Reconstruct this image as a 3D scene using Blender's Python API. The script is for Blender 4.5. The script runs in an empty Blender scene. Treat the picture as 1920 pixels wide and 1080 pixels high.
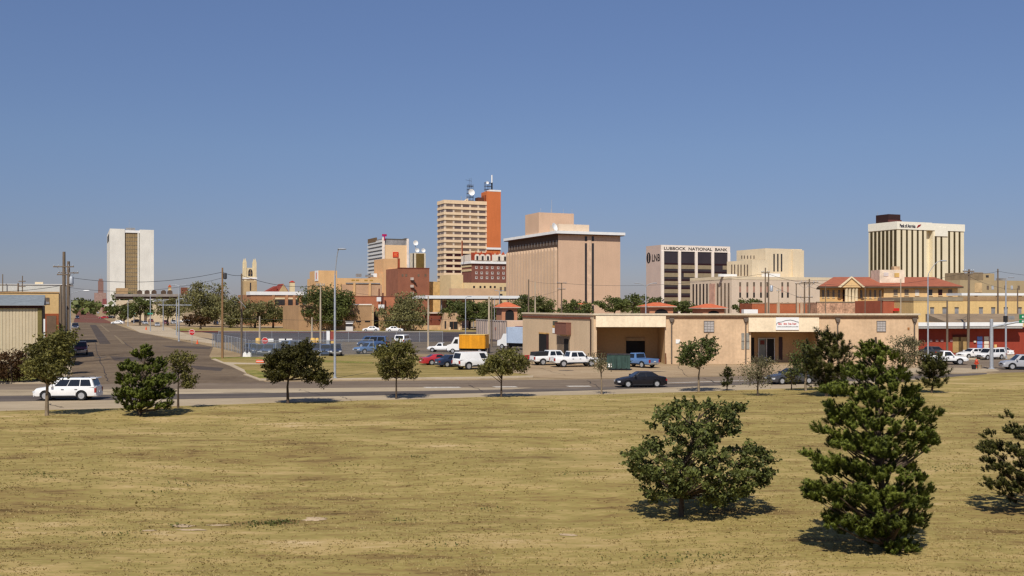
import bpy, bmesh, math, random
import numpy as np
from mathutils import Vector, Matrix, noise
R = math.radians
random.seed(7); rng = np.random.default_rng(11)
scene = bpy.context.scene
col = scene.collection
# ---------------------------------------------------------------- camera: level, 7.5 m up, looking along +Y
F, CX, HOR, H = 1900.0, 960.0, 570.0, 7.5
cam = bpy.data.cameras.new('camera'); camo = bpy.data.objects.new('camera', cam); col.objects.link(camo)
cam.sensor_width = 36; cam.lens = 36 * F / 1920; cam.shift_y = (HOR - 540) / 1920
cam.clip_start = 0.5; cam.clip_end = 30000
camo.location = (0, 0, H); camo.rotation_euler = (R(90), 0, 0)
scene.camera = camo

def X(px, D): return (px - CX) * D / F
def Z(py, D): return H + (HOR - py) * D / F
def DG(py): return H * F / (py - HOR)
def G(px, py):
    D = DG(py); return (X(px, D), D)

# ---------------------------------------------------------------- materials
def lin(c):
    c = c / 255.0
    return c / 12.92 if c <= 0.04045 else ((c + 0.055) / 1.055) ** 2.4
def A(r, g, b, k=0.95):
    return tuple(min(0.86, lin(v) * k) for v in (r, g, b))
MATS = {}
def mat(name, rgb, rough=0.85, var=0.18, scale=0.6, var2=0.12, scale2=6.0, metal=0.0, spec=0.3, bump=0.0, stretch=(1, 1, 1), coat=0.0, streak=0.0):
    if name in MATS: return MATS[name]
    m = bpy.data.materials.new(name); m.use_nodes = True
    nt = m.node_tree; N = nt.nodes; Lk = nt.links
    b = N['Principled BSDF']
    b.inputs['Roughness'].default_value = rough; b.inputs['Metallic'].default_value = metal
    b.inputs['Specular IOR Level'].default_value = spec
    if coat: b.inputs['Coat Weight'].default_value = coat; b.inputs['Coat Roughness'].default_value = 0.06
    tc = N.new('ShaderNodeTexCoord'); mp = N.new('ShaderNodeMapping'); mp.inputs['Scale'].default_value = stretch
    Lk.new(tc.outputs['Object'], mp.inputs['Vector'])
    n1 = N.new('ShaderNodeTexNoise'); n1.inputs['Scale'].default_value = scale; n1.inputs['Detail'].default_value = 5
    n2 = N.new('ShaderNodeTexNoise'); n2.inputs['Scale'].default_value = scale2; n2.inputs['Detail'].default_value = 3
    Lk.new(mp.outputs[0], n1.inputs['Vector']); Lk.new(mp.outputs[0], n2.inputs['Vector'])
    def rng_(n, v):
        r = N.new('ShaderNodeMapRange'); r.inputs[1].default_value = 0.3; r.inputs[2].default_value = 0.7
        r.inputs[3].default_value = 1 - v; r.inputs[4].default_value = 1 + v
        Lk.new(n.outputs['Fac'], r.inputs[0]); return r.outputs[0]
    f = N.new('ShaderNodeMath'); f.operation = 'MULTIPLY'
    Lk.new(rng_(n1, var), f.inputs[0]); Lk.new(rng_(n2, var2), f.inputs[1])
    fac = f.outputs[0]
    if streak:
        mp2 = N.new('ShaderNodeMapping'); mp2.inputs['Scale'].default_value = (1.3, 1.3, 0.07)
        Lk.new(tc.outputs['Object'], mp2.inputs['Vector'])
        n3 = N.new('ShaderNodeTexNoise'); n3.inputs['Scale'].default_value = 1.6; n3.inputs['Detail'].default_value = 4
        Lk.new(mp2.outputs[0], n3.inputs['Vector'])
        g = N.new('ShaderNodeMath'); g.operation = 'MULTIPLY'
        Lk.new(fac, g.inputs[0]); Lk.new(rng_(n3, streak), g.inputs[1]); fac = g.outputs[0]
    mx = N.new('ShaderNodeVectorMath'); mx.operation = 'SCALE'; mx.inputs[0].default_value = rgb[:3]
    Lk.new(fac, mx.inputs['Scale']); Lk.new(mx.outputs[0], b.inputs['Base Color'])
    if bump:
        bp = N.new('ShaderNodeBump'); bp.inputs['Strength'].default_value = bump; bp.inputs['Distance'].default_value = 0.05
        Lk.new(n2.outputs['Fac'], bp.inputs['Height']); Lk.new(bp.outputs[0], b.inputs['Normal'])
    MATS[name] = m; return m
def leafmat(name, dark, light, scale=0.5):
    if name in MATS: return MATS[name]
    m = bpy.data.materials.new(name); m.use_nodes = True
    nt = m.node_tree; N = nt.nodes; Lk = nt.links; b = N['Principled BSDF']
    b.inputs['Roughness'].default_value = 0.6; b.inputs['Specular IOR Level'].default_value = 0.25
    g = N.new('ShaderNodeNewGeometry'); tc = N.new('ShaderNodeTexCoord')
    n1 = N.new('ShaderNodeTexNoise'); n1.inputs['Scale'].default_value = scale; n1.inputs['Detail'].default_value = 3
    Lk.new(tc.outputs['Object'], n1.inputs['Vector'])
    ad = N.new('ShaderNodeMath'); ad.operation = 'ADD'
    m1 = N.new('ShaderNodeMath'); m1.operation = 'MULTIPLY'; m1.inputs[1].default_value = 0.6
    m2 = N.new('ShaderNodeMath'); m2.operation = 'MULTIPLY_ADD'; m2.inputs[1].default_value = 1.3; m2.inputs[2].default_value = -0.45
    Lk.new(g.outputs['Random Per Island'], m1.inputs[0]); Lk.new(n1.outputs['Fac'], m2.inputs[0])
    Lk.new(m1.outputs[0], ad.inputs[0]); Lk.new(m2.outputs[0], ad.inputs[1])
    cr = N.new('ShaderNodeMix'); cr.data_type = 'RGBA'
    cr.inputs[6].default_value = (*dark, 1); cr.inputs[7].default_value = (*light, 1)
    Lk.new(ad.outputs[0], cr.inputs[0]); Lk.new(cr.outputs[2], b.inputs['Base Color'])
    tr = N.new('ShaderNodeBsdfTranslucent'); Lk.new(cr.outputs[2], tr.inputs['Color'])
    mx = N.new('ShaderNodeMixShader'); mx.inputs[0].default_value = 0.22
    Lk.new(b.outputs[0], mx.inputs[1]); Lk.new(tr.outputs[0], mx.inputs[2])
    Lk.new(mx.outputs[0], N['Material Output'].inputs['Surface'])
    MATS[name] = m; return m

glassA = mat('dark_window_glass', (0.035, 0.03, 0.03), 0.12, 0.2, 0.3, 0.2, 2, spec=0.5)
glassB = mat('brown_window_glass', (0.17, 0.125, 0.085), 0.25, 0.25, 0.3, 0.2, 2, spec=0.5)
glassC = mat('grey_window_glass', (0.26, 0.25, 0.24), 0.3, 0.25, 0.3, 0.2, 2, spec=0.5)
black = mat('black_void', (0.012, 0.011, 0.011), 0.7, 0.1)
white = mat('white_paint', (0.80, 0.79, 0.75), 0.6, 0.05, 0.4, 0.03)
steel = mat('galvanised_steel', (0.42, 0.44, 0.46), 0.45, 0.1, metal=0.35)
woodm = mat('weathered_pole_wood', (0.17, 0.125, 0.085), 0.95, 0.25, 0.8, 0.25, 9, stretch=(4, 4, 0.4))
palew = mat('pale_pole_wood', (0.46, 0.37, 0.26), 0.95, 0.2, 0.8, 0.2, 9, stretch=(4, 4, 0.4))
barkm = mat('tree_bark', (0.085, 0.06, 0.04), 0.95, 0.3, 3, 0.3, 14, bump=0.5, stretch=(1, 1, 0.3))
barkp = mat('pale_tree_bark', (0.24, 0.18, 0.115), 0.95, 0.3, 3, 0.3, 14, bump=0.5, stretch=(1, 1, 0.3))
wirem = mat('cable_rubber', (0.05, 0.05, 0.055), 0.7, 0.05)

# ---------------------------------------------------------------- objects
def tag(o, label=None, cat=None, group=None, kind=None):
    if label: o['label'] = label
    if cat: o['category'] = cat
    if group: o['group'] = group
    if kind: o['kind'] = kind
    return o
def empty(name, loc, rz=0, label=None, cat=None, group=None):
    o = bpy.data.objects.new(name, None); col.objects.link(o)
    o.location = (loc[0], loc[1], loc[2] if len(loc) > 2 else 0); o.rotation_euler = (0, 0, rz)
    o.empty_display_size = 0.3
    return tag(o, label, cat, group)
class MB:
    def __init__(s): s.v = []; s.f = []; s.smooth = None
    def quad(s, *p):
        n = len(s.v); s.v += [tuple(q) for q in p]; s.f.append(tuple(range(n, n + len(p)))); return s
    def box(s, x0, x1, y0, y1, z0, z1):
        n = len(s.v)
        s.v += [(x0,y0,z0),(x1,y0,z0),(x1,y1,z0),(x0,y1,z0),(x0,y0,z1),(x1,y0,z1),(x1,y1,z1),(x0,y1,z1)]
        s.f += [tuple(n + i for i in q) for q in ((0,3,2,1),(4,5,6,7),(0,1,5,4),(1,2,6,5),(2,3,7,6),(3,0,4,7))]; return s
    def prism(s, poly, axis, a, b):
        """poly = list of 2-D points, extruded along axis ('x','y','z') from a to b"""
        def q(p, t): return {'x': (t, p[0], p[1]), 'y': (p[0], t, p[1]), 'z': (p[0], p[1], t)}[axis]
        n = len(s.v); k = len(poly)
        s.v += [q(p, a) for p in poly] + [q(p, b) for p in poly]
        s.f.append(tuple(range(n + k - 1, n - 1, -1))); s.f.append(tuple(range(n + k, n + 2 * k)))
        for i in range(k):
            j = (i + 1) % k; s.f.append((n + i, n + j, n + k + j, n + k + i))
        return s
    def tube(s, pts, rad, seg=6, cap=True):
        pts = [Vector(p) for p in pts]; k = len(pts)
        if not hasattr(rad, '__len__'): rad = [rad] * k
        n = len(s.v); up = Vector((0.31, 0.17, 0.93))
        for i, p in enumerate(pts):
            d = (pts[min(i + 1, k - 1)] - pts[max(i - 1, 0)]).normalized()
            a = d.cross(up)
            if a.length < 1e-3: a = d.cross(Vector((1, 0, 0)))
            a.normalize(); b = d.cross(a)
            for j in range(seg):
                t = 2 * math.pi * j / seg
                s.v.append(tuple(p + (a * math.cos(t) + b * math.sin(t)) * rad[i]))
        for i in range(k - 1):
            for j in range(seg):
                j2 = (j + 1) % seg
                s.f.append((n + i*seg + j, n + i*seg + j2, n + (i+1)*seg + j2, n + (i+1)*seg + j))
        if cap:
            s.f.append(tuple(n + j for j in range(seg - 1, -1, -1))); s.f.append(tuple(n + (k-1)*seg + j for j in range(seg)))
        return s
    def lathe(s, prof, seg=16, c=(0, 0, 0), axis='z'):
        """prof = (radius, height) list around axis"""
        n = len(s.v); k = len(prof)
        for r, h in prof:
            for j in range(seg):
                t = 2 * math.pi * j / seg; a, b = r * math.cos(t), r * math.sin(t)
                p = {'z': (a, b, h), 'y': (a, h, b), 'x': (h, a, b)}[axis]
                s.v.append((p[0] + c[0], p[1] + c[1], p[2] + c[2]))
        for i in range(k - 1):
            for j in range(seg):
                j2 = (j + 1) % seg
                s.f.append((n + i*seg + j, n + i*seg + j2, n + (i+1)*seg + j2, n + (i+1)*seg + j))
        s.f.append(tuple(n + j for j in range(seg))); s.f.append(tuple(n + (k-1)*seg + j for j in range(seg)))
        return s
    def mesh(s, name, m, smooth=None):
        me = bpy.data.meshes.new(name); me.from_pydata(s.v, [], s.f); me.update()
        bm = bmesh.new(); bm.from_mesh(me); bmesh.ops.recalc_face_normals(bm, faces=bm.faces); bm.to_mesh(me); bm.free()
        if m: me.materials.append(m)
        if smooth:
            me.polygons.foreach_set('use_smooth', [True] * len(me.polygons)); me.set_sharp_from_angle(angle=R(smooth))
        return me
    def build(s, name, m, parent=None, smooth=None):
        o = bpy.data.objects.new(name, s.mesh(name, m, smooth)); col.objects.link(o)
        if parent: o.parent = parent
        return o
def bx(name, m, parent, x0, x1, y0, y1, z0, z1): return MB().box(x0, x1, y0, y1, z0, z1).build(name, m, parent)
def copy_tree(o, parent=None):
    c = o.copy(); col.objects.link(c); c.parent = parent
    for ch in list(o.children): copy_tree(ch, c)
    return c
_tc = {}
def text(name, s, size, m, parent, loc, rot=(R(90), 0, 0), width=None, ext=0.03, align='LEFT', bold=0.0):
    cu = bpy.data.curves.new(name, 'FONT'); cu.body = s; cu.size = size; cu.extrude = ext; cu.align_x = align; cu.offset = bold
    t = bpy.data.objects.new(name + '_tmp', cu); col.objects.link(t)
    me = bpy.data.meshes.new_from_object(t.evaluated_get(bpy.context.evaluated_depsgraph_get()))
    bpy.data.objects.remove(t); bpy.data.curves.remove(cu)
    me.name = name; me.materials.clear(); me.materials.append(m)
    o = bpy.data.objects.new(name, me); col.objects.link(o); o.parent = parent
    o.location = loc; o.rotation_euler = rot
    if width:
        xs = [v.co.x for v in me.vertices]; w = max(xs) - min(xs)
        for v in me.vertices: v.co.x = (v.co.x - min(xs)) * width / w
    return o

# ---------------------------------------------------------------- light
world = bpy.data.worlds.new('World'); scene.world = world; world.use_nodes = True
wn = world.node_tree.nodes; wl = world.node_tree.links
SUN_EL, SUN_AZ = R(50), R(180 + 14)   # azimuth from +Y towards +X; sun behind the camera, a little to the left
sky = wn.new('ShaderNodeTexSky'); sky.sky_type = 'NISHITA'; sky.sun_disc = False
sky.sun_elevation = SUN_EL; sky.sun_rotation = SUN_AZ
sky.altitude = 900; sky.air_density = 1.0; sky.dust_density = 0.6; sky.ozone_density = 2.2
bg = wn['Background']; bg.inputs['Strength'].default_value = 0.078
hs = wn.new('ShaderNodeHueSaturation'); hs.inputs['Saturation'].default_value = 1.0; hs.inputs['Value'].default_value = 1.0
# summer haze: the lowest part of the sky is dulled and turns violet grey
wtc = wn.new('ShaderNodeTexCoord'); wsx = wn.new('ShaderNodeSeparateXYZ'); wcr = wn.new('ShaderNodeValToRGB'); wmx = wn.new('ShaderNodeMix')
wmx.data_type = 'RGBA'; wmx.blend_type = 'MULTIPLY'; wmx.inputs[0].default_value = 1.0
wl.new(wtc.outputs['Generated'], wsx.inputs[0]); wl.new(wsx.outputs['Z'], wcr.inputs[0])
we = wcr.color_ramp.elements; we[0].position = 0.0; we[0].color = (.45, .44, .59, 1); we[1].position = .30; we[1].color = (.80, .80, .94, 1)
k_ = we.new(.055); k_.color = (.48, .475, .625, 1); k_ = we.new(.15); k_.color = (.64, .645, .76, 1)
hs.inputs['Value'].default_value = 1.22
wl.new(sky.outputs[0], wmx.inputs[6]); wl.new(wcr.outputs[0], wmx.inputs[7]); wl.new(wmx.outputs[2], hs.inputs['Color']); wl.new(hs.outputs[0], bg.inputs['Color'])
sun = bpy.data.lights.new('sun', 'SUN'); sun.energy = 4.6; sun.angle = R(0.5); sun.color = (1.0, 0.95, 0.875)
suno = bpy.data.objects.new('sun', sun); col.objects.link(suno)
sd = Vector((math.sin(SUN_AZ) * math.cos(SUN_EL), math.cos(SUN_AZ) * math.cos(SUN_EL), math.sin(SUN_EL)))
suno.rotation_euler = sd.to_track_quat('Z', 'Y').to_euler(); suno.location = (0, -20, 60)
scene.view_settings.view_transform = 'Standard'; scene.view_settings.look = 'None'; scene.view_settings.exposure = 0
scene.render.engine = 'CYCLES'; scene.cycles.max_bounces = 6; scene.cycles.filter_width = 1.4; scene.cycles.transparent_max_bounces = 12
# ================================================================ GROUND, ROADS
def gpoly(name, pts, m, z, kind='structure', thick=0.0, label=None, cat=None, ground=False):
    """flat sheet from picture-measured ground points, converted once to metres on the ground plane"""
    P = pts if ground else [G(*p) for p in pts]
    mb = MB()
    if thick: mb.prism(P, 'z', z - thick, z)
    else:
        mb.v = [(p[0], p[1], z) for p in P]; mb.f = [tuple(range(len(P)))]
    o = mb.build(name, m)
    if not thick:
        me = o.data
        if me.polygons[0].normal.z < 0: me.flip_normals()
    tag(o, label, cat, None, kind); return o

def groundmat(name, stops, patch=0.05, mid=0.5, fine=5.0, grain=40.0, bump=0.3, stretch=(1, 1, 1), rough=0.95, octs=None):
    m = bpy.data.materials.new(name); m.use_nodes = True
    nt = m.node_tree; N = nt.nodes; Lk = nt.links; b = N['Principled BSDF']
    b.inputs['Roughness'].default_value = rough; b.inputs['Specular IOR Level'].default_value = 0.12
    tc = N.new('ShaderNodeTexCoord'); mp = N.new('ShaderNodeMapping'); mp.inputs['Scale'].default_value = stretch
    Lk.new(tc.outputs['Object'], mp.inputs['Vector'])
    acc = None
    octs = octs or ((patch, 0.9, 4), (mid, 0.75, 5), (fine, 0.55, 4), (grain, 0.45, 2))
    for sc, w, det in octs:
        n = N.new('ShaderNodeTexNoise'); n.inputs['Scale'].default_value = sc; n.inputs['Detail'].default_value = det
        n.inputs['Roughness'].default_value = 0.6
        Lk.new(mp.outputs[0], n.inputs['Vector'])
        ma = N.new('ShaderNodeMath'); ma.operation = 'MULTIPLY_ADD'; ma.inputs[1].default_value = w
        Lk.new(n.outputs['Fac'], ma.inputs[0])
        if acc is None: ma.inputs[2].default_value = 0.5 - 0.5 * sum(q[1] for q in octs)
        else: Lk.new(acc, ma.inputs[2])
        acc = ma.outputs[0]
    cr = N.new('ShaderNodeValToRGB'); e = cr.color_ramp.elements
    e[0].position, e[0].color = stops[0][0], (*stops[0][1], 1); e[1].position, e[1].color = stops[-1][0], (*stops[-1][1], 1)
    for p, c in stops[1:-1]:
        k = e.new(p); k.color = (*c, 1)
    Lk.new(acc, cr.inputs[0]); Lk.new(cr.outputs[0], b.inputs['Base Color'])
    if bump:
        bp = N.new('ShaderNodeBump'); bp.inputs['Strength'].default_value = bump; bp.inputs['Distance'].default_value = 0.08
        Lk.new(acc, bp.inputs['Height']); Lk.new(bp.outputs[0], b.inputs['Normal'])
    MATS[name] = m; return m
K = 0.74
dirtm = groundmat('dry_dirt', [(0.2, A(140,115,85,K)), (0.5, A(172,148,112,K)), (0.8, A(195,172,136,K))], 0.02, 0.2, 2, 15, 0.15)
fieldm = groundmat('dry_field_grass', [(0.0, A(92,74,42,K)), (0.2, A(136,111,68,K)), (0.36, A(163,139,84,K)), (0.47, A(166,149,86,K)), (0.58, A(182,159,98,K)), (0.76, A(198,170,112,K)), (1.0, A(224,196,148,K))], bump=0.35, stretch=(0.33, 1.0, 1), octs=((0.06, 0.95, 3), (0.3, 1.1, 4), (1.3, 1.05, 4), (5.0, 0.6, 3), (18.0, 0.35, 2)))
lotgrassm = groundmat('vacant_lot_grass', [(0.2, A(116,104,58,K)), (0.4, A(152,134,78,K)), (0.55, A(172,150,92,K)), (0.75, A(188,162,108,K))], 0.12, 0.6, 3.0, 18, 0.4, stretch=(0.4, 1, 1))
greengrassm = groundmat('green_verge_grass', [(0.2, A(92,100,46,K)), (0.5, A(140,136,66,K)), (0.8, A(180,160,96,K))], 0.2, 0.8, 3.0, 18, 0.4)
roadm = groundmat('worn_asphalt', [(0.2, A(120,103,88,K)), (0.5, A(142,125,106,K)), (0.8, A(160,142,120,K))], 0.06, 0.4, 3, 30, 0.1, stretch=(0.3, 1, 1))
lanem = groundmat('dark_asphalt', [(0.2, A(88,80,76,K)), (0.5, A(112,102,94,K)), (0.8, A(136,122,108,K))], 0.1, 0.5, 3, 30, 0.1, stretch=(0.2, 1, 1))
concm = groundmat('pale_concrete', [(0.2, A(168,150,122,K)), (0.5, A(190,170,140,K)), (0.8, A(206,188,158,K))], 0.08, 0.5, 3, 30, 0.1, stretch=(0.35, 1, 1))
streetm = groundmat('street_asphalt', [(0.2, A(98,82,66,K)), (0.5, A(124,106,86,K)), (0.8, A(148,128,102,K))], 0.06, 0.3, 2, 20, 0.1)
patchm = groundmat('tar_patch', [(0.2, A(80,70,64,K)), (0.8, A(106,94,84,K))], 0.1, 0.5, 3, 20, 0.1)
brickm = groundmat('red_brick_paving', [(0.2, A(104,66,56,K)), (0.5, A(128,84,70,K)), (0.8, A(144,104,86,K))], 0.06, 0.4, 3, 20, 0.1)
lotm = groundmat('parking_lot_asphalt', [(0.2, A(62,56,60,K)), (0.5, A(84,76,78,K)), (0.8, A(104,94,92,K))], 0.05, 0.3, 3, 20, 0.1)
yardm = groundmat('yard_gravel', [(0.2, A(98,88,78,K)), (0.5, A(122,110,96,K)), (0.8, A(150,132,108,K))], 0.08, 0.5, 4, 20, 0.2)
apronm = groundmat('apron_concrete', [(0.2, A(160,134,104,K)), (0.5, A(182,156,122,K)), (0.8, A(198,174,140,K))], 0.07, 0.4, 3, 20, 0.1, stretch=(0.5, 1, 1))
walkm = groundmat('pavement_concrete', [(0.2, A(178,158,128,K)), (0.5, A(200,180,150,K)), (0.8, A(216,196,168,K))], 0.1, 0.6, 3, 30, 0.1)
linem = mat('worn_white_line', A(215,205,190,K), 0.8, 0.25, 1.5, 0.25, 8)
yellm = mat('worn_yellow_line', A(142,122,92,K), 0.8, 0.25, 1.5, 0.25, 8)
redkerbm = mat('red_kerb_paint', A(110,50,42,K), 0.8, 0.3, 1.0, 0.2, 8)

gpoly('ground', [(-9000, -60), (9000, -60), (9000, 16000), (-9000, 16000)], dirtm, -0.004, ground=True)

# field edge and road edges (picture points on the ground plane)
EDGE = [(-260,790),(-150,783),(0,771),(160,768),(340,762),(540,755),(740,750),(940,744),(1130,740),(1310,735),(1500,728),(1600,722),(1700,714),(1800,706),(1880,700),(1960,697),(2080,694),(2300,690)]
LANE = [(-260,765),(-150,760),(0,753),(340,748.5),(740,741),(1080,733),(1360,722.5),(1560,716),(1700,711),(1780,707.5),(1850,702)]
LUP = [(-260,752),(0,742.5),(340,739),(740,734),(1080,728),(1360,716.5),(1560,711),(1700,706),(1780,702),(1850,699.5)]
RUP = [(-260,727),(0,720),(130,719.5),(500,716),(740,714),(900,713),(1080,711.5),(1360,706),(1560,701),(1700,698),(1780,696),(1850,697)]
gpoly('verge', EDGE + LANE[::-1], concm, 0.004)
gpoly('avenue', LANE + RUP[::-1], roadm, 0.006)
gpoly('avenue_dark_lane', LANE + LUP[::-1], lanem, 0.012)
gpoly('avenue_pale_band', [(-260,750),(0,742.3),(340,738.8),(740,733.8),(960,730.2),(1000,727),(740,726.5),(540,728.5),(340,730),(0,731),(-260,738)], concm, 0.012)
for a, b in ((800, 866), (930, 972), (1068, 1110)):      # white lane dashes
    ya = 726.5 - (a - 800) * 0.008
    gpoly('lane_marking', [(a, ya + 1.2), (b, ya + 0.9), (b - 6, ya - 0.9), (a - 8, ya - 0.6)], linem, 0.018)
# long white lane line further along
gpoly('lane_marking', [(1250,718.8),(1420,713.4),(1420,712.6),(1250,718)], linem, 0.018)
# the side street at the left, straight to its vanishing point
gpoly('street', [(136,721),(134,692),(134,640),(138,605),(143,590),(145.6,578.5),(147.6,574),(151,574),(158,580),(176,590),(206,604),(250,620),(330,638),(400,650),(392,668),(410,678),(444,692),(466,703),(500,717)], streetm, 0.010)
gpoly('brick_paving', [(138,604),(215,606.5),(196,598.5),(140,596.5)], brickm, 0.014)
gpoly('brick_paving', [(141,596),(196,598),(172,588),(158,580),(150,574.5),(147,574.5),(145,580)], brickm, 0.016)
gpoly('asphalt_patch', [(168,609),(180,609),(208,645),(187,645)], patchm, 0.016)
gpoly('asphalt_patch', [(300,648),(398,651),(392,655),(320,652)], patchm, 0.016)
gpoly('asphalt_patch', [(352,685),(420,690),(414,696),(370,693)], patchm, 0.016)
gpoly('asphalt_patch', [(206,668),(300,672),(310,679),(214,676)], patchm, 0.016)
gpoly('centre_line', [(187,609),(190,609),(206,622),(202,622)], yellm, 0.022)
gpoly('centre_line', [(213,629),(217,629),(236,645),(230,645)], yellm, 0.022)
gpoly('pavement', [(120,720),(133,690),(133,640),(136,606),(128,606),(118,640),(112,690),(96,720)], walkm, 0.10, thick=0.10)
# beyond: pale corner, cross street, parking lots
gpoly('corner_pavement', [(236,611),(262,624),(330,635),(404,646),(404,640),(352,628),(316,614)], walkm, 0.10, thick=0.1)
gpoly('corner_sand', [(246,608),(280,612),(352,629),(400,636),(400,626),(330,616),(300,608)], apronm, 0.014)
gpoly('cross_street', [(330,630),(404,646),(404,642),(560,642),(980,640),(980,623),(560,622.5),(330,622)], lotm, 0.008)
gpoly('red_kerb', [(330,622.6),(560,623.6),(700,623.8),(700,622.6),(560,622.2),(330,621.2)], redkerbm, 0.12, thick=0.12)
gpoly('far_verge', [(330,621),(980,622),(980,617),(620,615.5),(330,614)], lotgrassm, 0.012)
gpoly('parking_lot', [(206,603.5),(250,613),(330,615),(560,615),(560,607),(330,600),(230,598)], apronm, 0.009)
gpoly('parking_island', [(284,620),(352,622),(352,617.5),(276,616)], greengrassm, 0.018)
gpoly('storage_yard', [(430,641.5),(980,640.5),(980,668),(900,670),(820,664),(700,665),(470,671)], yardm, 0.012)
gpoly('vacant_lot', [(392,671),(470,669),(700,664),(760,663.5),(820,672),(850,684),(900,692),(960,699),(1000,704),(900,707.5),(700,709.5),(560,711),(488,711),(462,700),(430,683)], lotgrassm, 0.018)
gpoly('vacant_lot_green_strip', [(396,673),(470,671.5),(560,678),(700,682),(700,679),(560,674),(470,669.5),(398,670)], greengrassm, 0.024)
gpoly('vacant_lot_green_strip', [(452,694),(486,709),(540,710.5),(520,704),(478,694)], greengrassm, 0.024)
gpoly('pavement', [(486,714),(740,712.2),(900,711.5),(1000,708.5),(1000,705.5),(900,708),(700,710),(560,711.6),(488,711.6),(462,702),(456,703)], walkm, 0.10, thick=0.1)
gpoly('corner_pavement', [(396,674),(430,686),(462,701),(458,694),(436,683),(520,684),(520,682.4),(420,680),(404,673)], walkm, 0.06, thick=0.06)
gpoly('warehouse_apron', [(985,668),(1080,672),(1110,683),(1360,683),(1730,683),(1765,690),(1700,696),(1560,700),(1360,705),(1080,710.5),(1000,708),(1000,704),(960,698),(930,690),(930,671)], apronm, 0.014)
# right end: side street, kerbed island
gpoly('cross_street', [(1700,697),(1790,695.5),(1870,698.5),(2300,691),(2300,668),(1960,671),(1860,675),(1764,676),(1735,683),(1765,690)], roadm, 0.016)
gpoly('kerbed_island', [(1660,702),(1780,701),(1850,699),(1874,697),(1866,694),(1800,691.5),(1735,690),(1690,694)], concm, 0.12, thick=0.12)
gpoly('pavement', [(1735,683),(1764,675.5),(1860,674.5),(1960,670.5),(2300,667.5),(2300,664),(1960,666),(1740,670)], walkm, 0.10, thick=0.1)
# kerb along the left far side of the avenue
gpoly('pavement', [(-260,727),(0,719.8),(120,719.6),(108,716),(0,716),(-260,722)], walkm, 0.10, thick=0.1)
gpoly('planting_bed', [(-260,720),(0,715),(106,715),(110,690),(-200,690)], greengrassm, 0.02)

# tar seams, cracks and stains in the worn surfacing
seamm = mat('tar_seam_black', A(66,58,54,K), 0.7, 0.2)
def seam(pts, w=0.09, n=10, seed=0, z=0.026):
    rr = random.Random(seed); P = []
    for (a, b), (c, d) in zip(pts, pts[1:]):
        p, q = Vector(G(a, b)), Vector(G(c, d))
        for k in range(n): P.append(p.lerp(q, k / n) + Vector(((rr.random() - .5) * .35, (rr.random() - .5) * .35)))
    P.append(Vector(G(*pts[-1]))); L_, R_ = [], []
    for i, p in enumerate(P):
        d = (P[min(i + 1, len(P) - 1)] - P[max(i - 1, 0)]).normalized(); nrm = Vector((-d.y, d.x)) * w * (.25 + .55 * rr.random())
        L_.append((*(p + nrm), z)); R_.append((*(p - nrm), z))
    mb = MB(); mb.v = L_ + R_; k = len(P); mb.f = [(i, i + 1, k + i + 1, k + i) for i in range(k - 1)]
    tag(mb.build('tar_seam', seamm), None, None, None, 'structure')
for i, (pts, w) in enumerate([([(520,722),(760,720.5),(1000,718),(1240,713)], .07), ([(-60,735),(160,734.5),(400,733.5)], .06), ([(560,731),(600,741)], .07), ([(880,722),(905,735)], .06), ([(1320,709),(1350,721)], .07),
        ([(1100,714),(1130,731)], .06), ([(230,640),(300,690),(340,716)], .09), ([(178,640),(196,700),(205,716)], .08), ([(160,676),(300,668),(400,664)], .08), ([(250,655),(330,700)], .06), ([(1150,690),(1340,690),(1500,694)], .06),
        ([(1010,690),(1060,704)], .06), ([(1270,686),(1290,706)], .05), ([(90,757),(120,765)], .05), ([(640,744),(660,751)], .05)]): seam(pts, w, 9, i)
stainm = mat('oil_stain', A(104,92,80,K), 0.7, 0.3, 1.5)
for i, (px, py, w, d) in enumerate([(240,737,1.6,.25),(460,736,2.2,.2),(700,737.5,2.6,.22),(1010,731.5,2.2,.25),(1300,721,2.4,.3),(1060,695,.9,.6),(1230,697,1.1,.5),(330,700,1.2,1.6),(190,670,.7,2.0)]):
    cx, cy = G(px, py); rr = random.Random(i); n = 16
    gpoly('oil_stain', [(cx + math.cos(6.283 * k / n) * w * (.7 + .5 * rr.random()), cy + math.sin(6.283 * k / n) * d * (.7 + .5 * rr.random())) for k in range(n)], stainm, 0.022 + .0002 * i, ground=True)

# ---- the field: one undulating sheet
EG = [G(*p) for p in EDGE]
def edge_y(x):
    for (x0, y0), (x1, y1) in zip(EG, EG[1:]):
        if x0 <= x <= x1: return y0 + (y1 - y0) * (x - x0) / (x1 - x0)
    return EG[0][1] if x < EG[0][0] else EG[-1][1]
def field_z(x, y):
    t = max(0.0, min(1.0, (edge_y(x) - y) / 4.0))
    n = noise.noise((x * 0.09, y * 0.12, 0.3)) * 0.22 + noise.noise((x * 0.45, y * 0.5, 3.3)) * 0.045 + noise.noise((x * 1.7, y * 1.7, 7.3)) * 0.014
    return 0.03 + t * (0.13 + n)
NX, NY = 200, 190
mb = MB()
for j in range(NY + 1):
    v = j / NY
    for i in range(NX + 1):
        x = EG[0][0] + 1 + (EG[-1][0] - EG[0][0] - 2) * i / NX
        ey = edge_y(x) + noise.noise((x * 0.8, 1.1, 0)) * 0.35
        y = 3 + (ey - 3) * v
        mb.v.append((x, y, field_z(x, y)))
for j in range(NY):
    for i in range(NX):
        a = j * (NX + 1) + i; mb.f.append((a, a + 1, a + NX + 2, a + NX + 1))
fo = mb.build('grass_field', fieldm, None, smooth=80); tag(fo, None, None, None, 'structure')
if fo.data.polygons[0].normal.z < 0: fo.data.flip_normals()
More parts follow.
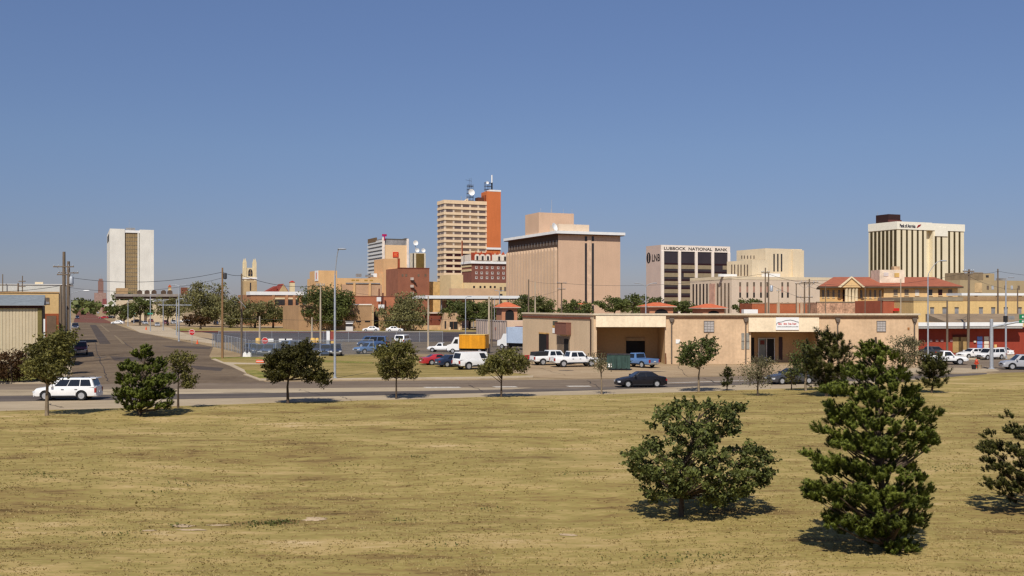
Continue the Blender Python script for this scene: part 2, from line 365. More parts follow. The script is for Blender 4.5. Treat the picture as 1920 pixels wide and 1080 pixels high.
# bare patches, each a thin worn sheet lying just over the turf
barem = mat('bare_pale_soil', A(205,178,140,K), 0.95, 0.15, 1.2, 0.15, 9)
def patch(px, py, w, d, seed):
    cx, cy = G(px, py); rr = random.Random(seed)
    mb = MB(); n = 18
    ring = []
    for i in range(n):
        t = 2 * math.pi * i / n; k = 0.7 + 0.5 * rr.random()
        x, y = cx + math.cos(t) * w * k, cy + math.sin(t) * d * k
        ring.append((x, y, field_z(x, y) + 0.012))
    mb.v = ring + [(cx, cy, field_z(cx, cy) + 0.02)]
    mb.f = [(i, (i + 1) % n, n) for i in range(n)]
    tag(mb.build('bare_soil_patch', barem), None, None, None, 'structure')
for a in ((590,979,0.42,0.33,1),(342,992,0.35,0.25,2),(360,1000,0.5,0.14,3),(1065,1008,0.3,0.2,4),(410,990,0.4,0.12,5),(280,1002,0.25,0.12,8)): patch(*a)
# dry grass tufts standing on the field (nobody could count them)
def tufts(name, n, xr, yr, m, hmin, hmax, seed, cond=None, blades=3, w=0.03, label=None):
    r = np.random.default_rng(seed); V = []; Fc = []
    k = 0
    while k < n:
        # uniform in picture rows: more of them close by
        y = 1.0 / (1 / yr[0] + (1 / yr[1] - 1 / yr[0]) * r.random()); x = (r.random() * 2 - 1) * 0.54 * y
        if y > edge_y(x) - 0.4: k += 1; continue
        q = noise.noise((x * 0.16, y * 0.3, 5.0)) + 0.5 * noise.noise((x * 0.7, y * 1.1, 9.0))
        if cond and not cond(q): k += 1; continue
        z = field_z(x, y)
        for b in range(blades):
            a = r.random() * 6.28; h = hmin + (hmax - hmin) * r.random(); l = (r.random() - 0.5) * h * 5
            dx, dy = math.cos(a), math.sin(a); ox, oy = (r.random() - 0.5) * 0.12, (r.random() - 0.5) * 0.12
            s = len(V); ww = w * (y / 30)
            V += [(x + ox - dx * ww, y + oy - dy * ww, z - 0.01), (x + ox + dx * ww, y + oy + dy * ww, z - 0.01), (x + ox + l * dy, y + oy + l * dx, z + h)]
            Fc.append((s, s + 1, s + 2))
        k += 1
    mb = MB(); mb.v = V; mb.f = Fc
    me = bpy.data.meshes.new(name); me.from_pydata(V, [], Fc); me.materials.append(m)
    o = bpy.data.objects.new(name, me); col.objects.link(o)
    tag(o, label, 'grass', None, 'stuff')
strawm = leafmat('straw_grass_blade', A(146,124,74,K), A(206,184,122,K), 0.25)
greenb = leafmat('green_grass_blade', A(112,108,56,K), A(156,148,84,K), 0.3)
brownb = leafmat('brown_grass_blade', A(138,114,72,K), A(172,146,96,K), 0.3)
tufts('dry_grass', 30000, None, (26, 90), strawm, 0.015, 0.05, 1, lambda q: q > -0.3, label='dry straw coloured grass covering the open field')
tufts('brown_grass', 4500, None, (26, 90), brownb, 0.012, 0.045, 2, lambda q: q < -0.27, label='brown dead grass patches in the open field')
tufts('green_grass', 4500, None, (26, 90), greenb, 0.015, 0.045, 3, lambda q: abs(q - 0.36) < 0.045, label='thin green grass streaks in the open field')
# ================================================================ VEHICLES
tyrem = mat('tyre_rubber', (0.018, 0.018, 0.018), 0.85, 0.1)
rimm = mat('wheel_alloy', (0.50, 0.50, 0.50), 0.35, 0.08, metal=0.5)
carglass = mat('tinted_car_glass', (0.014, 0.015, 0.017), 0.06, 0.1, spec=0.6)
lampw = mat('headlamp_glass', (0.62, 0.64, 0.66), 0.12, 0.05, spec=0.7)
lampr = mat('tail_lamp_red', (0.30, 0.018, 0.015), 0.2, 0.05, spec=0.6)
trimm = mat('black_car_trim', (0.022, 0.022, 0.024), 0.5, 0.1)
chromem = mat('chrome_trim', (0.55, 0.56, 0.58), 0.18, 0.05, metal=0.8)
platem = mat('licence_plate_white', (0.6, 0.6, 0.58), 0.5, 0.05)
def paint(name, rgb): return mat(name + '_car_paint', rgb, 0.32, 0.05, 0.8, 0.03, 5, spec=0.5, coat=0.6)
PW = paint('white', (0.80, 0.79, 0.76)); PB = mat('black_car_paint', (0.008, 0.007, 0.010), 0.4, 0.05, spec=0.35, coat=0.15); PS = paint('silver', (0.36, 0.36, 0.37))
PR = paint('red', (0.42, 0.025, 0.03)); PM = paint('maroon', (0.15, 0.02, 0.03)); PN = paint('navy', (0.018, 0.028, 0.06))
PBL = paint('blue', (0.038, 0.075, 0.165)); PLB = paint('light_blue', (0.095, 0.185, 0.36)); PG = paint('grey', (0.05, 0.05, 0.055)); PT = paint('tan', (0.42, 0.34, 0.25))
KINDS = {
 'sedan': dict(L=4.65, W=1.78, r=.32, xf=1.42, xr=-1.33, zb=.2, deck=[(-2.32,.66),(-2.24,.92),(-1.75,1.0),(-.9,1.0),(.9,.97),(1.6,.88),(2.15,.74),(2.32,.56)], gh=(1.05,.28,-.95,-1.78), belt=.95, roof=1.43, tw=.72, win=[(.1,.46),(.5,.84)]),
 'coupe': dict(L=4.8, W=1.82, r=.33, xf=1.5, xr=-1.25, zb=.2, deck=[(-2.4,.7),(-2.3,.95),(-1.7,.98),(-.9,.95),(.6,.93),(1.6,.86),(2.2,.74),(2.4,.55)], gh=(.75,.05,-.85,-1.75), belt=.92, roof=1.32, tw=.7, win=[(.1,.6)]),
 'suv': dict(L=4.75, W=1.86, r=.37, xf=1.42, xr=-1.3, zb=.27, deck=[(-2.36,.75),(-2.32,1.02),(-1.6,1.08),(.9,1.06),(1.5,1.03),(2.15,.93),(2.37,.66)], gh=(1.22,.5,-2.0,-2.27), belt=1.04, roof=1.72, tw=.8, win=[(.11,.385),(.40,.67),(.69,.94)]),
 'wagon': dict(L=5.5, W=2.0, r=.41, xf=1.8, xr=-1.55, zb=.36, deck=[(-2.74,.8),(-2.7,1.1),(-1.8,1.16),(1.2,1.16),(1.7,1.15),(2.5,1.05),(2.74,.75)], gh=(1.5,.85,-2.4,-2.66), belt=1.13, roof=1.9, tw=.84, win=[(.12,.34),(.37,.6),(.63,.93)]),
 'panel': dict(L=5.5, W=2.0, r=.43, xf=1.8, xr=-1.55, zb=.40, deck=[(-2.74,.85),(-2.7,1.12),(-1.8,1.2),(1.2,1.2),(1.7,1.18),(2.5,1.08),(2.74,.78)], gh=(1.5,.85,-2.4,-2.66), belt=1.17, roof=2.0, tw=.86, win=[(.12,.32)]),
 'pickup': dict(L=5.75, W=2.0, r=.41, xf=1.85, xr=-1.72, zb=.45, deck=[(-2.87,.9),(-2.85,1.16),(-1.1,1.18),(1.0,1.18),(1.5,1.17),(2.6,1.08),(2.87,.78)], gh=(1.42,.8,-.75,-1.0), belt=1.15, roof=1.86, tw=.8, win=[(.12,.5),(.55,.9)], bed=(-2.72,-1.1)),
 'cabpickup': dict(L=5.3, W=1.9, r=.38, xf=1.62, xr=-1.45, zb=.4, deck=[(-2.65,.85),(-2.63,1.06),(-.4,1.08),(.7,1.08),(1.2,1.07),(2.4,.97),(2.65,.7)], gh=(1.15,.55,-.25,-.42), belt=1.05, roof=1.7, tw=.8, win=[(.14,.84)], bed=(-2.5,-.55)),
 'van': dict(L=5.3, W=1.98, r=.37, xf=1.85, xr=-1.5, zb=.3, deck=[(-2.64,.8),(-2.62,1.1),(-1.8,1.15),(1.7,1.12),(2.1,1.08),(2.5,.95),(2.64,.7)], gh=(2.15,1.3,-2.4,-2.6), belt=1.1, roof=2.02, tw=.86, win=[(.1,.3),(.34,.62),(.66,.93)]),
}
def prof(tab, x):
    if x <= tab[0][0]: return tab[0][1]
    for (x0, z0), (x1, z1) in zip(tab, tab[1:]):
        if x <= x1: return z0 + (z1 - z0) * (x - x0) / (x1 - x0)
    return tab[-1][1]
_cache = {}
def cmesh(key, fn):
    if key not in _cache: _cache[key] = fn()
    return _cache[key]
def link(name, me, parent):
    o = bpy.data.objects.new(name, me); col.objects.link(o); o.parent = parent; return o
def bil(q, s0, s1, v0, v1, off):
    A_, B_, C_, D_ = [Vector(p) for p in q]      # bottom-a, bottom-b, top-b, top-a
    def pt(s, v): return (A_.lerp(B_, s)).lerp(D_.lerp(C_, s), v)
    n = (B_ - A_).cross(D_ - A_).normalized() * off
    return [pt(s0, v0) + n, pt(s1, v0) + n, pt(s1, v1) + n, pt(s0, v1) + n]
def body_mesh(k, p):
    d = KINDS[k]; L, W, r, zb = d['L'], d['W'], d['r'], d['zb']; Ra = r * 1.2
    xs = set([-L/2, L/2] + [x for x, _ in d['deck']]); x = -L / 2
    while x < L / 2: xs.add(round(x, 3)); x += 0.18
    for xw in (d['xf'], d['xr']):
        for i in range(13): xs.add(round(xw + Ra * math.cos(math.pi * i / 12), 4))
        xs.add(round(xw + Ra + .004, 4)); xs.add(round(xw - Ra - .004, 4))
    if 'bed' in d:
        for b in d['bed']: xs.add(b); xs.add(round(b + .012, 4))
    xs = sorted(v for v in xs if -L/2 <= v <= L/2)
    mb = MB(); rings = []
    for x in xs:
        w = W / 2 * (1 - .13 * (abs(x) / (L / 2)) ** 5); zt = prof(d['deck'], x); zl = zb + (.08 if abs(x) > L/2 - .1 else 0)
        arch = zl
        for xw in (d['xf'], d['xr']):
            if abs(x - xw) < Ra: arch = max(arch, r + math.sqrt(max(0, Ra**2 - (x - xw)**2)))
        arch = min(arch, zt - .12); h = zt - zl
        bed = 'bed' in d and d['bed'][0] < x < d['bed'][1] + .006
        top = [(w*.93, zt), (w*.87, zt), (w*.85, zt - .5), (0, zt - .5)] if bed else [(w*.95, zt - .015), (w*.80, zt + .004), (w*.5, zt + .02), (0, zt + .03)]
        half = [(w*.8, max(zl, arch)), (w*.965, max(zl + .1*h, arch)), (w, max(zl + .42*h, arch)), (w*.99, max(zl + .75*h, arch))] + top
        ring = half + [(-a, b) for a, b in half[-2::-1]]
        rings.append(len(mb.v)); mb.v += [(x, a, b) for a, b in ring]
    n = 15
    for a, b in zip(rings, rings[1:]):
        for j in range(n):
            j2 = (j + 1) % n; mb.f.append((a + j, a + j2, b + j2, b + j))
    mb.f.append(tuple(rings[0] + j for j in range(n))); mb.f.append(tuple(rings[-1] + j for j in range(n)))
    # cabin
    xa, xb, xc, xd = d['gh']; wb, wt = W/2*.93, W/2*d['tw']; zb2, zr = d['belt'] - .03, d['roof']
    g = MB()
    g.v = [(xa,-wb,zb2),(xa,wb,zb2),(xd,wb,zb2),(xd,-wb,zb2),(xb,-wt,zr),(xb,wt,zr),(xc,wt,zr),(xc,-wt,zr)]
    g.f = [(0,1,5,4),(1,2,6,5),(2,3,7,6),(3,0,4,7),(4,5,6,7)]
    me = g.mesh('t', None); bm = bmesh.new(); bm.from_mesh(me)
    ed = [e for e in bm.edges if not e.is_boundary]
    bmesh.ops.bevel(bm, geom=ed, offset=.07, segments=2, affect='EDGES', profile=.6)
    base = len(mb.v); bm.verts.ensure_lookup_table()
    mb.v += [tuple(v.co) for v in bm.verts]; mb.f += [tuple(base + v.index for v in f.verts) for f in bm.faces]
    bm.free(); bpy.data.meshes.remove(me)
    return mb.mesh('body', p, 38)
def car(kind, p, name, label, px, py, heading, cat='car', group=None, detail=2, scale=1.0, loc=None):
    d = KINDS[kind]; x, y = loc if loc else G(px, py)
    root = empty(name, (x, y, 0.02), heading, label, cat, group); root.scale = (scale,) * 3
    L, W, r = d['L'], d['W'], d['r']
    link('body', cmesh(('body', kind, p.name), lambda: body_mesh(kind, p)), root)
    def under():
        mb = MB(); mb.box(-L/2 + .25, L/2 - .3, -W/2 + .3, W/2 - .3, d['zb'] - .02, .62)
        mb.box(d['xr'] + r*1.25, d['xf'] - r*1.25, -W/2 + .08, W/2 - .08, d['zb'] - .06, d['zb'] + .03); return mb.mesh('underbody', trimm)
    link('underbody', cmesh(('u', kind), under), root)
    xa, xb, xc, xd = d['gh']; wb, wt = W/2*.93, W/2*d['tw']; zb2, zr = d['belt'] - .03, d['roof']
    def gl(q, s0, s1, v0, v1): return lambda: MB().quad(*bil(q, s0, s1, v0, v1, .012)).mesh('glass', carglass)
    link('windscreen', cmesh(('ws', kind), gl([(xa,-wb,zb2),(xa,wb,zb2),(xb,wt,zr),(xb,-wt,zr)], .07, .93, .1, .88)), root)
    link('rear_window', cmesh(('rw', kind), gl([(xd,wb,zb2),(xd,-wb,zb2),(xc,-wt,zr),(xc,wt,zr)], .09, .91, .16, .86)), root)
    for i, (s0, s1) in enumerate(d['win']):
        link('side_window', cmesh(('sl', kind, i), gl([(xa,wb,zb2),(xd,wb,zb2),(xc,wt,zr),(xb,wt,zr)], s0, s1, .14, .84)), root)
        link('side_window', cmesh(('sr', kind, i), gl([(xd,-wb,zb2),(xa,-wb,zb2),(xb,-wt,zr),(xc,-wt,zr)], 1 - s1, 1 - s0, .14, .84)), root)
    def tyre(): return MB().lathe([(r*.62,-.105),(r*.93,-.11),(r,-.08),(r,.08),(r*.93,.11),(r*.62,.105)], 20, axis='y').mesh('wheel', tyrem, 40)
    def rim():
        mb = MB().lathe([(r*.64,-.112),(r*.52,-.118),(r*.2,-.09),(r*.2,.09),(r*.52,.118),(r*.64,.112)], 16, axis='y'); return mb.mesh('rim', rimm, 40)
    for wx in (d['xf'], d['xr']):
        for s in (-1, 1):
            w_ = link('wheel', cmesh(('ty', r), tyre), root); w_.location = (wx, s * (W/2 - .125), r)
            if detail: link('rim', cmesh(('ri', r), rim), w_)
    if detail >= 1:
        zf = prof(d['deck'], L/2 - .12); zrr = prof(d['deck'], -L/2 + .06)
        wf = W/2*.87
        def lamp(m, x0, x1, z0, z1, y0, y1, nm): return lambda: MB().box(x0, x1, y0, y1, z0, z1).mesh(nm, m)
        for s in (-1, 1):
            ya, yb = sorted((s * wf * .6, s * (wf + .035)))
            link('headlight', cmesh(('hl', kind, s), lamp(lampw, L/2 - .2, L/2 + .012, zf - .2, zf - .06, ya, yb, 'headlight')), root)
            ya, yb = sorted((s * wf * .8, s * (wf + .03)))
            tall = kind in ('suv', 'wagon', 'panel', 'pickup', 'cabpickup', 'van')
            link('taillight', cmesh(('tl', kind, s), lamp(lampr, -L/2 - .012, -L/2 + .12, zrr - (.42 if tall else .24), zrr - .07, ya, yb, 'taillight')), root)
        bm_ = chromem if 'pickup' in kind else (p if kind in ('sedan', 'coupe', 'suv') else trimm)
        link('front_bumper', cmesh(('fb', kind, bm_.name), lambda: MB().prism([(L/2-.1,-W/2*.9),(L/2+.05,-W/2*.7),(L/2+.09,0),(L/2+.05,W/2*.7),(L/2-.1,W/2*.9)], 'z', d['zb']+.04, d['zb']+.24).mesh('front_bumper', bm_)), root)
        link('rear_bumper', cmesh(('rb', kind, bm_.name), lambda: MB().prism([(-L/2+.1,-W/2*.9),(-L/2-.05,-W/2*.75),(-L/2-.08,0),(-L/2-.05,W/2*.75),(-L/2+.1,W/2*.9)], 'z', d['zb']+.05, d['zb']+.25).mesh('rear_bumper', bm_)), root)
        link('grille', cmesh(('gr', kind), lambda: MB().box(L/2 - .1, L/2 + .02, -wf*.5, wf*.5, zf - .22, zf - .06).mesh('grille', trimm)), root)
        link('licence_plate', cmesh(('lp', kind), lambda: MB().box(-L/2 - .09, -L/2 - .02, -.16, .16, d['zb'] + .3, d['zb'] + .42).mesh('licence_plate', platem)), root)
    if detail >= 2:
        for s in (-1, 1):
            def mir(s=s):
                mb = MB(); mb.box(xa - .38, xa - .22, *sorted((s*(wb + .04), s*(wb + .24))), d['belt'] + .03, d['belt'] + .2); return mb.mesh('mirror', p if kind != 'pickup' else trimm)
            link('mirror', cmesh(('mi', kind, s, p.name), mir), root)
            def sill(s=s): return MB().box(d['xr'] + r*1.3, d['xf'] - r*1.3, *sorted((s*(W/2 - .02), s*(W/2 + .014))), d['zb'] + .02, d['zb'] + .12).mesh('sill_trim', trimm)
            link('sill_trim', cmesh(('si', kind, s), sill), root)
            seams = [xa + (xd - xa) * (w0 - .015) for w0, _ in d['win']] + [xa + (xd - xa) * min(.97, d['win'][-1][1] + .01)]
            for j in range(len(seams) - 1):
                def handle(s=s, j=j):
                    xh = seams[j + 1] + .14; return MB().box(xh, xh + .2, *sorted((s*(W/2 - .03), s*(W/2 + .03))), d['belt'] - .2, d['belt'] - .16).mesh('door_handle', trimm if p is PW else p)
                if xa - .3 > seams[j + 1] > d['xr'] - .4: link('door_handle', cmesh(('ha', kind, s, j, p.name), handle), root)
    return root

th = math.pi
suv = car('suv', PW, 'sport_utility_vehicle', 'white sport utility vehicle with roof rack driving left on the near road', 128, 749.5, th + R(4), 'suv')
rk = MB()
for s in (-1, 1): rk.tube([(.35, s*.62, 1.73), (.3, s*.64, 1.79), (-1.8, s*.64, 1.79), (-1.9, s*.62, 1.73)], .022, 6)
rk.box(-.2, -.14, -.64, .64, 1.785, 1.81); rk.box(-1.2, -1.14, -.64, .64, 1.785, 1.81)
rk.build('roof_rack', trimm, suv)
MB().prism([(-2.0,1.70),(-2.32,1.74),(-2.34,1.68),(-2.05,1.66)], 'y', -.68, .68).build('rear_spoiler', PW, suv)
car('sedan', PB, 'sedan_car', 'black sedan driving left on the road in front of the warehouse', 1201, 725.5, th + R(9), scale=0.97)
car('pickup', PM, 'pickup_truck', 'maroon pickup truck facing the camera in the side street', 151, 664, R(-66.8), 'pickup truck')
car('pickup', PN, 'pickup_truck', 'dark blue pickup with pale bumper parked at the left kerb behind the utility poles', 141, 617.5, R(-66.8), 'pickup truck', detail=1)
car('suv', PN, 'sport_utility_vehicle', 'dark navy vehicle parked furthest up the left kerb of the side street', 145, 598, R(-66.8), 'suv', detail=1)
car('sedan', PR, 'sedan_car', 'red car turning across the far end of the side street', 194, 597.5, th + R(20), detail=1)
car('sedan', PB, 'sedan_car', 'black car close behind the red car at the far intersection', 207, 597, th + R(10), detail=1)
car('sedan', PW, 'sedan_car', 'white sedan coming out of the cross street at the brick paving', 221, 607.8, th + R(2), detail=1)
car('van', PT, 'van', 'tan van far down the middle of the side street', 155.5, 576.6, R(-66.8), 'van', detail=1)
car('sedan', PB, 'sedan_car', 'dark car far up the street under the distant trees', 176, 580.5, R(113), detail=1)
car('sedan', PS, 'sedan_car', 'silver car at the right kerb of the far street, nearest the arched building', 184, 588, R(113), detail=1)
car('sedan', PW, 'sedan_car', 'pale car at the right kerb of the far street, beyond the silver one', 180, 584, R(113), detail=1)
car('coupe', PR, 'coupe_car', 'red coupe parked on the grass lot beside the white panel vehicle', 824, 684, R(22))
car('sedan', PN, 'sedan_car', 'dark navy car partly hidden behind the white panel vehicle', 852, 687.5, R(28))
car('panel', PW, 'panel_van', 'white high windowless panel vehicle seen from behind on the vacant lot', 893, 692, R(33), 'van')
pk = car('pickup', PW, 'pickup_truck', 'white pickup with dark bed cover parked at the left against the warehouse', 1036, 684, R(22), 'pickup truck', scale=.97)
MB().prism([(-2.75,1.17),(-2.68,1.66),(-1.1,1.72),(-1.04,1.17)], 'y', -.86, .86).build('bed_canopy', trimm, pk)
car('pickup', PW, 'pickup_truck', 'white double cab pickup with open bed, the nearer of the pair by the warehouse', 1077, 687.5, R(18), 'pickup truck')
car('cabpickup', PR, 'pickup_truck', 'red vehicle end showing left of the white pickups by the warehouse', 1004, 677.5, R(30), 'pickup truck', detail=1, scale=.75)
car('cabpickup', PLB, 'pickup_truck', 'light blue old pickup parked under the warehouse loading canopy', 1197, 688.5, R(128), 'pickup truck')
car('sedan', PG, 'sedan_car', 'dark grey car passing behind the small pines on the road', 1484, 719.5, th + R(14))
car('cabpickup', PW, 'pickup_truck', 'white single cab pickup crossing at the right intersection', 1770, 683.5, R(-6), 'pickup truck')
car('sedan', PW, 'sedan_car', 'white sedan parked in front of the red building door', 1824, 671.5, R(196), scale=.95)
car('wagon', PW, 'wagon_car', 'white wagon parked right behind the white sedan at the red building', 1857, 674, R(205), 'wagon', detail=1, scale=.8)
car('sedan', PW, 'sedan_car', 'small white car against the red wall right of the signal pole', 1876, 666, R(113), detail=1, scale=.8)
car('sedan', PG, 'sedan_car', 'grey car half hidden behind the pine at the red wall', 1746, 668, R(100), detail=1)
car('suv', PS, 'sport_utility_vehicle', 'silver grey vehicle cut by the right edge of the photo', 1918, 693, th - R(8), 'suv')
car('sedan', PW, 'sedan_car', 'white sedan parked before the tan wall beside the ticket booth', 696, 621.5, th + R(3), detail=1)
car('sedan', PW, 'sedan_car', 'white sedan parked under the olive tree right of the ticket booth', 740, 622, R(3), detail=1)
car('wagon', PW, 'wagon_car', 'white wagon seen from behind in the storage yard', 756, 647, R(80), 'wagon', detail=1)
car('cabpickup', PW, 'pickup_truck', 'small white pickup beside the orange box truck', 829, 660, th - R(12), 'pickup truck', detail=1, scale=.85)
YG = 'blue vehicles stored behind the chain link fence'
for i, (px, py, hd, pt, kd, lb) in enumerate([
    (474,664,-60,PBL,'suv','blue vehicle at the left end of the fenced yard behind the fence corner'),
    (490,666,-70,PN,'suv','navy vehicle standing behind the leaning white boards in the yard'),
    (508,666.5,-95,PBL,'pickup','blue pickup facing out of the yard beside the white boards'),
    (527,664.5,-100,PN,'pickup','dark blue pickup just left of the round tree crown in the yard'),
    (541,659,-110,PLB,'wagon','lighter blue wagon in the second row of the yard'),
    (556,660,-100,PN,'suv','dark blue vehicle mostly hidden by the round tree at its upper left'),
    (594,665,-90,PN,'pickup','dark blue pickup at the right shoulder of the round tree'),
    (611,666,-84,PBL,'suv','blue vehicle between the round tree and the tall lamp pole'),
    (629,666.5,-80,PN,'pickup','navy pickup parked right at the foot of the tall lamp pole view')]):
    car(kd, pt, 'stored_vehicle', lb, px, py, R(hd), 'vehicle', YG, detail=1, scale=.92)
car('cabpickup', PLB, 'pickup_truck', 'bright blue truck standing alone right of the tall lamp pole in the yard', 695, 663, R(-140), 'pickup truck', detail=1, scale=1.0)
car('van', PBL, 'van', 'blue van parked behind the bright blue truck', 700, 652, R(170), 'van', detail=1)
PKG = 'cars parked in the lot beside the side street'
for i, (px, py, pt, kd, hd, lb) in enumerate([
    (257,605,PG,'sedan',40,'dark grey car at the left end of the parking lot, nearest the street'),
    (272,608.5,PS,'sedan',-60,'silver car in the front row of the lot, left of the red cone post'),
    (283,604,PM,'sedan',-60,'dull red car behind the silver ones in the parking lot'),
    (295,612,PS,'sedan',-70,'silver car nearest the camera in the parking lot'),
    (311,608.5,PM,'suv',-60,'maroon vehicle right behind the pale light post in the lot'),
    (325,608,PS,'suv',-65,'silver vehicle beside the maroon one in the parking lot'),
    (303,600.5,PW,'sedan',10,'white car in the rear row of the lot under the small tree'),
    (316,601,PB,'sedan',10,'black car in the rear row of the lot, right of the white one'),
    (346,605,PW,'sedan',185,'white car right of the tall lot lamp'),
    (362,604,PN,'sedan',175,'navy car in shade left of the big left tree'),
    (374,606,PM,'suv',-70,'dark maroon vehicle in shade under the big left tree'),
    (405,608.5,PBL,'sedan',-70,'blue car with pale hood beside the left utility pole'),
    (392,602,PS,'sedan',0,'silver car deep in shade behind the blue one'),
    (463,609,PG,'sedan',175,'dark grey car under the trees left of the brick building'),
    (500,609.5,PM,'sedan',178,'dark red car under the trees before the tan wall')]):
    car(kd, pt, 'parked_car', lb, px, py, R(hd), 'car', PKG, detail=1, scale=.95)

# orange box truck: white cab, orange box
def box_truck():
    D = DG(663); x = X(881, D)
    t = empty('box_truck', (x, D, 0.02), R(113 + 50), 'orange yellow box truck with white cab in the yard', 'truck'); t.scale = (.84,) * 3
    om = mat('orange_truck_box', A(222,150,32), 0.5, 0.1, 0.5, 0.08, 4, streak=.15); ot = mat('dull_orange_panel', A(205,150,70), 0.6, 0.1)
    bx('cargo_box', om, t, -3.2, 1.6, -1.2, 1.2, .95, 3.35)
    MB().box(-3.24, 1.64, -1.24, 1.24, 3.36, 3.46).build('box_rim', mat('cream_trim', A(228,190,110), .6), t)
    bx('rear_door', mat('amber_roller_door', A(225,158,40), .5, .1), t, -3.27, -3.205, -1.05, 1.05, 1.05, 3.2)
    mb = MB(); mb.prism([(1.7,.6),(1.7,2.9),(2.5,2.95),(3.2,1.75),(4.0,1.5),(4.05,.6)], 'y', -1.05, 1.05); mb.build('cab', PW, t)
    MB().quad((2.56,-.9,2.82),(2.56,.9,2.82),(3.19,.9,1.84),(3.19,-.9,1.84)).build('windscreen', carglass, t)
    for s in (-1, 1):
        MB().prism([(1.9,1.75),(1.9,2.6),(2.4,2.6),(2.85,1.8)], 'y', *sorted((s*1.055, s*1.02))).build('side_window', carglass, t)
        bx('headlight', lampw, t, 4.0, 4.07, *sorted((s*.6, s*.95)), .95, 1.2)
    bx('chassis', trimm, t, -3.1, 4.0, -.5, .5, .55, .93)
    for wx in (-2.2, 2.9):
        for s in (-1, 1):
            w = MB().lathe([(.28,-.14),(.45,-.13),(.46,0),(.45,.13),(.28,.14)], 18, axis='y').build('wheel', tyrem, t, 40); w.location = (wx, s*.95, .46)
            MB().lathe([(.29,-.15),(.1,-.11),(.1,.11),(.29,.15)], 14, axis='y').build('rim', rimm, w, 40)
    return t
box_truck()
# white lorry nose and pale trailer by the left end of the warehouse
def lorry():
    D = DG(656); t = empty('semi_truck', (X(968, D), D + 1, 0.02), R(180 - 40), 'pale blue boxed white lorry parked at the left end of the warehouse', 'truck')
    bx('cargo_box', mat('pale_blue_box', A(176,190,208), .5, .06), t, -4, 1.1, -1.2, 1.2, 1.1, 3.7)
    mb = MB(); mb.prism([(1.2,.6),(1.2,2.6),(1.9,2.6),(2.4,1.7),(3.2,1.45),(3.25,.6)], 'y', -1.05, 1.05); mb.build('cab', PW, t)
    MB().quad((1.95,-.9,2.52),(1.95,.9,2.52),(2.39,.9,1.78),(2.39,-.9,1.78)).build('windscreen', carglass, t)
    bx('chassis', trimm, t, -3.9, 3.1, -.5, .5, .5, 1.08)
    for wx in (-2.8, 2.2):
        for s in (-1, 1):
            w = MB().lathe([(.28,-.14),(.45,-.13),(.46,0),(.45,.13),(.28,.14)], 18, axis='y').build('wheel', tyrem, t, 40); w.location = (wx, s*.95, .46)
            MB().lathe([(.29,-.15),(.1,-.11),(.1,.11),(.29,.15)], 14, axis='y').build('rim', rimm, w, 40)
lorry()
# green dumpster
def dumpster():
    D = DG(694); t = empty('dumpster', (X(1160, D), D, 0.02), R(-8), 'dark green steel dumpster between the white pickup and the loading canopy', 'dumpster')
    gm = mat('green_steel', A(58,80,74), .6, .2, 1.2, .15, 8, streak=.3)
    mb = MB(); mb.prism([(-.75,.2),(.75,.2),(.95,1.55),(-.95,1.75)], 'x', -1.3, 1.3); mb.build('bin', gm, t)
    mb = MB()
    for x in (-.9, -.3, .3, .9): mb.box(x - .05, x + .05, -1.0, -.76, .3, 1.5)
    mb.build('rib', gm, t)
    bx('lid', mat('black_plastic', (.03,.03,.032), .6), t, -1.32, 1.32, -1.0, 1.0, 1.765, 1.81)
    bx('fork_sleeve', gm, t, -1.45, 1.45, -.4, -.1, .9, 1.08)
    bx('sticker', white, t, -1.15, -.75, -.84, -.72, .35, .75)
dumpster()
# ================================================================ TREES
def leaf_mesh(name, C, size, m, up=0.35, aspect=0.6, r=None, jitter=0.35):
    """C: Nx3 leaf centres -> one mesh of rhombic leaves"""
    r = r or rng; n = len(C)
    a = r.normal(size=(n, 3)); nrm = r.normal(size=(n, 3)); nrm[:, 2] += up
    nrm /= np.linalg.norm(nrm, axis=1)[:, None]
    a -= nrm * (a * nrm).sum(1)[:, None]; a /= np.linalg.norm(a, axis=1)[:, None]
    b = np.cross(nrm, a)
    s = size * (1 + jitter * (r.random(n) * 2 - 1))[:, None] * 0.5
    V = np.empty((n, 4, 3)); V[:, 0] = C - a * s; V[:, 1] = C - b * s * aspect + a * s * .1; V[:, 2] = C + a * s; V[:, 3] = C + b * s * aspect + a * s * .1
    me = bpy.data.meshes.new(name)
    me.vertices.add(n * 4); me.vertices.foreach_set('co', V.reshape(-1))
    me.loops.add(n * 4); me.loops.foreach_set('vertex_index', np.arange(n * 4, dtype=np.int32))
    me.polygons.add(n); me.polygons.foreach_set('loop_start', np.arange(0, n * 4, 4, dtype=np.int32))
    me.update(); me.validate(); me.materials.append(m); return me
L_olive = leafmat('olive_foliage', A(42,42,16), A(142,136,70), 0.6)
L_dark = leafmat('dark_foliage', A(28,28,10), A(88,84,34), 0.7)
L_green = leafmat('green_foliage', A(36,46,18), A(108,116,58), 0.9)
L_grey = leafmat('grey_green_foliage', A(66,64,42), A(138,130,94), 0.8)
L_far = leafmat('far_foliage', A(48,56,24), A(122,128,66), 0.12)
L_farol = leafmat('far_olive_foliage', A(72,70,38), A(152,146,92), 0.2)
L_red = leafmat('reddish_shrub_foliage', A(48,30,14), A(98,70,36), 0.6)
L_near = leafmat('glossy_oak_foliage', A(24,32,12), A(124,130,66), 0.9)
L_pine = leafmat('pine_needles', A(34,44,10), A(128,136,50), 0.8)
L_pined = leafmat('dark_pine_needles', A(30,34,10), A(100,98,40), 0.8)
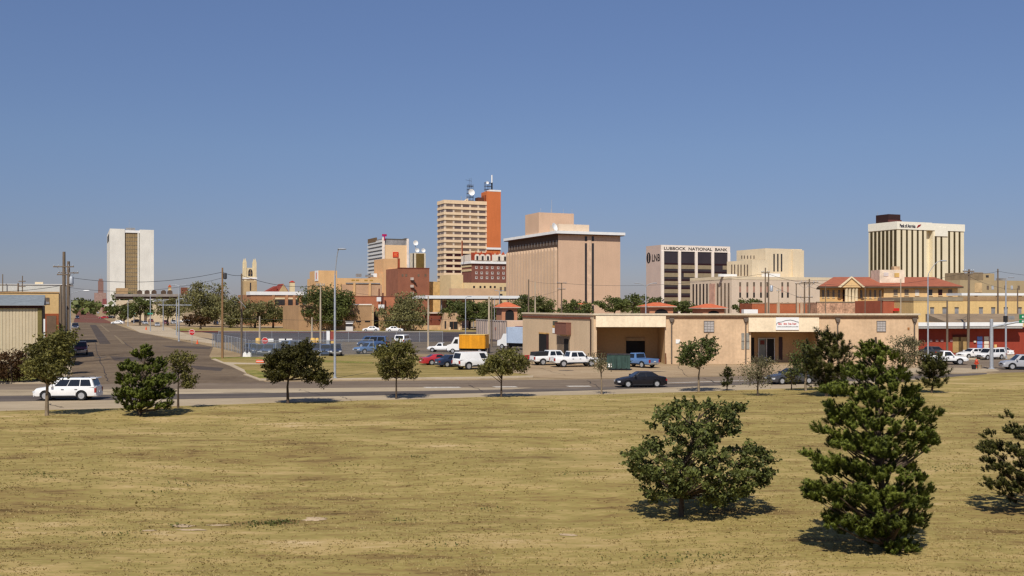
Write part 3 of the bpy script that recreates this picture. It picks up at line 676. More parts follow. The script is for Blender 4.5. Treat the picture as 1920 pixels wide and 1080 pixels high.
def tree(px, py, bbox, label, lm, cat='tree', name='deciduous_tree', n_cl=None, dens=1.0, leaf=None, trunk=None, bark=None, group=None, D=None, flat=0.0, seed=1, gap=0.0, multi=1, lean=0, low=False, rcf=.30, shrub_=False):
    r = np.random.default_rng(seed)
    D_far = bool(D); D = D or DG(py); x0 = X(px, D); l, rt, tp, bt = bbox
    s = D / F; cx, a = X((l + rt) / 2, D) - x0, (rt - l) / 2 * s
    zt, zb = Z(tp, D), max(.15, Z(bt, D)); c = (zt - zb) / 2; zc = (zt + zb) / 2; b = a * .92
    root = empty(name, (x0, D, 0), 0, label, cat, group)
    leaf = leaf or max(.10, (3.5 if D_far else 3.1) * s)
    if D_far and not shrub_: l, rt, bt = l - 5, rt + 5, bt + 5; a = (rt - l) / 2 * s; b = a * .92; zb = max(.15, Z(bt, D)); c = (zt - zb) / 2; zc = (zt + zb) / 2
    rc = rcf * 1.12 * min(a, c * 1.2)
    n_cl = int((n_cl or 34) * 1.35)
    cl = []
    while len(cl) < n_cl:
        p = r.uniform(-1, 1, 3); q = (np.abs(p) ** 2.6).sum() ** (1 / 2.6)
        if q > 1 or (q < .35 and r.random() < .6): continue
        if flat and p[2] < -flat: continue
        # uneven outline
        w = .93 + .22 * noise.noise((p[0]*1.5 + seed, p[1]*1.5, p[2]*1.5))
        cl.append((cx + p[0] * (a - rc * .6) * w * 1.08, p[1] * (b - rc * .6) * w, zc + .12 * b * max(0, -p[1]) * (0 if D_far else 1) + p[2] * (c - rc * .5) * w * 1.08))
    cl = np.array(cl)
    # leaves around every clump, fewer in gaps
    area = math.pi * a * c
    n = int(min(20000, max(500, area / leaf**2 * (15.0 if D_far else 9.5) * dens)))
    k = r.integers(0, n_cl, n); sz = (.65 + .7 * r.random(n_cl))[k]
    off = r.normal(size=(n, 3)); off /= np.linalg.norm(off, axis=1)[:, None]; off *= (r.random(n) ** .5)[:, None]
    off *= (rc * sz)[:, None] * np.array([1.15, 1.15, .8])
    C = cl[k] + off
    C = C[C[:, 2] > .12]
    tt = trunk or max(.05, .035 * (zt) )
    bark = bark or barkm
    if True:
        mb = MB(); ht = zc - c * .35
        bends = [(0, 0, -.05), (lean * .3 + .03 * zt * (r.random() - .5), 0, ht * .35), (lean * .6 + cx * .2, .02 * zt * (r.random() - .5), ht * .7), (lean * .7 + cx * .45, 0, ht), (cx * .8, 0, zc + c * .45)]
        mb.tube(bends, [tt * 1.35, tt, tt * .88, tt * .7, tt * .25], 7)
        mb.build('trunk', bark, root, 60)
        lb = MB()
        for i in r.permutation(n_cl)[:12]:
            q = Vector(cl[i]); st = Vector(bends[2]).lerp(Vector(bends[3]), r.random())
            if q.z < st.z: st = Vector(bends[2])
            mid = st.lerp(q, .5) + Vector((0, 0, .12 * abs(q.x - st.x) + .04))
            lb.tube([st, mid, q], [tt * .5, tt * .32, tt * .1], 5)
        lb.build('limbs', bark, root, 60)
    o = bpy.data.objects.new('crown', leaf_mesh('crown', C, leaf, lm, .4, .62, r)); col.objects.link(o); o.parent = root
    return root

def pine(px, py, prof_, label, lm, seed=1, name='pine_tree', whorls=16, per=6, tuft=.34, blades=34, top=None, D=None, wid=.02, lean=0.0, trunk=.09, group=None, dens=1.0, gapch=.12):
    """prof_: list of (py, left px, right px) outline rows, top first"""
    r = np.random.default_rng(seed); D = D or DG(py); x0 = X(px, D); s = D / F
    root = empty(name, (x0, D, 0), 0, label, 'pine tree', group)
    rows = sorted([(Z(p, D), X(l, D) - x0, X(q, D) - x0) for p, l, q in prof_])
    ztop = rows[-1][0]; zlow = max(.15, rows[0][0])
    def row(z):
        if z <= rows[0][0]: return rows[0][1:]
        for (z0, l0, r0), (z1, l1, r1) in zip(rows, rows[1:]):
            if z <= z1:
                t = (z - z0) / (z1 - z0); return l0 + (l1 - l0) * t, r0 + (r1 - r0) * t
        return rows[-1][1:]
    def axis(z):
        l, q = row(z); t = max(0, min(1, z / ztop)); return (l + q) / 2 * (1 if z > zlow else z / max(zlow, .01)) * min(1, t * 3)
    mb = MB(); pts = [(axis(z) if i else 0, 0, z if i else -.05) for i, z in enumerate(np.linspace(0, ztop * .97, 9))]
    mb.tube(pts, [trunk * (1.15 - .95 * i / 8) for i in range(9)], 7); mb.build('trunk', barkm, root, 60)
    lb = MB(); TC = []; TD = []; TS = []
    for i in range(whorls):
        z = zlow + .12 + (ztop * .97 - zlow) * (i + .5 * r.random()) / whorls
        l, q = row(z); ax = axis(z); m = per + r.integers(-1, 2); ph = r.random() * 6.28
        for j in range(m):
            if r.random() < gapch * .5: continue
            a = ph + 6.283 * j / m + .5 * (r.random() - .5); ca, sa = math.cos(a), math.sin(a)
            reach = ((q - ax) if ca > 0 else (ax - l)) * abs(ca) + (q - l) / 2 * abs(sa) * .95; reach *= (.74 + .36 * r.random()); reach = max(.1, reach - tuft * .25)
            reach = max(reach, .12)
            zi = max(.2, z - reach * .16); tipz = z + reach * (.10 + .2 * r.random())
            P0 = Vector((ax, 0, zi)); P2 = Vector((ax + ca * reach, sa * reach, tipz)); P1 = P0.lerp(P2, .55) + Vector((0, 0, -.07 * reach))
            lb.tube([P0, P1, P2], [trunk * .26, trunk * .16, trunk * .06], 5)
            nt = max(3, int(reach / (tuft * .30) * dens))
            for k in range(nt):
                t = .25 + .78 * (k + r.random() * .6) / nt; t = min(t, 1.0)
                p = (P0.lerp(P1, t / .55) if t < .55 else P1.lerp(P2, (t - .55) / .45))
                side = r.normal(size=3) * tuft * (.62 - .3 * t); side[2] = abs(side[2]) * .55
                d = Vector((ca * .7, sa * .7, .75 + .5 * r.random())) + Vector(r.normal(size=3) * .35); d.normalize()
                TC.append(tuple(p + Vector(side))); TD.append(tuple(d)); TS.append(.7 + .55 * r.random())
    for k in range(5):
        TC.append((axis(ztop), 0, ztop - tuft * .8 * k / 4 - tuft*.7)); TD.append((.1 * r.normal(), .1 * r.normal(), 1)); TS.append(.9)
    lb.build('limbs', barkm, root, 60)
    TC = np.array(TC); TD = np.array(TD); TS = np.array(TS); n = len(TC)
    # every tuft: blades leaving a short twig, bottle-brush fashion
    C = np.repeat(TC, blades, 0); Dd = np.repeat(TD, blades, 0); S = np.repeat(TS, blades) * tuft; N = len(C)
    t = r.random(N); base = C + Dd * (t * S * .8)[:, None]
    rad = r.normal(size=(N, 3)); rad -= Dd * (rad * Dd).sum(1)[:, None]; rad /= np.linalg.norm(rad, axis=1)[:, None]
    tip = base + (rad * 1.0 + Dd * .45) * (S * (.40 + .12 * r.random(N)) * (1 - .45 * t))[:, None]
    wv = np.cross(rad, Dd) * (wid * .5)
    V = np.empty((N, 3, 3)); V[:, 0] = base - wv; V[:, 1] = base + wv; V[:, 2] = tip
    V[:, :, 2] = np.maximum(V[:, :, 2], .05)
    me = bpy.data.meshes.new('crown')
    me.vertices.add(N * 3); me.vertices.foreach_set('co', V.reshape(-1)); me.loops.add(N * 3)
    me.loops.foreach_set('vertex_index', np.arange(N * 3, dtype=np.int32)); me.polygons.add(N)
    me.polygons.foreach_set('loop_start', np.arange(0, N * 3, 3, dtype=np.int32)); me.update(); me.validate(); me.materials.append(lm)
    o = bpy.data.objects.new('crown', me); col.objects.link(o); o.parent = root
    return root

# ---- trees grown into a measured outline: boughs end in separate leafy masses
def zpts(ox, oy, k, pts): return [(ox + a / k, oy + b / k) for a, b in pts]
def inside(p, poly):
    x, y = p; c = False
    for (x0, y0), (x1, y1) in zip(poly, poly[1:] + poly[:1]):
        if (y0 > y) != (y1 > y) and x < (x1 - x0) * (y - y0) / (y1 - y0) + x0: c = not c
    return c
def grow(poly, px, D, x0, n, rad, r, depth=.9, zmin=.1, tier=0):
    """n mass centres filling the crown volume whose outline was measured; rad = mass radius in metres"""
    s = D / F; xs = [p[0] for p in poly]; ys = [p[1] for p in poly]; out = []
    rows = {}
    def ext(y):
        k = int(y)
        if k not in rows:
            h = [x for x in np.arange(min(xs), max(xs), 2) if inside((x, y), poly)]; rows[k] = (min(h), max(h)) if h else None
        return rows[k]
    tries = 0; rp = rad / s * .6
    while len(out) < n and tries < n * 60:
        tries += 1; p = (r.uniform(min(xs), max(xs)), r.uniform(min(ys), max(ys)))
        if not inside(p, poly): continue
        if sum(inside((p[0] + rp * a, p[1] + rp * b), poly) for a, b in ((1, 0), (-1, 0), (0, 1), (0, -1))) < 3: continue
        e = ext(p[1])
        if not e: continue
        l, q = e; hw = max(3, (q - l) / 2); u = min(1, abs(p[0] - (l + q) / 2) / hw)
        hd = hw * s * depth * math.sqrt(max(0, 1 - u * u)); t = r.uniform(-1, 1); t = math.copysign(abs(t) ** .6, t)
        y = hd * t; P = Vector((X(p[0], D + y) - x0, y, Z(p[1], D + y)))
        if P.z < zmin: continue
        if tier and ((P.z + .18 * math.hypot(P.x, P.y) * -1) / tier + .16 * math.sin(2 * math.atan2(P.y, P.x) + P.z)) % 1 > .66: continue
        if any((P - Q).length < rad * .55 for Q in out): continue
        out.append(P)
    return out
def frame(root, x0, D, trunk_px, r, masses, tr, bark, fork, nl=26, sag=.05):
    """trunk through measured points, limbs out to the masses"""
    T = [Vector((X(a, D) - x0, 0, Z(b, D))) for a, b in trunk_px]; T[0].z = -.05
    k = len(T); MB().tube(T, [tr * (1.25 if i == 0 else 1 - .75 * i / (k - 1)) for i in range(k)], 8).build('trunk', bark, root, 60)
    zf = fork; lb = MB(); top = T[-1].z
    for i in r.permutation(len(masses))[:nl]:
        q = masses[i]; h = math.hypot(q.x - T[-1].x, q.y); z = min(max(zf, q.z - .55 * h - .1), top * .96); j = 0
        while j < k - 2 and T[j + 1].z < z: j += 1
        t = (z - T[j].z) / max(.01, T[j + 1].z - T[j].z); S = T[j].lerp(T[j + 1], max(0, min(1, t))); M_ = S.lerp(q, .55) + Vector((0, 0, sag * h))
        lb.tube([S, M_, q], [tr * .42, tr * .26, tr * .08], 5)
    lb.build('limbs', bark, root, 60)
def sil_tree(px, py, poly, trunk_px, label, lm, n, rad, leaf, per, seed, tr=.09, bark=None, fork=.8, D=None, depth=.9, nl=26, cat='tree', name='deciduous_tree', flat=.8, group=None):
    r = np.random.default_rng(seed); D = D or DG(py); x0 = X(px, D); root = empty(name, (x0, D, 0), 0, label, cat, group)
    m = grow(poly, px, D, x0, n, rad, r, depth); frame(root, x0, D, trunk_px, r, m, tr, bark or barkm, fork, nl)
    C = []; cxm = sum(m, Vector()) / len(m)
    for q in m:
        k = int(per * (.6 + .8 * r.random())); o = r.normal(size=(k, 3)); o /= np.linalg.norm(o, axis=1)[:, None]; o *= (r.random(k) ** .45)[:, None] * rad * (.8 + .45 * r.random()) * np.array([1.1, 1.1, flat])
        C.append(np.array(q) + o)
        if r.random() < .6:                                     # a leafy twig reaching out of the mass
            c_ = Vector((m[0].x * 0 + cxm.x, cxm.y, cxm.z)); d = (q - c_); d.z = abs(d.z) * .6 + .25 * rad; d = d.normalized() if d.length > .01 else Vector((0, 0, 1))
            k = max(5, per // 4); t = r.random(k)[:, None]; C.append(np.array(q) + np.array(d) * (rad * (.7 + 1.15 * t)) + r.normal(size=(k, 3)) * rad * .13)
    C = np.concatenate(C); C = C[C[:, 2] > .06]
    o = bpy.data.objects.new('crown', leaf_mesh('crown', C, leaf, lm, .5, .6, r)); col.objects.link(o); o.parent = root; return root
def sil_pine(px, py, poly, trunk_px, label, lm, n, rad, tufts_, blades, seed, tr=.1, wid=.03, D=None, depth=.85, nl=60, fork=.4, tier=0):
    r = np.random.default_rng(seed); D = D or DG(py); x0 = X(px, D); root = empty('pine_tree', (x0, D, 0), 0, label, 'pine tree')
    m = grow(poly, px, D, x0, n, rad, r, depth, zmin=.12, tier=tier); frame(root, x0, D, trunk_px, r, m, tr, barkm, fork, nl, -.06)
    TC, TD, TS = [], [], []
    for q in m:
        out = Vector((q.x, q.y, 0)); out = out.normalized() if out.length > .05 else Vector((0, 0, 0)); sz = .8 + .45 * r.random()
        for k in range(tufts_):
            o = r.normal(size=3); o /= np.linalg.norm(o); o *= rad * .55 * sz * r.random() ** .4; o[2] *= .6
            d = out * .55 + Vector(o / (rad * .6)) * .55 + Vector((0, 0, .8)); d.normalize(); TC.append(tuple(q + Vector(o))); TD.append(tuple(d)); TS.append(rad * sz)
    TC, TD, TS = np.array(TC), np.array(TD), np.array(TS)
    C = np.repeat(TC, blades, 0); Dd = np.repeat(TD, blades, 0); S = np.repeat(TS, blades); N = len(C)
    t = r.random(N); base = C + Dd * (t * S * .75)[:, None]; rv = r.normal(size=(N, 3)); rv -= Dd * (rv * Dd).sum(1)[:, None]; rv /= np.linalg.norm(rv, axis=1)[:, None]
    tip = base + (rv * .9 + Dd * .6) * (S * (.34 + .14 * r.random(N)) * (1 - .35 * t))[:, None]; wv = np.cross(rv, Dd) * (wid * .5)
    V = np.empty((N, 3, 3)); V[:, 0] = base - wv; V[:, 1] = base + wv; V[:, 2] = tip; V[:, :, 2] = np.maximum(V[:, :, 2], .04)
    me = bpy.data.meshes.new('crown'); me.vertices.add(N * 3); me.vertices.foreach_set('co', V.reshape(-1)); me.loops.add(N * 3)
    me.loops.foreach_set('vertex_index', np.arange(N * 3, dtype=np.int32)); me.polygons.add(N); me.polygons.foreach_set('loop_start', np.arange(0, N * 3, 3, dtype=np.int32)); me.update(); me.validate(); me.materials.append(lm)
    o = bpy.data.objects.new('crown', me); col.objects.link(o); o.parent = root; return root

# ---- the three near trees
BIGPINE = [(1632,632),(1642,624),(1655,638),(1674,660),(1692,680),(1702,700),(1714,722),(1740,733),(1726,755),(1724,775),(1766,770),(1772,780),(1742,802),(1740,815),(1758,818),(1757,847),(1735,852),(1708,862),(1738,900),(1750,918),(1732,950),(1744,972),(1738,988),(1704,995),(1714,1018),(1732,1030),(1692,1056),(1655,1036),(1606,1008),(1560,1000),(1540,985),(1552,966),(1520,945),(1508,905),(1530,886),(1500,852),(1492,838),(1530,842),(1560,852),(1552,822),(1515,800),(1545,792),(1560,788),(1545,752),(1534,735),(1562,728),(1588,718),(1574,690),(1600,678),(1604,660),(1620,648)]
sil_pine(1672, 1050, BIGPINE, [(1672,1050),(1660,980),(1650,880),(1645,760),(1643,690),(1642,632)], 'tall shaggy pine in the right foreground, the largest tree in the field', L_pine, 640, .25, 6, 54, 5, tr=.12, wid=.030, nl=110, tier=.72)
OAK = [(1172,850),(1200,830),(1218,822),(1222,795),(1228,768),(1262,756),(1290,752),(1330,752),(1360,756),(1394,752),(1390,775),(1380,800),(1376,826),(1350,838),(1380,842),(1410,828),(1440,842),(1452,852),(1446,872),(1454,880),(1446,898),(1420,915),(1400,938),(1360,944),(1320,946),(1290,932),(1262,930),(1235,942),(1196,936),(1200,905),(1182,890)]
sil_tree(1277, 974, OAK, [(1277,974),(1278,925),(1284,870),(1300,815),(1312,775)], 'round broad-leaved tree on a short trunk left of the tall foreground pine', L_near, 330, .20, .135, 46, 21, tr=.085, fork=.75, nl=70)
RPINE = [(1870,772),(1885,766),(1902,790),(1925,800),(1945,772),(1970,760),(2000,790),(2030,850),(2050,900),(2030,950),(1960,966),(1900,946),(1870,932),(1834,906),(1850,882),(1830,856),(1850,810),(1882,818),(1890,800)]
sil_pine(1955, 966, RPINE, [(1955,966),(1952,900),(1950,830),(1950,775)], 'bushy pine cut off by the right edge of the photo', L_pined, 260, .24, 6, 48, 9, tr=.1, wid=.03, nl=60, tier=.62)

# ---- the row along the road, left to right
sil_pine(262, 783, zpts(0,580,4.8,[(1270,330),(1370,355),(1400,420),(1475,455),(1485,540),(1570,600),(1595,680),(1540,740),(1590,800),(1570,875),(1500,925),(1400,905),(1300,915),(1240,900),(1150,935),(1080,885),(1045,830),(995,740),(1080,685),(1055,600),(1050,520),(1150,480),(1190,400)]), [(262,783),(264,745),(268,700),(272,658)], 'dense dark pine on the left beside the white driving vehicle', L_pine, 240, .36, 6, 36, 12, tr=.14, wid=.06, nl=50, tier=.95)
sil_tree(88, 783, zpts(0,580,4.8,[(190,570),(240,470),(290,330),(340,250),(430,270),(500,195),(600,190),(690,225),(695,290),(640,305),(600,340),(645,430),(610,500),(655,570),(590,615),(480,650),(400,660),(330,615),(250,605)]), [(88,783),(88,740),(90,700),(94,660),(104,630)], 'leafy tree with bare trunk standing in front of the white driving vehicle', L_olive, 170, .34, .17, 46, 31, tr=.12, bark=barkp, fork=2.2)
sil_tree(334, 769, zpts(0,580,4.8,[(1490,430),(1540,390),(1630,375),(1720,385),(1800,440),(1740,490),(1690,520),(1740,580),(1795,640),(1740,715),(1650,710),(1640,640),(1600,600),(1540,560),(1560,500)]), [(334,769),(334,730),(335,700),(338,664)], 'slender open tree just right of the dense left pine', L_olive, 62, .30, .16, 34, 32, tr=.075, fork=1.6)
sil_tree(540, 758, zpts(340,580,4.8,[(755,520),(770,470),(785,390),(870,375),(960,325),(1060,305),(1130,280),(1205,330),(1240,420),(1255,480),(1300,560),(1330,655),(1305,700),(1250,695),(1200,640),(1130,665),(1100,615),(1030,600),(960,610),(900,635),(840,665),(795,640),(790,560)]), [(540,758),(539,725),(542,700),(550,670),(556,648)], 'dense rounded dark tree in front of the fenced yard', L_dark, 230, .32, .17, 56, 33, tr=.10, fork=1.8)
sil_tree(743, 748, zpts(680,580,4.8,[(85,430),(150,330),(250,295),(340,275),(420,305),(475,400),(495,470),(445,520),(485,600),(465,640),(380,605),(300,610),(220,630),(150,600),(155,520)]), [(743,748),(743,715),(744,690),(745,650)], 'rounded grey green tree on a thin trunk right of the tall lamp pole', L_olive, 160, .32, .17, 46, 34, tr=.075, fork=1.6)
sil_tree(940, 746, zpts(680,580,4.8,[(1025,565),(1060,515),(1110,480),(1120,415),(1200,385),(1290,362),(1370,365),(1455,420),(1490,515),(1440,575),(1380,545),(1320,580),(1250,570),(1190,550),(1120,570),(1060,590)]), [(940,746),(940,718),(942,700),(945,664)], 'umbrella shaped tree in front of the white panel vehicle', L_olive, 150, .30, .17, 46, 35, tr=.08, fork=1.2)
tree(1128, 740, (1098, 1150, 658, 700), 'thin sparse tree with forked trunk left of the black sedan', L_grey, n_cl=16, dens=.38, trunk=.06, seed=36, bark=barkp, rcf=.4)
sil_tree(1310, 735, zpts(960,560,4.8,[(1480,560),(1535,420),(1620,395),(1700,355),(1760,375),(1835,375),(1860,460),(1835,525),(1785,540),(1775,600),(1700,610),(1640,600),(1590,640),(1515,610)]), [(1310,735),(1310,705),(1312,690),(1314,645)], 'open tree with tufted branches right of the black sedan', L_green, 70, .38, .19, 52, 37, tr=.09, bark=barkp, fork=1.9)
pine(1363, 733, [(696,1360,1367),(710,1354,1372),(722,1354,1372),(730,1358,1370)], 'small knee high pine sapling right of the tufted tree', L_pined, 41, whorls=6, per=5, tuft=.4, blades=24, trunk=.05, wid=.06)
tree(1421, 745, (1382, 1462, 660, 728), 'pale grey green wispy tree in front of the warehouse entrance', L_grey, n_cl=26, dens=.55, trunk=.07, seed=38, rcf=.36)
tree(1484, 733, (1462, 1510, 690, 724), 'small dark young tree before the passing grey car', L_olive, n_cl=18, dens=.6, trunk=.05, seed=39)
tree(1511, 736, (1474, 1552, 638, 712), 'grey green tree on a pale trunk behind the dark mid pine', L_green, n_cl=30, dens=.8, trunk=.09, bark=barkp, seed=40)
pine(1548, 748, [(630,1545,1562),(650,1528,1585),(675,1520,1592),(700,1512,1590),(720,1525,1582),(735,1540,1570)], 'dark mid sized pine just left of the tall foreground pine', L_pined, 44, whorls=10, per=6, tuft=.8, blades=70, trunk=.12, wid=.06, dens=.9)
tree(1692, 720, (1655, 1735, 628, 690), 'grey green tree rising behind the tall foreground pine', L_grey, n_cl=30, dens=.9, trunk=.1, seed=45)
pine(1746, 741, [(674,1740,1762),(690,1732,1770),(705,1728,1772),(720,1732,1768),(732,1740,1758)], 'compact bushy pine right of the tall foreground pine', L_pined, 46, whorls=8, per=6, tuft=.7, blades=60, trunk=.09, wid=.06, dens=.9)
# shrubs at far left
tree(22, 716, (-24, 62, 652, 712), 'reddish brown oleander shrub before the metal shed', L_red, 'shrub', 'shrub', n_cl=30, dens=1.2, D=96, seed=50, trunk=.08)
tree(70, 714, (38, 110, 640, 710), 'green shrub mass between the red shrub and the side street', L_dark, 'shrub', 'shrub', n_cl=30, dens=1.2, D=99, seed=51, trunk=.08)
tree(118, 705, (98, 138, 618, 690), 'green tree at the corner of the metal shed', L_green, n_cl=26, dens=1.0, D=108, seed=52, trunk=.1)

# ---- trees of the middle distance, each with its own crown
BT = 'trees among the buildings'
for i, (px, py, bb, lb, lm, dn, D) in enumerate([
    (384,610,(344,418,530,606),'big olive tree at the left end of the parking lot',L_farol,1.0,330),
    (432,612,(408,470,556,612),'olive tree just right of the left utility pole',L_farol,1.0,320),
    (404,600,(388,428,526,585),'thin tall wispy tree top behind the left utility pole',L_farol,.45,360),
    (478,613,(450,536,558,608),'spreading tree before the brick building with the white roof',L_farol,.9,315),
    (512,612,(490,532,574,602),'smaller tree right of the spreading one, before the brick wall',L_far,.9,318),
    (600,620,(553,664,532,612),'large dense dark tree left of the tall lamp pole',L_far,1.2,290),
    (622,618,(598,664,552,608),'right hand shoulder tree behind the tall lamp pole',L_far,1.0,295),
    (742,622,(698,806,556,616),'broad olive tree before the brown brick block',L_farol,.9,285),
    (764,618,(735,800,545,600),'upper wispy tree in front of the fire escape wall',L_farol,.5,300),
    (262,606,(240,292,556,592),'small lot tree in front of the arched building',L_far,1.0,350),
    (314,606,(292,350,556,592),'olive lot tree left of the lamp posts',L_farol,.9,350),
    (232,600,(213,254,568,594),'green trees under the left arch of the pale building',L_far,1.0,400),
    (376,612,(366,392,592,606),'little dark tree at the stop sign corner',L_red,1.0,300),
    (355,607,(344,372,588,604),'dark red leaved tree in the lot behind the stop sign',L_red,1.0,340),
    (880,598,(832,932,562,600),'green tree mass under the long white canopy, left part',L_far,1.4,297),
    (905,600,(870,960,570,602),'green tree right part under the long white canopy',L_far,1.4,292),
    (1002,590,(966,1040,550,592),'dark green tree left of the big ribbed office block',L_far,1.2,300),
    (985,600,(960,1012,574,606),'low green tree by the tile roofed kiosk',L_far,1.1,255),
    (1073,590,(1045,1100,561,586),'low dark tree at the foot of the ribbed block',L_far,1.1,310),
    (1150,590,(1112,1204,556,584),'rounded green tree right of the ribbed block',L_far,1.2,310),
    (1232,590,(1212,1262,554,582),'green tree before the bank with black glass',L_far,1.1,330),
    (1278,590,(1256,1300,560,584),'green tree right of the first small tiled roof',L_far,1.1,330),
    (1410,590,(1372,1446,558,586),'green tree before the pale stepped courthouse',L_far,1.2,300),
    (1186,585,(1166,1212,550,574),'tree against the sky between the ribbed block and the bank',L_far,1.0,420),
    (1088,590,(1060,1112,566,590),'low hedge like tree behind the warehouse roof',L_far,1.1,280),
    (205,592,(196,226,572,592),'street tree at the foot of the white slab tower',L_far,1.0,560),
    (172,582,(160,184,560,580),'dark tree at the far end of the side street',L_far,1.0,900),
    (148,580,(138,160,558,576),'dark tree far up the side street, left side',L_far,1.0,1000),
    (230,590,(214,250,545,562),'tree tops above the low pale arched building',L_far,1.0,700)]):
    tree(px, 0, bb, lb, lm, dens=dn, D=D, group=BT, seed=100 + i, n_cl=30, trunk=.28)
# far woods on the horizon: one mass
def woods(name, y, x0, x1, hmin, hmax, label, seed):
    r = np.random.default_rng(seed); n = int((x1 - x0) / 26); C = []
    for i in range(n):
        x = x0 + (x1 - x0) * r.random(); h = hmin + (hmax - hmin) * r.random()
        m = 60; C.append(np.column_stack([x + r.normal(size=m) * 11, y + r.normal(size=m) * 25, h * (.15 + .8 * r.random(m))]))
    o = bpy.data.objects.new(name, leaf_mesh(name, np.concatenate(C), 4.0, L_far, .4, .8, r)); col.objects.link(o)
    tag(o, label, 'woods', None, 'stuff')
woods('distant_woods', 1500, -1100, 1100, 8, 15, 'distant line of city trees along the horizon', 3)
woods('distant_woods', 700, -420, -290, 6, 12, 'trees lining the far end of the side street on the left', 4)
woods('distant_woods', 620, 60, 420, 5, 10, 'low tree belt behind the bank and courthouse', 5)

# low green weeds by the bare patches of the field
def weeds():
    r = np.random.default_rng(77); C = []
    for px, py, w, n in ((470,990,.5,40),(512,987,.35,90),(528,986,.3,80),(500,989,.4,60),(785,866,.25,30),(92,905,.4,40),(60,898,.5,40),(330,994,.3,30),(1790,886,.8,60),(1765,892,.5,30),(1255,1062,.6,50),(1320,1058,.5,40),(640,880,.5,25),(215,1012,.6,40),(840,1030,.5,25),(1080,900,.5,25),(300,930,.6,40),(350,915,.5,30),(1650,780,.8,30),(760,985,.4,30),(930,955,.5,25)):
        cx, cy = G(px, py)
        for k in range(n):
            x, y = cx + r.normal() * w, cy + r.normal() * w * .7; C.append((x, y, field_z(x, y) + .02 + .07 * r.random()))
    o = bpy.data.objects.new('weeds', leaf_mesh('weeds', np.array(C), .085, leafmat('weed_leaf', A(58,66,26), A(110,112,52), 1.5), 1.2, .6, r)); col.objects.link(o)
    tag(o, 'low dark green weeds dotted over the dry field', 'weeds', None, 'stuff')
weeds()
# ================================================================ BUILDINGS
GRID = R(23.2)
class Bld:
    """local x along the front (right) face, local y going back along the left face; origin at the near corner"""
    def __init__(s, name, label, px, D, pl, pr, cat='building', group=None, rot=GRID, L=None, W=None):
        s.C = (X(px, D), D); s.c, s.s = math.cos(rot), math.sin(rot); s.D = D
        s.root = empty(name, (s.C[0], D, 0), rot, label, cat, group)
        s.W = W if W else s.tE(pr); s.L = L if L else s.tS(pl)
    def tE(s, px):
        k = (px - CX) / F; return (k * s.C[1] - s.C[0]) / (s.c - k * s.s)
    def tS(s, px):
        k = (px - CX) / F; return (k * s.C[1] - s.C[0]) / (-s.s - k * s.c)
    def zE(s, px, py): return Z(py, s.C[1] + s.tE(px) * s.s)
    def zS(s, px, py): return Z(py, s.C[1] + s.tS(px) * s.c)
    def z(s, py): return Z(py, s.D)
    def box(s, nm, m, x0, x1, y0, y1, z0, z1, parent=None): return bx(nm, m, parent or s.root, x0, x1, y0, y1, z0, z1)
    def E(s, nm, m, a, b, c, d, out=.06, thick=.06, parent=None):
        """panel on the front face from picture rectangle a,b .. c,d"""
        z1, z0 = s.zE((a + c) / 2, b), s.zE((a + c) / 2, d)
        return s.box(nm, m, s.tE(a), s.tE(c), -out, thick - out if thick > out else 0.02, z0, z1, parent)
    def S(s, nm, m, a, b, c, d, out=.06, thick=.06, parent=None):
        z1, z0 = s.zS((a + c) / 2, b), s.zS((a + c) / 2, d); t0, t1 = sorted((s.tS(a), s.tS(c)))
        return s.box(nm, m, -out, thick - out if thick > out else 0.02, t0, t1, z0, z1, parent)
    def roof(s, m, z, par=.5, t=.35, nm='roof_parapet', x1=None, y1=None):
        x1 = x1 or s.W; y1 = y1 or s.L; mb = MB()
        mb.box(-.05, x1 + .05, -.05, t, z, z + par); mb.box(-.05, x1 + .05, y1 - t, y1 + .05, z, z + par)
        mb.box(-.05, t, t, y1 - t, z, z + par); mb.box(x1 - t, x1 + .05, t, y1 - t, z, z + par); return mb.build(nm, m, s.root)
def panes(b, face, cols, rows, m, out=.05, nm='window', mats=None):
    """cols/rows: metre intervals along the face / up; every window an object sharing a mesh"""
    ms = mats or [m]; r = random.Random(len(cols) * 31 + len(rows))
    for i, (t0, t1) in enumerate(cols):
        for j, (z0, z1) in enumerate(rows):
            mm = r.choice(ms); w, h = round(t1 - t0, 3), round(z1 - z0, 3)
            if face == 'E': me = cmesh(('pane', 'E', w, h, mm.name), lambda: MB().box(0, w, -out, .03, 0, h).mesh(nm, mm)); p = (t0, 0, z0)
            else: me = cmesh(('pane', 'S', w, h, mm.name), lambda: MB().box(-out, .03, 0, w, 0, h).mesh(nm, mm)); p = (0, t0, z0)
            o = link(nm, me, b.root); o.location = p
def spans(t0, t1, n, frac):
    w = (t1 - t0) / n; return [(t0 + w * (i + .5 - frac / 2), t0 + w * (i + .5 + frac / 2)) for i in range(n)]

# ---- white slab tower, far left
wt = mat('white_marble_panel', A(226,222,210), .7, .07, .12, .06, 1.5, streak=.05)
b = Bld('slab_tower', 'tall white windowless slab tower with a brown central strip on the left skyline', 206, 900, 200.5, 288.5)
zt = b.z(428.5); b.L = max(b.L, 24)
c0, c1 = b.tE(234), b.tE(258); c2, c3 = b.tE(260.5), b.tE(262)
mb = MB(); mb.box(0, c0, 0, b.L, 0, zt); mb.box(c3, b.W, 0, b.L, 0, zt - .2); mb.box(c0, c3, 1.6, b.L, 0, zt - 2); mb.box(c1, c2, .5, 1.6, 0, zt - 1)
mb.build('wall', wt, b.root)
b.box('roof_slab', white, c0, c3, .4, 6, zt - 3.2, zt - 1.0)
b.box('glazed_strip', mat('brown_glazing', A(150,128,92), .4, .15, .3, .1, 2), c0, c1, 1.2, 1.58, 0, zt - 3.3)
mb = MB()
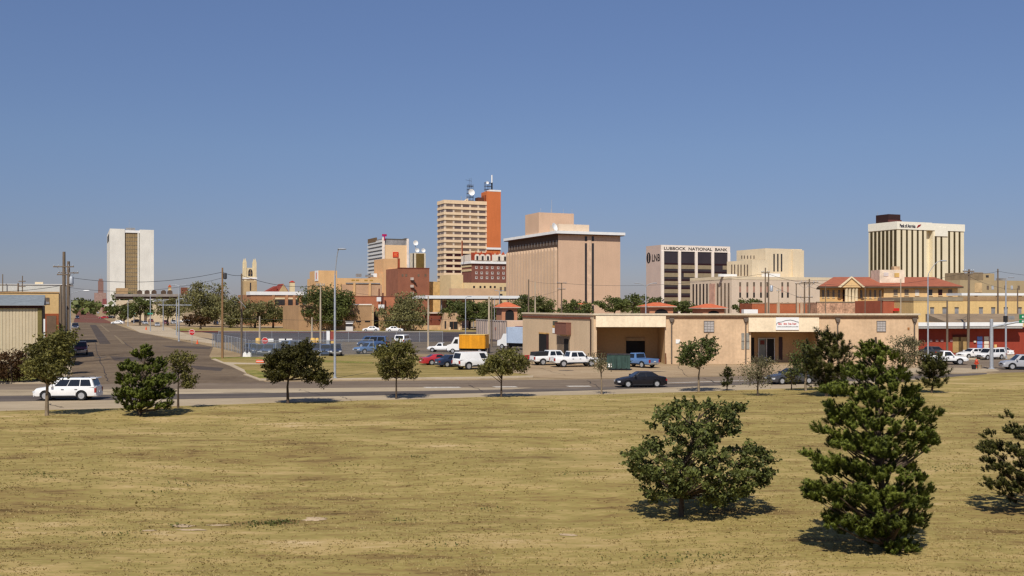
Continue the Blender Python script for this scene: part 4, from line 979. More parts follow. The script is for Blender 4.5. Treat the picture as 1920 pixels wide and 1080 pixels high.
for i in range(1, 7): x = c0 + (c1 - c0) * i / 7; mb.box(x - .12, x + .12, .95, 1.2, 0, zt - 3.3)
mb.build('mullions', mat('tan_mullion', A(182,158,116), .6), b.root)
mb = MB()
for i in range(20): mb.box(c0, c1, 1.05, 1.19, 4 + i * 3.5, 4.5 + i * 3.5)
mb.build('spandrels', mat('grey_spandrel', A(120,112,98), .6), b.root)
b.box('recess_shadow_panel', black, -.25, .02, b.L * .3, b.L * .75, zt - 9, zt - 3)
MB().box(c0 + 1, c0 + 9, 6, 12, zt - 1, zt + 1.6).build('roof_plant', glassC, b.root)
MB().tube([(c0 + 4, 8, zt), (c0 + 4, 8, zt + 9)], .12, 5).build('mast', steel, b.root)
# ---- brown stepped tower far down the street
bt = mat('brown_far_brick', A(140,108,98), .9, .1)
b = Bld('brick_tower', 'distant slim brown tower at the end of the side street', 184, 1150, 183.5, 194); b.L = 8
b.box('wall', bt, 0, b.W, 0, 8, 0, b.z(526)); b.box('upper_stage', bt, .8, b.W - .8, .8, 7.2, b.z(526) + .0, b.z(522.5))
b.box('lower_wing', mat('pale_far_brick', A(160,132,120), .9), -4, b.W + 3, -2, 8.5, 0, b.z(549))
MB().tube([(b.W/2, 4, b.z(523)), (b.W/2, 4, b.z(513))], [.6, .15], 5).build('spire', steel, b.root)
b = Bld('low_building', 'reddish low building by the far end of the side street', 193, 820, 192, 200); b.L = 20
b.box('wall', mat('red_far_wall', A(140,80,78), .9), 0, b.W, 0, 20, 0, b.z(560)); b.box('fascia', white, -.1, b.W + .1, -.3, 0, b.z(575), b.z(571))
# ---- pale arched low building left of the lot
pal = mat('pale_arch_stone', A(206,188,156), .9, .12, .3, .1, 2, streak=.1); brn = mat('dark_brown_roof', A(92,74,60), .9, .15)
b = Bld('arched_building', 'low pale building with broad arches and layered dark roof line behind the parking lot', 220, 420, 216, 345); b.L = 22
zt = b.z(556)
b.box('wall', pal, 0, b.W, 1.5, 22, 0, b.z(566))
mb = MB()                                  # arcade front with two arched openings
def arch_front(mb, x0, x1, z0, z1, r0, y0, y1, spring):
    pts = [(x0, z0), (x0, z1), (x1, z1), (x1, z0)]
    n = 10; inner = [(r0[0] + (r0[1] - r0[0]) * (1 - math.cos(math.pi * i / n)) / 2, spring + (r0[2]) * math.sin(math.pi * i / n)) for i in range(n + 1)]
    # left pier, right pier, head as strips
    mb.box(x0, r0[0], y0, y1, z0, z1); mb.box(r0[1], x1, y0, y1, z0, z1)
    for (xa, za), (xb, zb) in zip(inner, inner[1:]):
        mb.prism([(xa, za), (xb, zb), (xb, z1), (xa, z1)], 'y', y0, y1)
w1 = b.tE(270); arch_front(mb, b.tE(218), w1, 0, b.z(563), (b.tE(224), b.tE(262), b.z(568) - b.z(582)), -.2, .5, b.z(582))
mb.build('arcade', pal, b.root)
b.box('roof_band', mat('grey_roof_band', A(150,140,130), .9), -.5, b.W + .5, -.6, 22, b.z(556) , b.z(551))
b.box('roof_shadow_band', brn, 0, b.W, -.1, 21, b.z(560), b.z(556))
b.box('tan_attic', mat('tan_attic', A(178,146,106), .9), -.2, b.tE(240), 1, 14, b.z(551), b.z(540))
mb = MB()
for a in (258, 272, 285, 303, 315): x = b.tE(a); mb.prism([(x, b.z(551)), (x, b.z(546)), (x + .6, b.z(543.5)), (x + 1.3, b.z(543.5)), (x + 1.9, b.z(546)), (x + 1.9, b.z(551))], 'y', 1, 4)
mb.build('roof_vents', brn, b.root)
b.box('roof_house', mat('red_brown_brick', A(122,74,56), .9), b.tE(341) - .0, b.tE(341) + 2.6, 3, 6, b.z(551), b.z(538))
b = Bld('tower_block', 'tiny orange capped roof lantern standing above the low arched building', 316, 640, 315, 321); b.L = 3
b.box('wall', mat('cream_lantern', A(216,190,140), .9), 0, b.W, 0, 3, 0, b.z(538)); MB().prism([(-.3, b.z(538)), (b.W + .3, b.z(538)), (b.W/2, b.z(533.5))], 'y', -.3, 3.3).build('roof', mat('orange_cap', A(196,96,56), .9), b.root)
# ---- church tower + gabled church
chs = mat('cream_church_stone', A(220,202,162), .9, .08); chd = mat('tan_church_stone', A(186,160,118), .9, .1)
b = Bld('church_tower', 'pale square church tower with four corner pinnacles and an arched belfry window', 458, 480, 454.5, 481); w = b.W; b.L = w
mb = MB(); mb.box(.25, w - .25, .25, w - .25, 0, b.z(502))
for x in (0, w - 1.1):
    for y in (0, w - 1.1): mb.box(x, x + 1.1, y, y + 1.1, 0, b.z(493)); mb.prism([(x - .05, b.z(493)), (x + 1.15, b.z(493)), (x + .55, b.z(484))], 'y', y, y + 1.1)
mb.build('wall', chs, b.root)
b.box('lower_stage', chd, -.15, w + .15, -.15, w + .15, 0, b.z(527)); b.box('cornice', white, -.25, w + .25, -.25, w + .25, b.z(523), b.z(520))
zz = [b.z(518), b.z(504)]; xm = w / 2; mb = MB(); n = 8
mb.prism([(xm - 1, zz[0]), (xm + 1, zz[0])] + [(xm + math.cos(math.pi * i / n) * 1, zz[1] - 1.6 + math.sin(math.pi * i / n) * 1.6) for i in range(n + 1)], 'y', .18, .3)
o = mb.build('belfry_window', glassA, b.root); mb = MB(); mb.box(xm - .07, xm + .07, .08, .18, zz[0], zz[1] - .2); mb.box(xm - 1, xm + 1, .08, .17, zz[0] + 1.5, zz[0] + 1.65); mb.build('tracery', chd, o)
b.box('slit_window', glassA, xm - .3, xm + .3, -.2, -.1, b.z(545), b.z(530))
b = Bld('church', 'gabled tan church with red roof and small red capped turret right of the church tower', 522, 470, 498, 552); L = 14
zg = b.z(533); ze = b.z(548); W_ = b.tE(541)
MB().prism([(0, 0), (W_, 0), (W_, ze), (W_/2, zg), (0, ze)], 'y', 0, 14).build('wall', chd, b.root)
mb = MB(); mb.prism([(-.4, ze), (W_/2, zg + .3), (W_/2, zg), (0, ze - .2)], 'y', .3, 14); mb.prism([(W_ + .4, ze), (W_/2, zg + .3), (W_/2, zg), (W_, ze - .2)], 'y', .3, 14); mb.build('roof', mat('red_roof', A(138,62,50), .9), b.root)
x = b.tE(544); b.box('turret', chs, x, x + 2.2, 0, 2.2, 0, b.z(529)); MB().prism([(x - .2, b.z(529)), (x + 2.4, b.z(529)), (x + 1.1, b.z(526))], 'y', -.2, 2.4).build('turret_cap', mat('red_cap', A(196,66,52), .9), b.root)
b.box('side_aisle', chd, -7, -.05, 3, 13, 0, b.z(552)); MB().prism([(-7.2, b.z(552)), (-.1, b.z(552)), (-.1, b.z(536))], 'y', 3, 13).build('aisle_roof', MATS['red_roof'], b.root)
# ---- brick block with white roof edge, left centre
bk = mat('brown_brick', A(168,120,84), .92, .14, .4, .1, 3); tb = mat('tan_brick', A(178,142,104), .92, .1, .3, .08, 3)
b = Bld('brick_building', 'brown brick building with white parapet and piers behind the spreading trees', 470, 345, 458, 568); b.L = 30
b.box('wall', bk, 0, b.W, 0, 30, 0, b.z(552)); b.box('parapet', white, -.3, b.W + .3, -.3, 8, b.z(553), b.z(546.5)); b.box('base', tb, -.02, b.W + .02, -.12, 0, 0, b.z(573))
b.box('sill_band', white, b.tE(551), b.tE(562), -.3, 0, b.z(575), b.z(573)); 
for a, c in ((513, 534), (538, 549), (551, 560)): b.E('window', glassA, a, 562, c, 572); b.E('lintel', chs, a, 558, c, 561, .1)
mb = MB()
for a in (510, 535, 549, 562): x = b.tE(a); mb.box(x, x + .9, -.25, 0, 0, b.z(550))
mb.build('piers', mat('orange_pier', A(176,128,92), .9), b.root)
# ---- tan building with low slot windows (white cars in front)
b = Bld('tan_building', 'tan flat walled building with three slot windows behind the ticket booth', 560, 287, 545, 701, L=24)
b.box('wall', tb, 0, b.W, 0, 24, 0, b.z(573)); b.box('coping', mat('pale_coping', A(200,170,130), .9), -.1, b.W + .1, -.12, .5, b.z(573), b.z(571.5))
for a, c in ((649, 660), (667, 677), (684, 694)): b.E('window', glassA, a, 601.5, c, 604)
b.box('corner_pilaster', MATS['pale_coping'], b.tE(697), b.tE(700.5), -.2, 0, 0, b.z(573)); b.box('white_roof_edge', white, b.tE(657), b.tE(698), .5, 4, b.z(573) + .05, b.z(570) )
b.box('recessed_bay', mat('dark_doorway', A(52,44,40), .9), b.W, b.W + 2.2, 3.0, 20, 0, b.z(585)); b.box('wall_stub', tb, b.W + 2.2, b.W + 12, 2.5, 20, 0, b.z(592))
b = Bld('brick_building', 'orange brick wall block rising behind the tan slot windowed building', 656, 330, 640, 740, L=20); ob = mat('orange_brick', A(182,116,84), .92, .12, .4, .08, 3)
b.box('wall', ob, 0, b.W, 0, 20, 0, b.z(556)); b.box('coping', mat('red_coping', A(150,84,60), .9), -.1, b.W + .1, -.1, .5, b.z(556), b.z(555))
b.box('sign_post', mat('rusty_post', A(110,60,48), .9), b.tE(707), b.tE(707) + .35, -2, -1.7, 0, b.z(541)); b.box('sign_post', MATS['rusty_post'], b.tE(714), b.tE(714) + .4, -2, -1.6, 0, b.z(549))
b.box('sign_board', white, b.tE(703), b.tE(711), -2.3, -2.05, b.z(565), b.z(557)); b.box('sign_board', white, b.tE(706), b.tE(717), -2.3, -2.05, b.z(578), b.z(571))
# ---- tan department block (with white banner on its left end)
tn = mat('warm_tan_stucco', A(218,176,124), .9, .08, .2, .06, 2, streak=.06); tp = mat('pink_tan_brick', A(196,158,124), .92, .1, .3, .08, 3)
b = Bld('department_block', 'long warm tan block with pilasters and a white banner on its left end', 598, 470, 590, 716, L=26)
b.box('wall', tn, 0, b.W, 0, 26, 0, b.z(521)); b.box('raised_end', tn, -.05, b.tE(632), -.05, 20, 0, b.z(507)); b.box('brick_panel', tp, b.tE(634), b.W, -.15, 0, 0, b.z(533))
mb = MB()
for a in (635, 662, 691): x = b.tE(a); mb.box(x, x + 1.0, -.6, -.15, 0, b.z(530))
mb.build('pilasters', tn, b.root)
ban = b.S('banner', white, 591, 507.5, 597, 527, .25, .2); b.S('banner_stripe', mat('banner_red', A(196,120,110), .8), 593.5, 511, 595, 523, .3, .04, ban)
b.box('ledge', glassC, b.tE(648), b.tE(712), -.5, 0, b.z(531.5), b.z(529.5))
mb = MB()
for a in (659, 667, 683, 693): x = b.tE(a); mb.box(x, x + 1.6, -.07, 0, b.z(526), b.z(523.5))
mb.build('faded_lettering', mat('faded_ochre', A(186,146,70), .9), b.root)
b.box('roof_unit', glassC, b.tE(672), b.tE(680), 2, 5, b.z(518), b.z(512)); b.box('roof_unit', glassC, b.tE(690), b.tE(702), 2, 5, b.z(518), b.z(514)); b.box('roof_tank', white, b.tE(702), b.tE(710), 3, 6, b.z(518), b.z(511))
# ---- white louvred tower with tan front and red sign
lv = mat('pale_louvre', A(206,206,202), .7, .05); lg = mat('louvre_gap', A(128,130,136), .7, .08); pt_ = mat('peach_panel', A(232,196,150), .85, .05, .1, .04, 1)
b = Bld('louvred_tower', 'tower with white louvred side and peach front carrying a red square sign', 718, 560, 691, 765)
zt = b.z(446.5); b.box('wall', pt_, 0, b.W, 0, b.L, 0, b.z(459))
b.box('corner_fin', mat('white_fin', A(236,222,206), .8), -.4, .9, -.5, .4, 0, zt + .4); b.box('corner_fin', MATS['white_fin'], b.W - .8, b.W + .3, -.5, .4, 0, zt)
b.box('top_gallery', glassC, .9, b.W - .8, .3, b.L, b.z(459), b.z(449)); b.box('gallery_cap', mat('dark_cap', A(96,92,86), .8), 0, b.W, .2, b.L, b.z(449), b.z(447))
mb = MB(); n = 21; h = zt / n
for i in range(n): mb.box(-.7, 0, 0, b.L, i * h, i * h + h * .56)
mb.build('louvres', lv, b.root); b.box('louvre_backing', lg, -.12, 0.02, 0.5, b.L - .1, 0, zt - .2); 
b.S('rooftop_panel', mat('brown_sign_panel', A(112,90,66), .8), 692, 447, 707, 455, .8, .2)
sg = b.E('sign', mat('red_sign', A(214,58,34), .6), 736.5, 472.5, 747, 482.5, .3, .25)
mb = MB(); sx, sz0, sz1 = b.tE(736.5), b.zE(742, 482.5), b.zE(742, 472.5); sw = b.tE(747) - sx
for k, f in enumerate((.25, .5, .75)): mb.box(sx + sw * .15, sx + sw * (.85 if k != 1 else .7), -.36, -.31, sz0 + (sz1 - sz0) * (f - .05), sz0 + (sz1 - sz0) * (f + .04))
mb.build('sign_marks', mat('sign_orange', A(240,150,90), .6), sg)
mg = mat('magenta_sign', A(178,24,92), .6)
MB().box(-.6, 2.0, -.7, -.3, zt + 1.0, zt + 2.2).box(.4, 1.0, -.7, -.3, zt - 1.2, zt + 1.0).build('letter_sign', mg, b.root)
MB().prism([(b.W*.65, b.z(449)), (b.W, b.z(449)), (b.W, b.z(445)), (b.W - 1, b.z(445))], 'y', 1, 6).build('roof_ramp', MATS['dark_cap'], b.root)
# stepped peach block in front
pk2 = mat('peach_brick', A(216,172,124), .9, .08, .25, .06, 3)
b = Bld('stepped_block', 'stepped peach brick block with a column of small windows before the louvred tower', 719, 520, 711, 752, L=18)
b.box('wall', pk2, 0, b.tE(745.5), 0, 18, 0, b.z(485)); b.box('lower_wing', pk2, b.tE(726), b.W, -.6, 17, 0, b.z(504)); b.box('left_step', pk2, -2.2, -.02, .5, 17, 0, b.z(512)); b.box('left_step', pk2, -4.2, -2.25, 1, 17, 0, b.z(520))
for q in (514, 526.5, 539.5, 552): b.E('window', glassA, 724.5, q, 727.5, q + 6, .66, .06)
b.box('stair_shaft', mat('rust_shaft', A(150,72,44), .9), b.tE(746), b.tE(749.5), -.3, 2, 0, b.z(484))
# ---- brown brick block with fire escape
bb_ = mat('red_brown_block_brick', A(146,94,72), .92, .12, .3, .1, 3)
b = Bld('brick_block', 'plain red brown brick block with a white zigzag fire escape', 746, 430, 744.5, 805, L=18)
b.box('wall', bb_, 0, b.W, 0, 18, 0, b.z(503)); b.box('coping', mat('dark_red_coping', A(120,64,48), .9), -.1, b.W + .1, -.15, .5, b.z(503), b.z(501.5))
for a in (753, 760, 783, 796): b.E('window', glassB, a, 514, a + 3.5, 518.5)
mb = MB(); es = mat('pale_fire_escape', A(190,176,164), .7)
for q in (521, 535, 548): x = b.tE(769); mb.box(x, x + 1.3, -.9, -.05, b.z(q + 4), b.z(q - 1))
mb.build('landings', es, b.root); mb = MB()
for q in (525, 538): mb.tube([(b.tE(772), -.5, b.z(q)), (b.tE(780), -.5, b.z(q + 8))], .3, 4)
mb.build('stair_flights', mat('dark_iron', A(70,52,46), .8), b.root)
b.box('side_annex', mat('ochre_annex', A(214,176,116), .9), b.W + .05, b.W + 9, 4, 16, 0, b.z(527)); b.box('annex_door', glassB, b.W + 6.5, b.W + 8, 3.9, 4.0, 0, b.z(539))
# ---- slim brown glass tower with dishes
b = Bld('glass_tower', 'slim brown glass tower with white dishes on its roof', 777, 620, 774, 798, L=10)
b.box('wall', mat('cream_frame', A(216,204,180), .8), 0, b.W, 0, 10, 0, b.z(474)); b.E('glazing', mat('olive_glazing', A(112,92,50), .4, .15, .3), 780, 475.5, 795, 506, .15)
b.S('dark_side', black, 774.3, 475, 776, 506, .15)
def dish(parent, c, r, m=None, face=(0, -1, .15)):
    mb = MB().lathe([(r * .12, .28 * r), (r * .5, .2 * r), (r * .85, .06 * r), (r, -.1 * r), (r * .97, -.12 * r), (r * .6, .08 * r), (.02, .18 * r)], 18)
    o = mb.build('satellite_dish', m or white, parent, 50); o.location = c; o.rotation_euler = Vector(face).to_track_quat('-Z', 'Y').to_euler(); return o
dish(b.root, (b.W * .2, 2, b.z(455)), 1.6); MB().tube([(b.W*.2, 2.4, b.z(474)), (b.W*.2, 2.4, b.z(455))], .25, 5).build('dish_mast', steel, b.root)
dish(b.root, (b.W * .3, 1, b.z(469)), 1.3); dish(b.root, (b.W * .85, 1, b.z(469)), 1.3)
# ---- banded high-rise with orange brick shaft
cb = mat('cream_spandrel', A(234,206,168), .85, .05, .1, .05, 1.5, streak=.04); cbl = mat('pale_pier', A(206,190,170), .85, .06); osh = mat('orange_shaft_brick', A(206,116,66), .9, .06, .1, .05, 2, streak=.05)
gl_t = [mat('taupe_glass', A(118,100,90), .35, .15, .5), mat('taupe_glass_pale', A(142,118,94), .35, .15, .5), mat('taupe_glass_dark', A(100,84,80), .35, .15, .5)]; gl_d = mat('maroon_shaded_glass', A(58,26,24), .3, .1)  # taupe panes differ only in tone, picked at random on the front
b = Bld('office_tower', 'tallest tower, cream with rows of brown windows and an orange brick shaft', 833, 600, 820.5, 938)
xs = b.tE(912.5); zt = b.z(376.5)
b.box('wall', cbl, 0, xs, 0, b.L, 0, zt); nrow = 19; h = 3.28; Wf = xs - .4
mb = MB()
for i in range(nrow):
    z1 = zt - i * h; mb.box(-.35, xs, -.35, 0, z1 - 1.52, z1 + (.6 if i == 0 else 0)); mb.box(-.35, 0, 0.0, b.L, z1 - 1.52, z1 + (.6 if i == 0 else 0))
mb.build('spandrel_bands', cb, b.root)
rows = [(zt - i * h - 3.24, zt - i * h - 1.54) for i in range(nrow)]
cols = spans(.6, xs - .2, 5, .78); panes(b, 'E', cols, rows[:9], None, mats=gl_t)
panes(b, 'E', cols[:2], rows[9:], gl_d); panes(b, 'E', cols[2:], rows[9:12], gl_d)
panes(b, 'S', spans(.5, b.L, 2, .82), rows[:15], gl_t[0])
zs = b.z(355); b.box('brick_shaft', osh, xs, b.W, -.9, 9, b.z(462), zs); b.box('shaft_cap', white, xs - .3, b.W + .1, -1.1, 9, b.z(466), b.z(462.2)); b.box('shaft_base', osh, xs, b.W, -.5, 9, 0, b.z(466) - .05)
b.box('shaft_top_rim', white, xs + 1.5, b.W + .08, -1.0, 8, zs, zs + 1.0); b.box('shaft_side_louvre', mat('dark_rust', A(112,48,32), .8), xs - .12, xs + .05, 1.5, 3.2, zs - 6, zs - 2); b.box('shaft_side_louvre', MATS['dark_rust'], xs - .12, xs + .05, 5, 6.6, zs - 6, zs - 2)
b.box('roof_plant', mat('dark_plant', A(96,58,44), .8), xs - 4, xs - .2, 4, 9, zt + .6, zt + 3.4)
mt = b.tE(886); fr = MB()
for dx in (-1.8, 0, 1.8):
    for dy in (0, 2): fr.tube([(mt + dx, 3 + dy, zt), (mt + dx * .8, 3 + dy, zt + 11)], .15, 4)
for k in range(5): fr.box(mt - 1.9, mt + 1.9, 2.9, 5.1, zt + 1 + k * 2.2, zt + 1.25 + k * 2.2)
fr.tube([(mt + .6, 4, zt + 9), (mt + .6, 4, zt + 15)], .1, 4); fr.tube([(mt - .6, 4, zt + 9), (mt - .6, 4, zt + 14.5)], .1, 4); fr.tube([(mt - 3, 4, zt + 13.6), (mt + 1, 4, zt + 13)], .08, 4)
fr.build('antenna_frame', mat('dark_antenna_steel', A(70,72,80), .6), b.root); dish(b.root, (mt + .2, 2.2, zt + 6), 2.0)
MB().prism([(b.tE(873), zt), (b.tE(880), zt), (b.tE(880), zt + 2.2)], 'y', 2, 6).build('roof_ramp', MATS['cream_spandrel'], b.root)
for a in (866, 875): MB().tube([(b.tE(a), 1, zt), (b.tE(a), 1, zt + 3)], .14, 5).build('roof_vent', steel, b.root)
fr = MB(); a0, a1 = b.tE(914), b.tE(927)
for x in (a0, (a0 + a1) / 2, a1): fr.tube([(x, 3, zs), (x, 3, zs + 6)], .16, 4); fr.tube([(x, 5, zs), (x, 5, zs + 6)], .16, 4)
for k in range(3): fr.box(a0, a1, 2.9, 5.1, zs + 1.5 + 2 * k, zs + 1.7 + 2 * k)
fr.tube([(a1, 4, zs), (a1, 4, zs + 5.5)], .35, 5); fr.build('rooftop_mast_frame', MATS['dark_antenna_steel'], b.root)
MB().tube([(a1, 4, zs + 5.5), (a1, 4, zs + 10.5)], .42, 8).build('white_antenna', white, b.root); dish(b.root, (a0 + .8, 2.2, zs + 5.5), .9)
# ---- hotel: white crown, brown brick, cream base
hb = mat('hotel_brown_brick', A(132,84,70), .92, .1, .3, .08, 3); hw = mat('hotel_white_stone', A(226,214,196), .85, .06); hc = mat('hotel_cream', A(216,192,146), .9, .07)
b = Bld('hotel_building', 'old brown brick hotel with white arched crown and cream ground floors', 884, 455, 866, 952)
zt = b.z(475); z1 = b.z(492); z2 = b.z(528)
b.box('brick_body', hb, 0, b.W, 0, b.L, 0, z1); b.box('white_crown', hw, -.3, b.W + .3, -.3, b.L, z1, zt - 1.2); b.box('cornice', white, -.6, b.W + .6, -.6, b.L, z1 - .5, z1 + .5)
b.box('red_attic', mat('hotel_red', A(152,66,46), .9), -.35, b.tE(922), -.45, -.3, z1 + 1.0, zt + .4); b.box('pale_attic', hw, b.tE(922), b.W + .3, -.45, 3, z1 + .8, zt)
r0 = mat('terracotta_arch', A(186,84,50), .9)
for i, a in enumerate((890, 900, 910, 931, 942, 950)):
    x = b.tE(a); d_ = b.C[1]; mb = MB()
    mb.prism([(x - .2, z1 + 1)] + [(x + 1.0 - 1.2 * math.cos(math.pi * k / 6), z1 + 2.8 + 1.0 * math.sin(math.pi * k / 6)) for k in range(7)] + [(x + 2.2, z1 + 1)], 'y', -.6, -.42)
    o = mb.build('arched_surround', hw, b.root); bx('arch_window', glassA, o, x + .55, x + 1.5, -.68, -.58, z1 + 1.1, z1 + 2.9)
mb = MB()
for a in (888, 898, 908, 919, 928, 939, 948): x = b.tE(a); mb.prism([(x, zt - .4), (x + 2, zt - .4), (x + 1, zt + 1.0)], 'y', -.5, -.2)
mb.build('cresting', r0, b.root)
xw = [(b.tE(a), b.tE(a) + 1.1) for a in (891, 901, 911, 921, 932, 942)]; zr_ = [(b.z(q + 5), b.z(q)) for q in (499, 509, 518)]
panes(b, 'E', xw, zr_, None, mats=[mat('pale_sash_window', A(206,196,188), .5, .1)], nm='window')
mb = MB()
for (x0, x1) in xw:
    for (q0, q1) in zr_: mb.box(x0 + .25, x1 - .25, -.1, -.05, q0 + .45, q1 - .1)
mb.build('window_panes', glassB, b.root)
b.S('white_upper_bay', hw, 866, 478, 884, 489, .35, .3); b.S('bay_band', hc, 866, 497, 884, 501, .2, .2); b.S('bay_band', hc, 866, 505, 884, 509, .2, .2)
MB().tube([(-2.2, b.L * .5, zt - 1), (-2.2, b.L * .5, zt + 6)], .35, 5).build('flue', mat('rust_flue', A(150,80,50), .8), b.root)
b = Bld('hotel_podium', 'cream podium building with small dark windows below the brown hotel', 870, 425, 842, 955, L=16)
b.box('wall', hc, 0, b.W, 0, 16, 0, b.z(530)); b.box('left_wing', hc, -5.5, -.03, 1, 15, 0, b.z(515)); b.box('tan_front', mat('tan_front', A(206,172,136), .9, .06), -7, b.tE(930), -4, -1, 0, b.z(541))
for a in (887, 899, 907, 918, 926): b.E('window', glassA, a, 536, a + 3.5, 540)
for a in (937, 945): b.E('tall_window', glassB, a, 538, a + 4, 546)
for a in (905, 921, 936): b.E('window', glassA, a, 551, a + 6, 555)
# ---- long white canopy over trees
b = Bld('canopy_structure', 'long thin white roofed canopy on grey posts in front of the tall tower', 800, 305, 797, 981, L=16)
MB().box(-.4, b.W, -.4, 14, b.z(558) - .3, b.z(554)).build('roof', white, b.root)
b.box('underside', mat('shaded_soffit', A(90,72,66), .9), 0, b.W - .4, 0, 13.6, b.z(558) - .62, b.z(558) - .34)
for i, a in enumerate((806, 830, 858, 890, 925, 955)): MB().tube([(b.tE(a), 1, 0), (b.tE(a), 1, b.z(558) - .6)], .16, 6).build('post', glassC, b.root)
b.box('back_wall', mat('pink_back_wall', A(196,164,140), .9), b.tE(850), b.tE(905), 10, 12, 0, b.z(558) - .7)
b.box('back_door', glassA, b.tE(858), b.tE(861), 9.9, 9.99, 2, b.z(561))
# ---- pueblo style stone entrance and brick wing
st_ = mat('pinkish_fieldstone', A(190,158,124), .95, .18, 1.2, .15, 5)
b = Bld('stone_entrance', 'small tapered pinkish stone entrance building with a dark doorway', 832, 292, 826, 865, L=8, rot=R(8))
W_ = b.W; z_ = b.z(587)
MB().prism([(-.9, 0), (W_ + .2, 0), (W_, z_), (.3, z_ + .1), (-.1, z_ * .6)], 'y', 0, 8).build('wall', st_, b.root)
b.E('doorway', black, 843, 603, 858, 617, .06); b.E('narrow_window', glassA, 833.5, 602, 836.5, 616, .06); b.E('door_frame', mat('wood_frame', A(120,84,60), .8), 849.7, 603, 850.6, 617, .12)
for a in (840.5, 859): b.box('planter', mat('pale_planter', A(206,180,146), .9), b.tE(a), b.tE(a + 4), -1, -.2, 0, .8)
b = Bld('brick_wing', 'dark red brick wing with white eaves left of the stone entrance', 800, 300, 797, 830, L=10, rot=R(8))
b.box('wall', mat('dark_red_brick', A(122,66,48), .92, .1), 0, b.W, 0, 10, 0, b.z(588)); b.box('eaves', mat('pale_eaves', A(206,186,166), .8), -.4, b.W + .4, -.5, 10, b.z(588), b.z(585.5))
b.box('low_wall', mat('tan_low_wall', A(196,160,118), .9), -14, b.W + 2, -6, -5.6, 0, 1.3)
# ---- grey corrugated yard fence + pink wall with pale door
cg = mat('grey_corrugated_sheet', A(186,166,150), .7, .1, .4, .1, 5, streak=.3)
b = Bld('corrugated_fence', 'weathered grey corrugated metal wall left of the warehouse', 955, 205, 893, 957, rot=R(18))
mb = MB(); n = int(b.L / .6)
b.root.name = 'corrugated_fence'
t1 = b.L
for i in range(int(t1 / .8)): mb.box(-.1 if i % 2 else 0, .12, i * .8, i * .8 + .78, 0, b.zS(940, 602))
mb.build('sheeting', cg, b.root); b.box('top_rail', mat('pale_rail', A(204,190,176), .7), -.14, .16, 0, t1, b.zS(940, 602) + .01, b.zS(940, 602) + .14)
b.box('notice_board', mat('rust_notice', A(170,110,96), .8), -.16, -.11, 1 + .32 * t1, 1.7 + .32 * t1, 2.0, 2.6)
b = Bld('storage_building', 'pinkish flat wall with pale roller door just left of the warehouse', 951, 190, 949, 985, L=10, rot=R(2))
b.box('wall', mat('pinkish_stucco', A(208,178,150), .9, .08), 0, b.W, 0, 10, 0, b.z(602)); b.E('roller_door', mat('pale_blue_door', A(190,198,210), .6), 967, 613, 980, 642, .08); b.E('door_lintel', mat('rust_lintel', A(112,60,48), .8), 966, 611.5, 981, 613, .12)
# ---- tiled kiosks
tile = mat('orange_roof_tile', A(200,104,66), .85, .12, 1.2, .12, 8); kw = mat('terracotta_wall', A(192,134,100), .9, .1)
def kiosk(px, D, pl, pr, ye, yr, yb, label, arch=True):
    b = Bld('tiled_kiosk', label, px, D, pl, pr, 'kiosk', 'small arched buildings with orange tiled roofs', rot=R(14), L=6)
    ze = b.z(ye); zr = b.z(yr); W_ = b.W; b.box('wall', kw, 0, W_, 0, 6, 0, ze)
    m_ = MB(); o = .7; m_.v = [(-o, -o, ze), (W_ + o, -o, ze), (W_ + o, 6 + o, ze), (-o, 6 + o, ze), (W_ * .35, 3, zr), (W_ * .65, 3, zr)]
    m_.f = [(0, 1, 5, 4), (1, 2, 5), (2, 3, 4, 5), (3, 0, 4), (3, 2, 1, 0)]; m_.build('roof', tile, b.root)
    b.box('eaves', mat('pale_kiosk_eaves', A(196,170,150), .8), -o, W_ + o, -o, 6 + o, ze - .25, ze - .01)
    n = 8; a0, a1 = W_ * .22, W_ * .78; zs_ = ze - 1.6
    MB().prism([(a0, 0), (a1, 0)] + [((a0 + a1) / 2 + math.cos(math.pi * i / n) * (a1 - a0) / 2, zs_ + math.sin(math.pi * i / n) * .9) for i in range(n + 1)], 'y', -.05, .1).build('archway', black, b.root)
kiosk(941, 245, 938, 970, 575.5, 566.5, 600, 'tile roofed terracotta kiosk at the left of the warehouse roof')
kiosk(1218, 240, 1214, 1262, 574, 567, 585, 'orange tiled kiosk roof above the loading canopy')
kiosk(1318, 240, 1312, 1358, 577, 569.5, 590, 'orange tiled kiosk roof before the pale courthouse')
kiosk(1088, 300, 1086, 1108, 571, 568, 590, 'tiny orange tiled roof at the foot of the ribbed office block')
# ---- big ribbed office block
rb = mat('ribbed_buff_concrete', A(208,178,148), .9, .06, .15, .05, 2, streak=.05); br = mat('buff_brick', A(210,176,146), .92, .05, .2, .06, 3, streak=.03); sh = mat('shaded_brown_recess', A(84,66,54), .9, .08)
b = Bld('ribbed_office_block', 'large buff office block with ribbed left side and overhanging white flat roof', 1047, 350, 953, 1163)
zt = b.z(433); zw = zt - 1.1
b.box('wall', br, 0, b.W, 0, b.L, 0, zw); b.box('recess_panel', sh, -.06, .02, .3, b.L, 0, zw)  # recess panel coloured extra dark to deepen the shade between the ribs
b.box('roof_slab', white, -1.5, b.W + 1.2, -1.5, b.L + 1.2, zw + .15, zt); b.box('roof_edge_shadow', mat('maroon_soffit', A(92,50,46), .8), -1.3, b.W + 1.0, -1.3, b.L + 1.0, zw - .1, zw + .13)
n = 17; w_ = b.L / n; zf = zw - 4.6
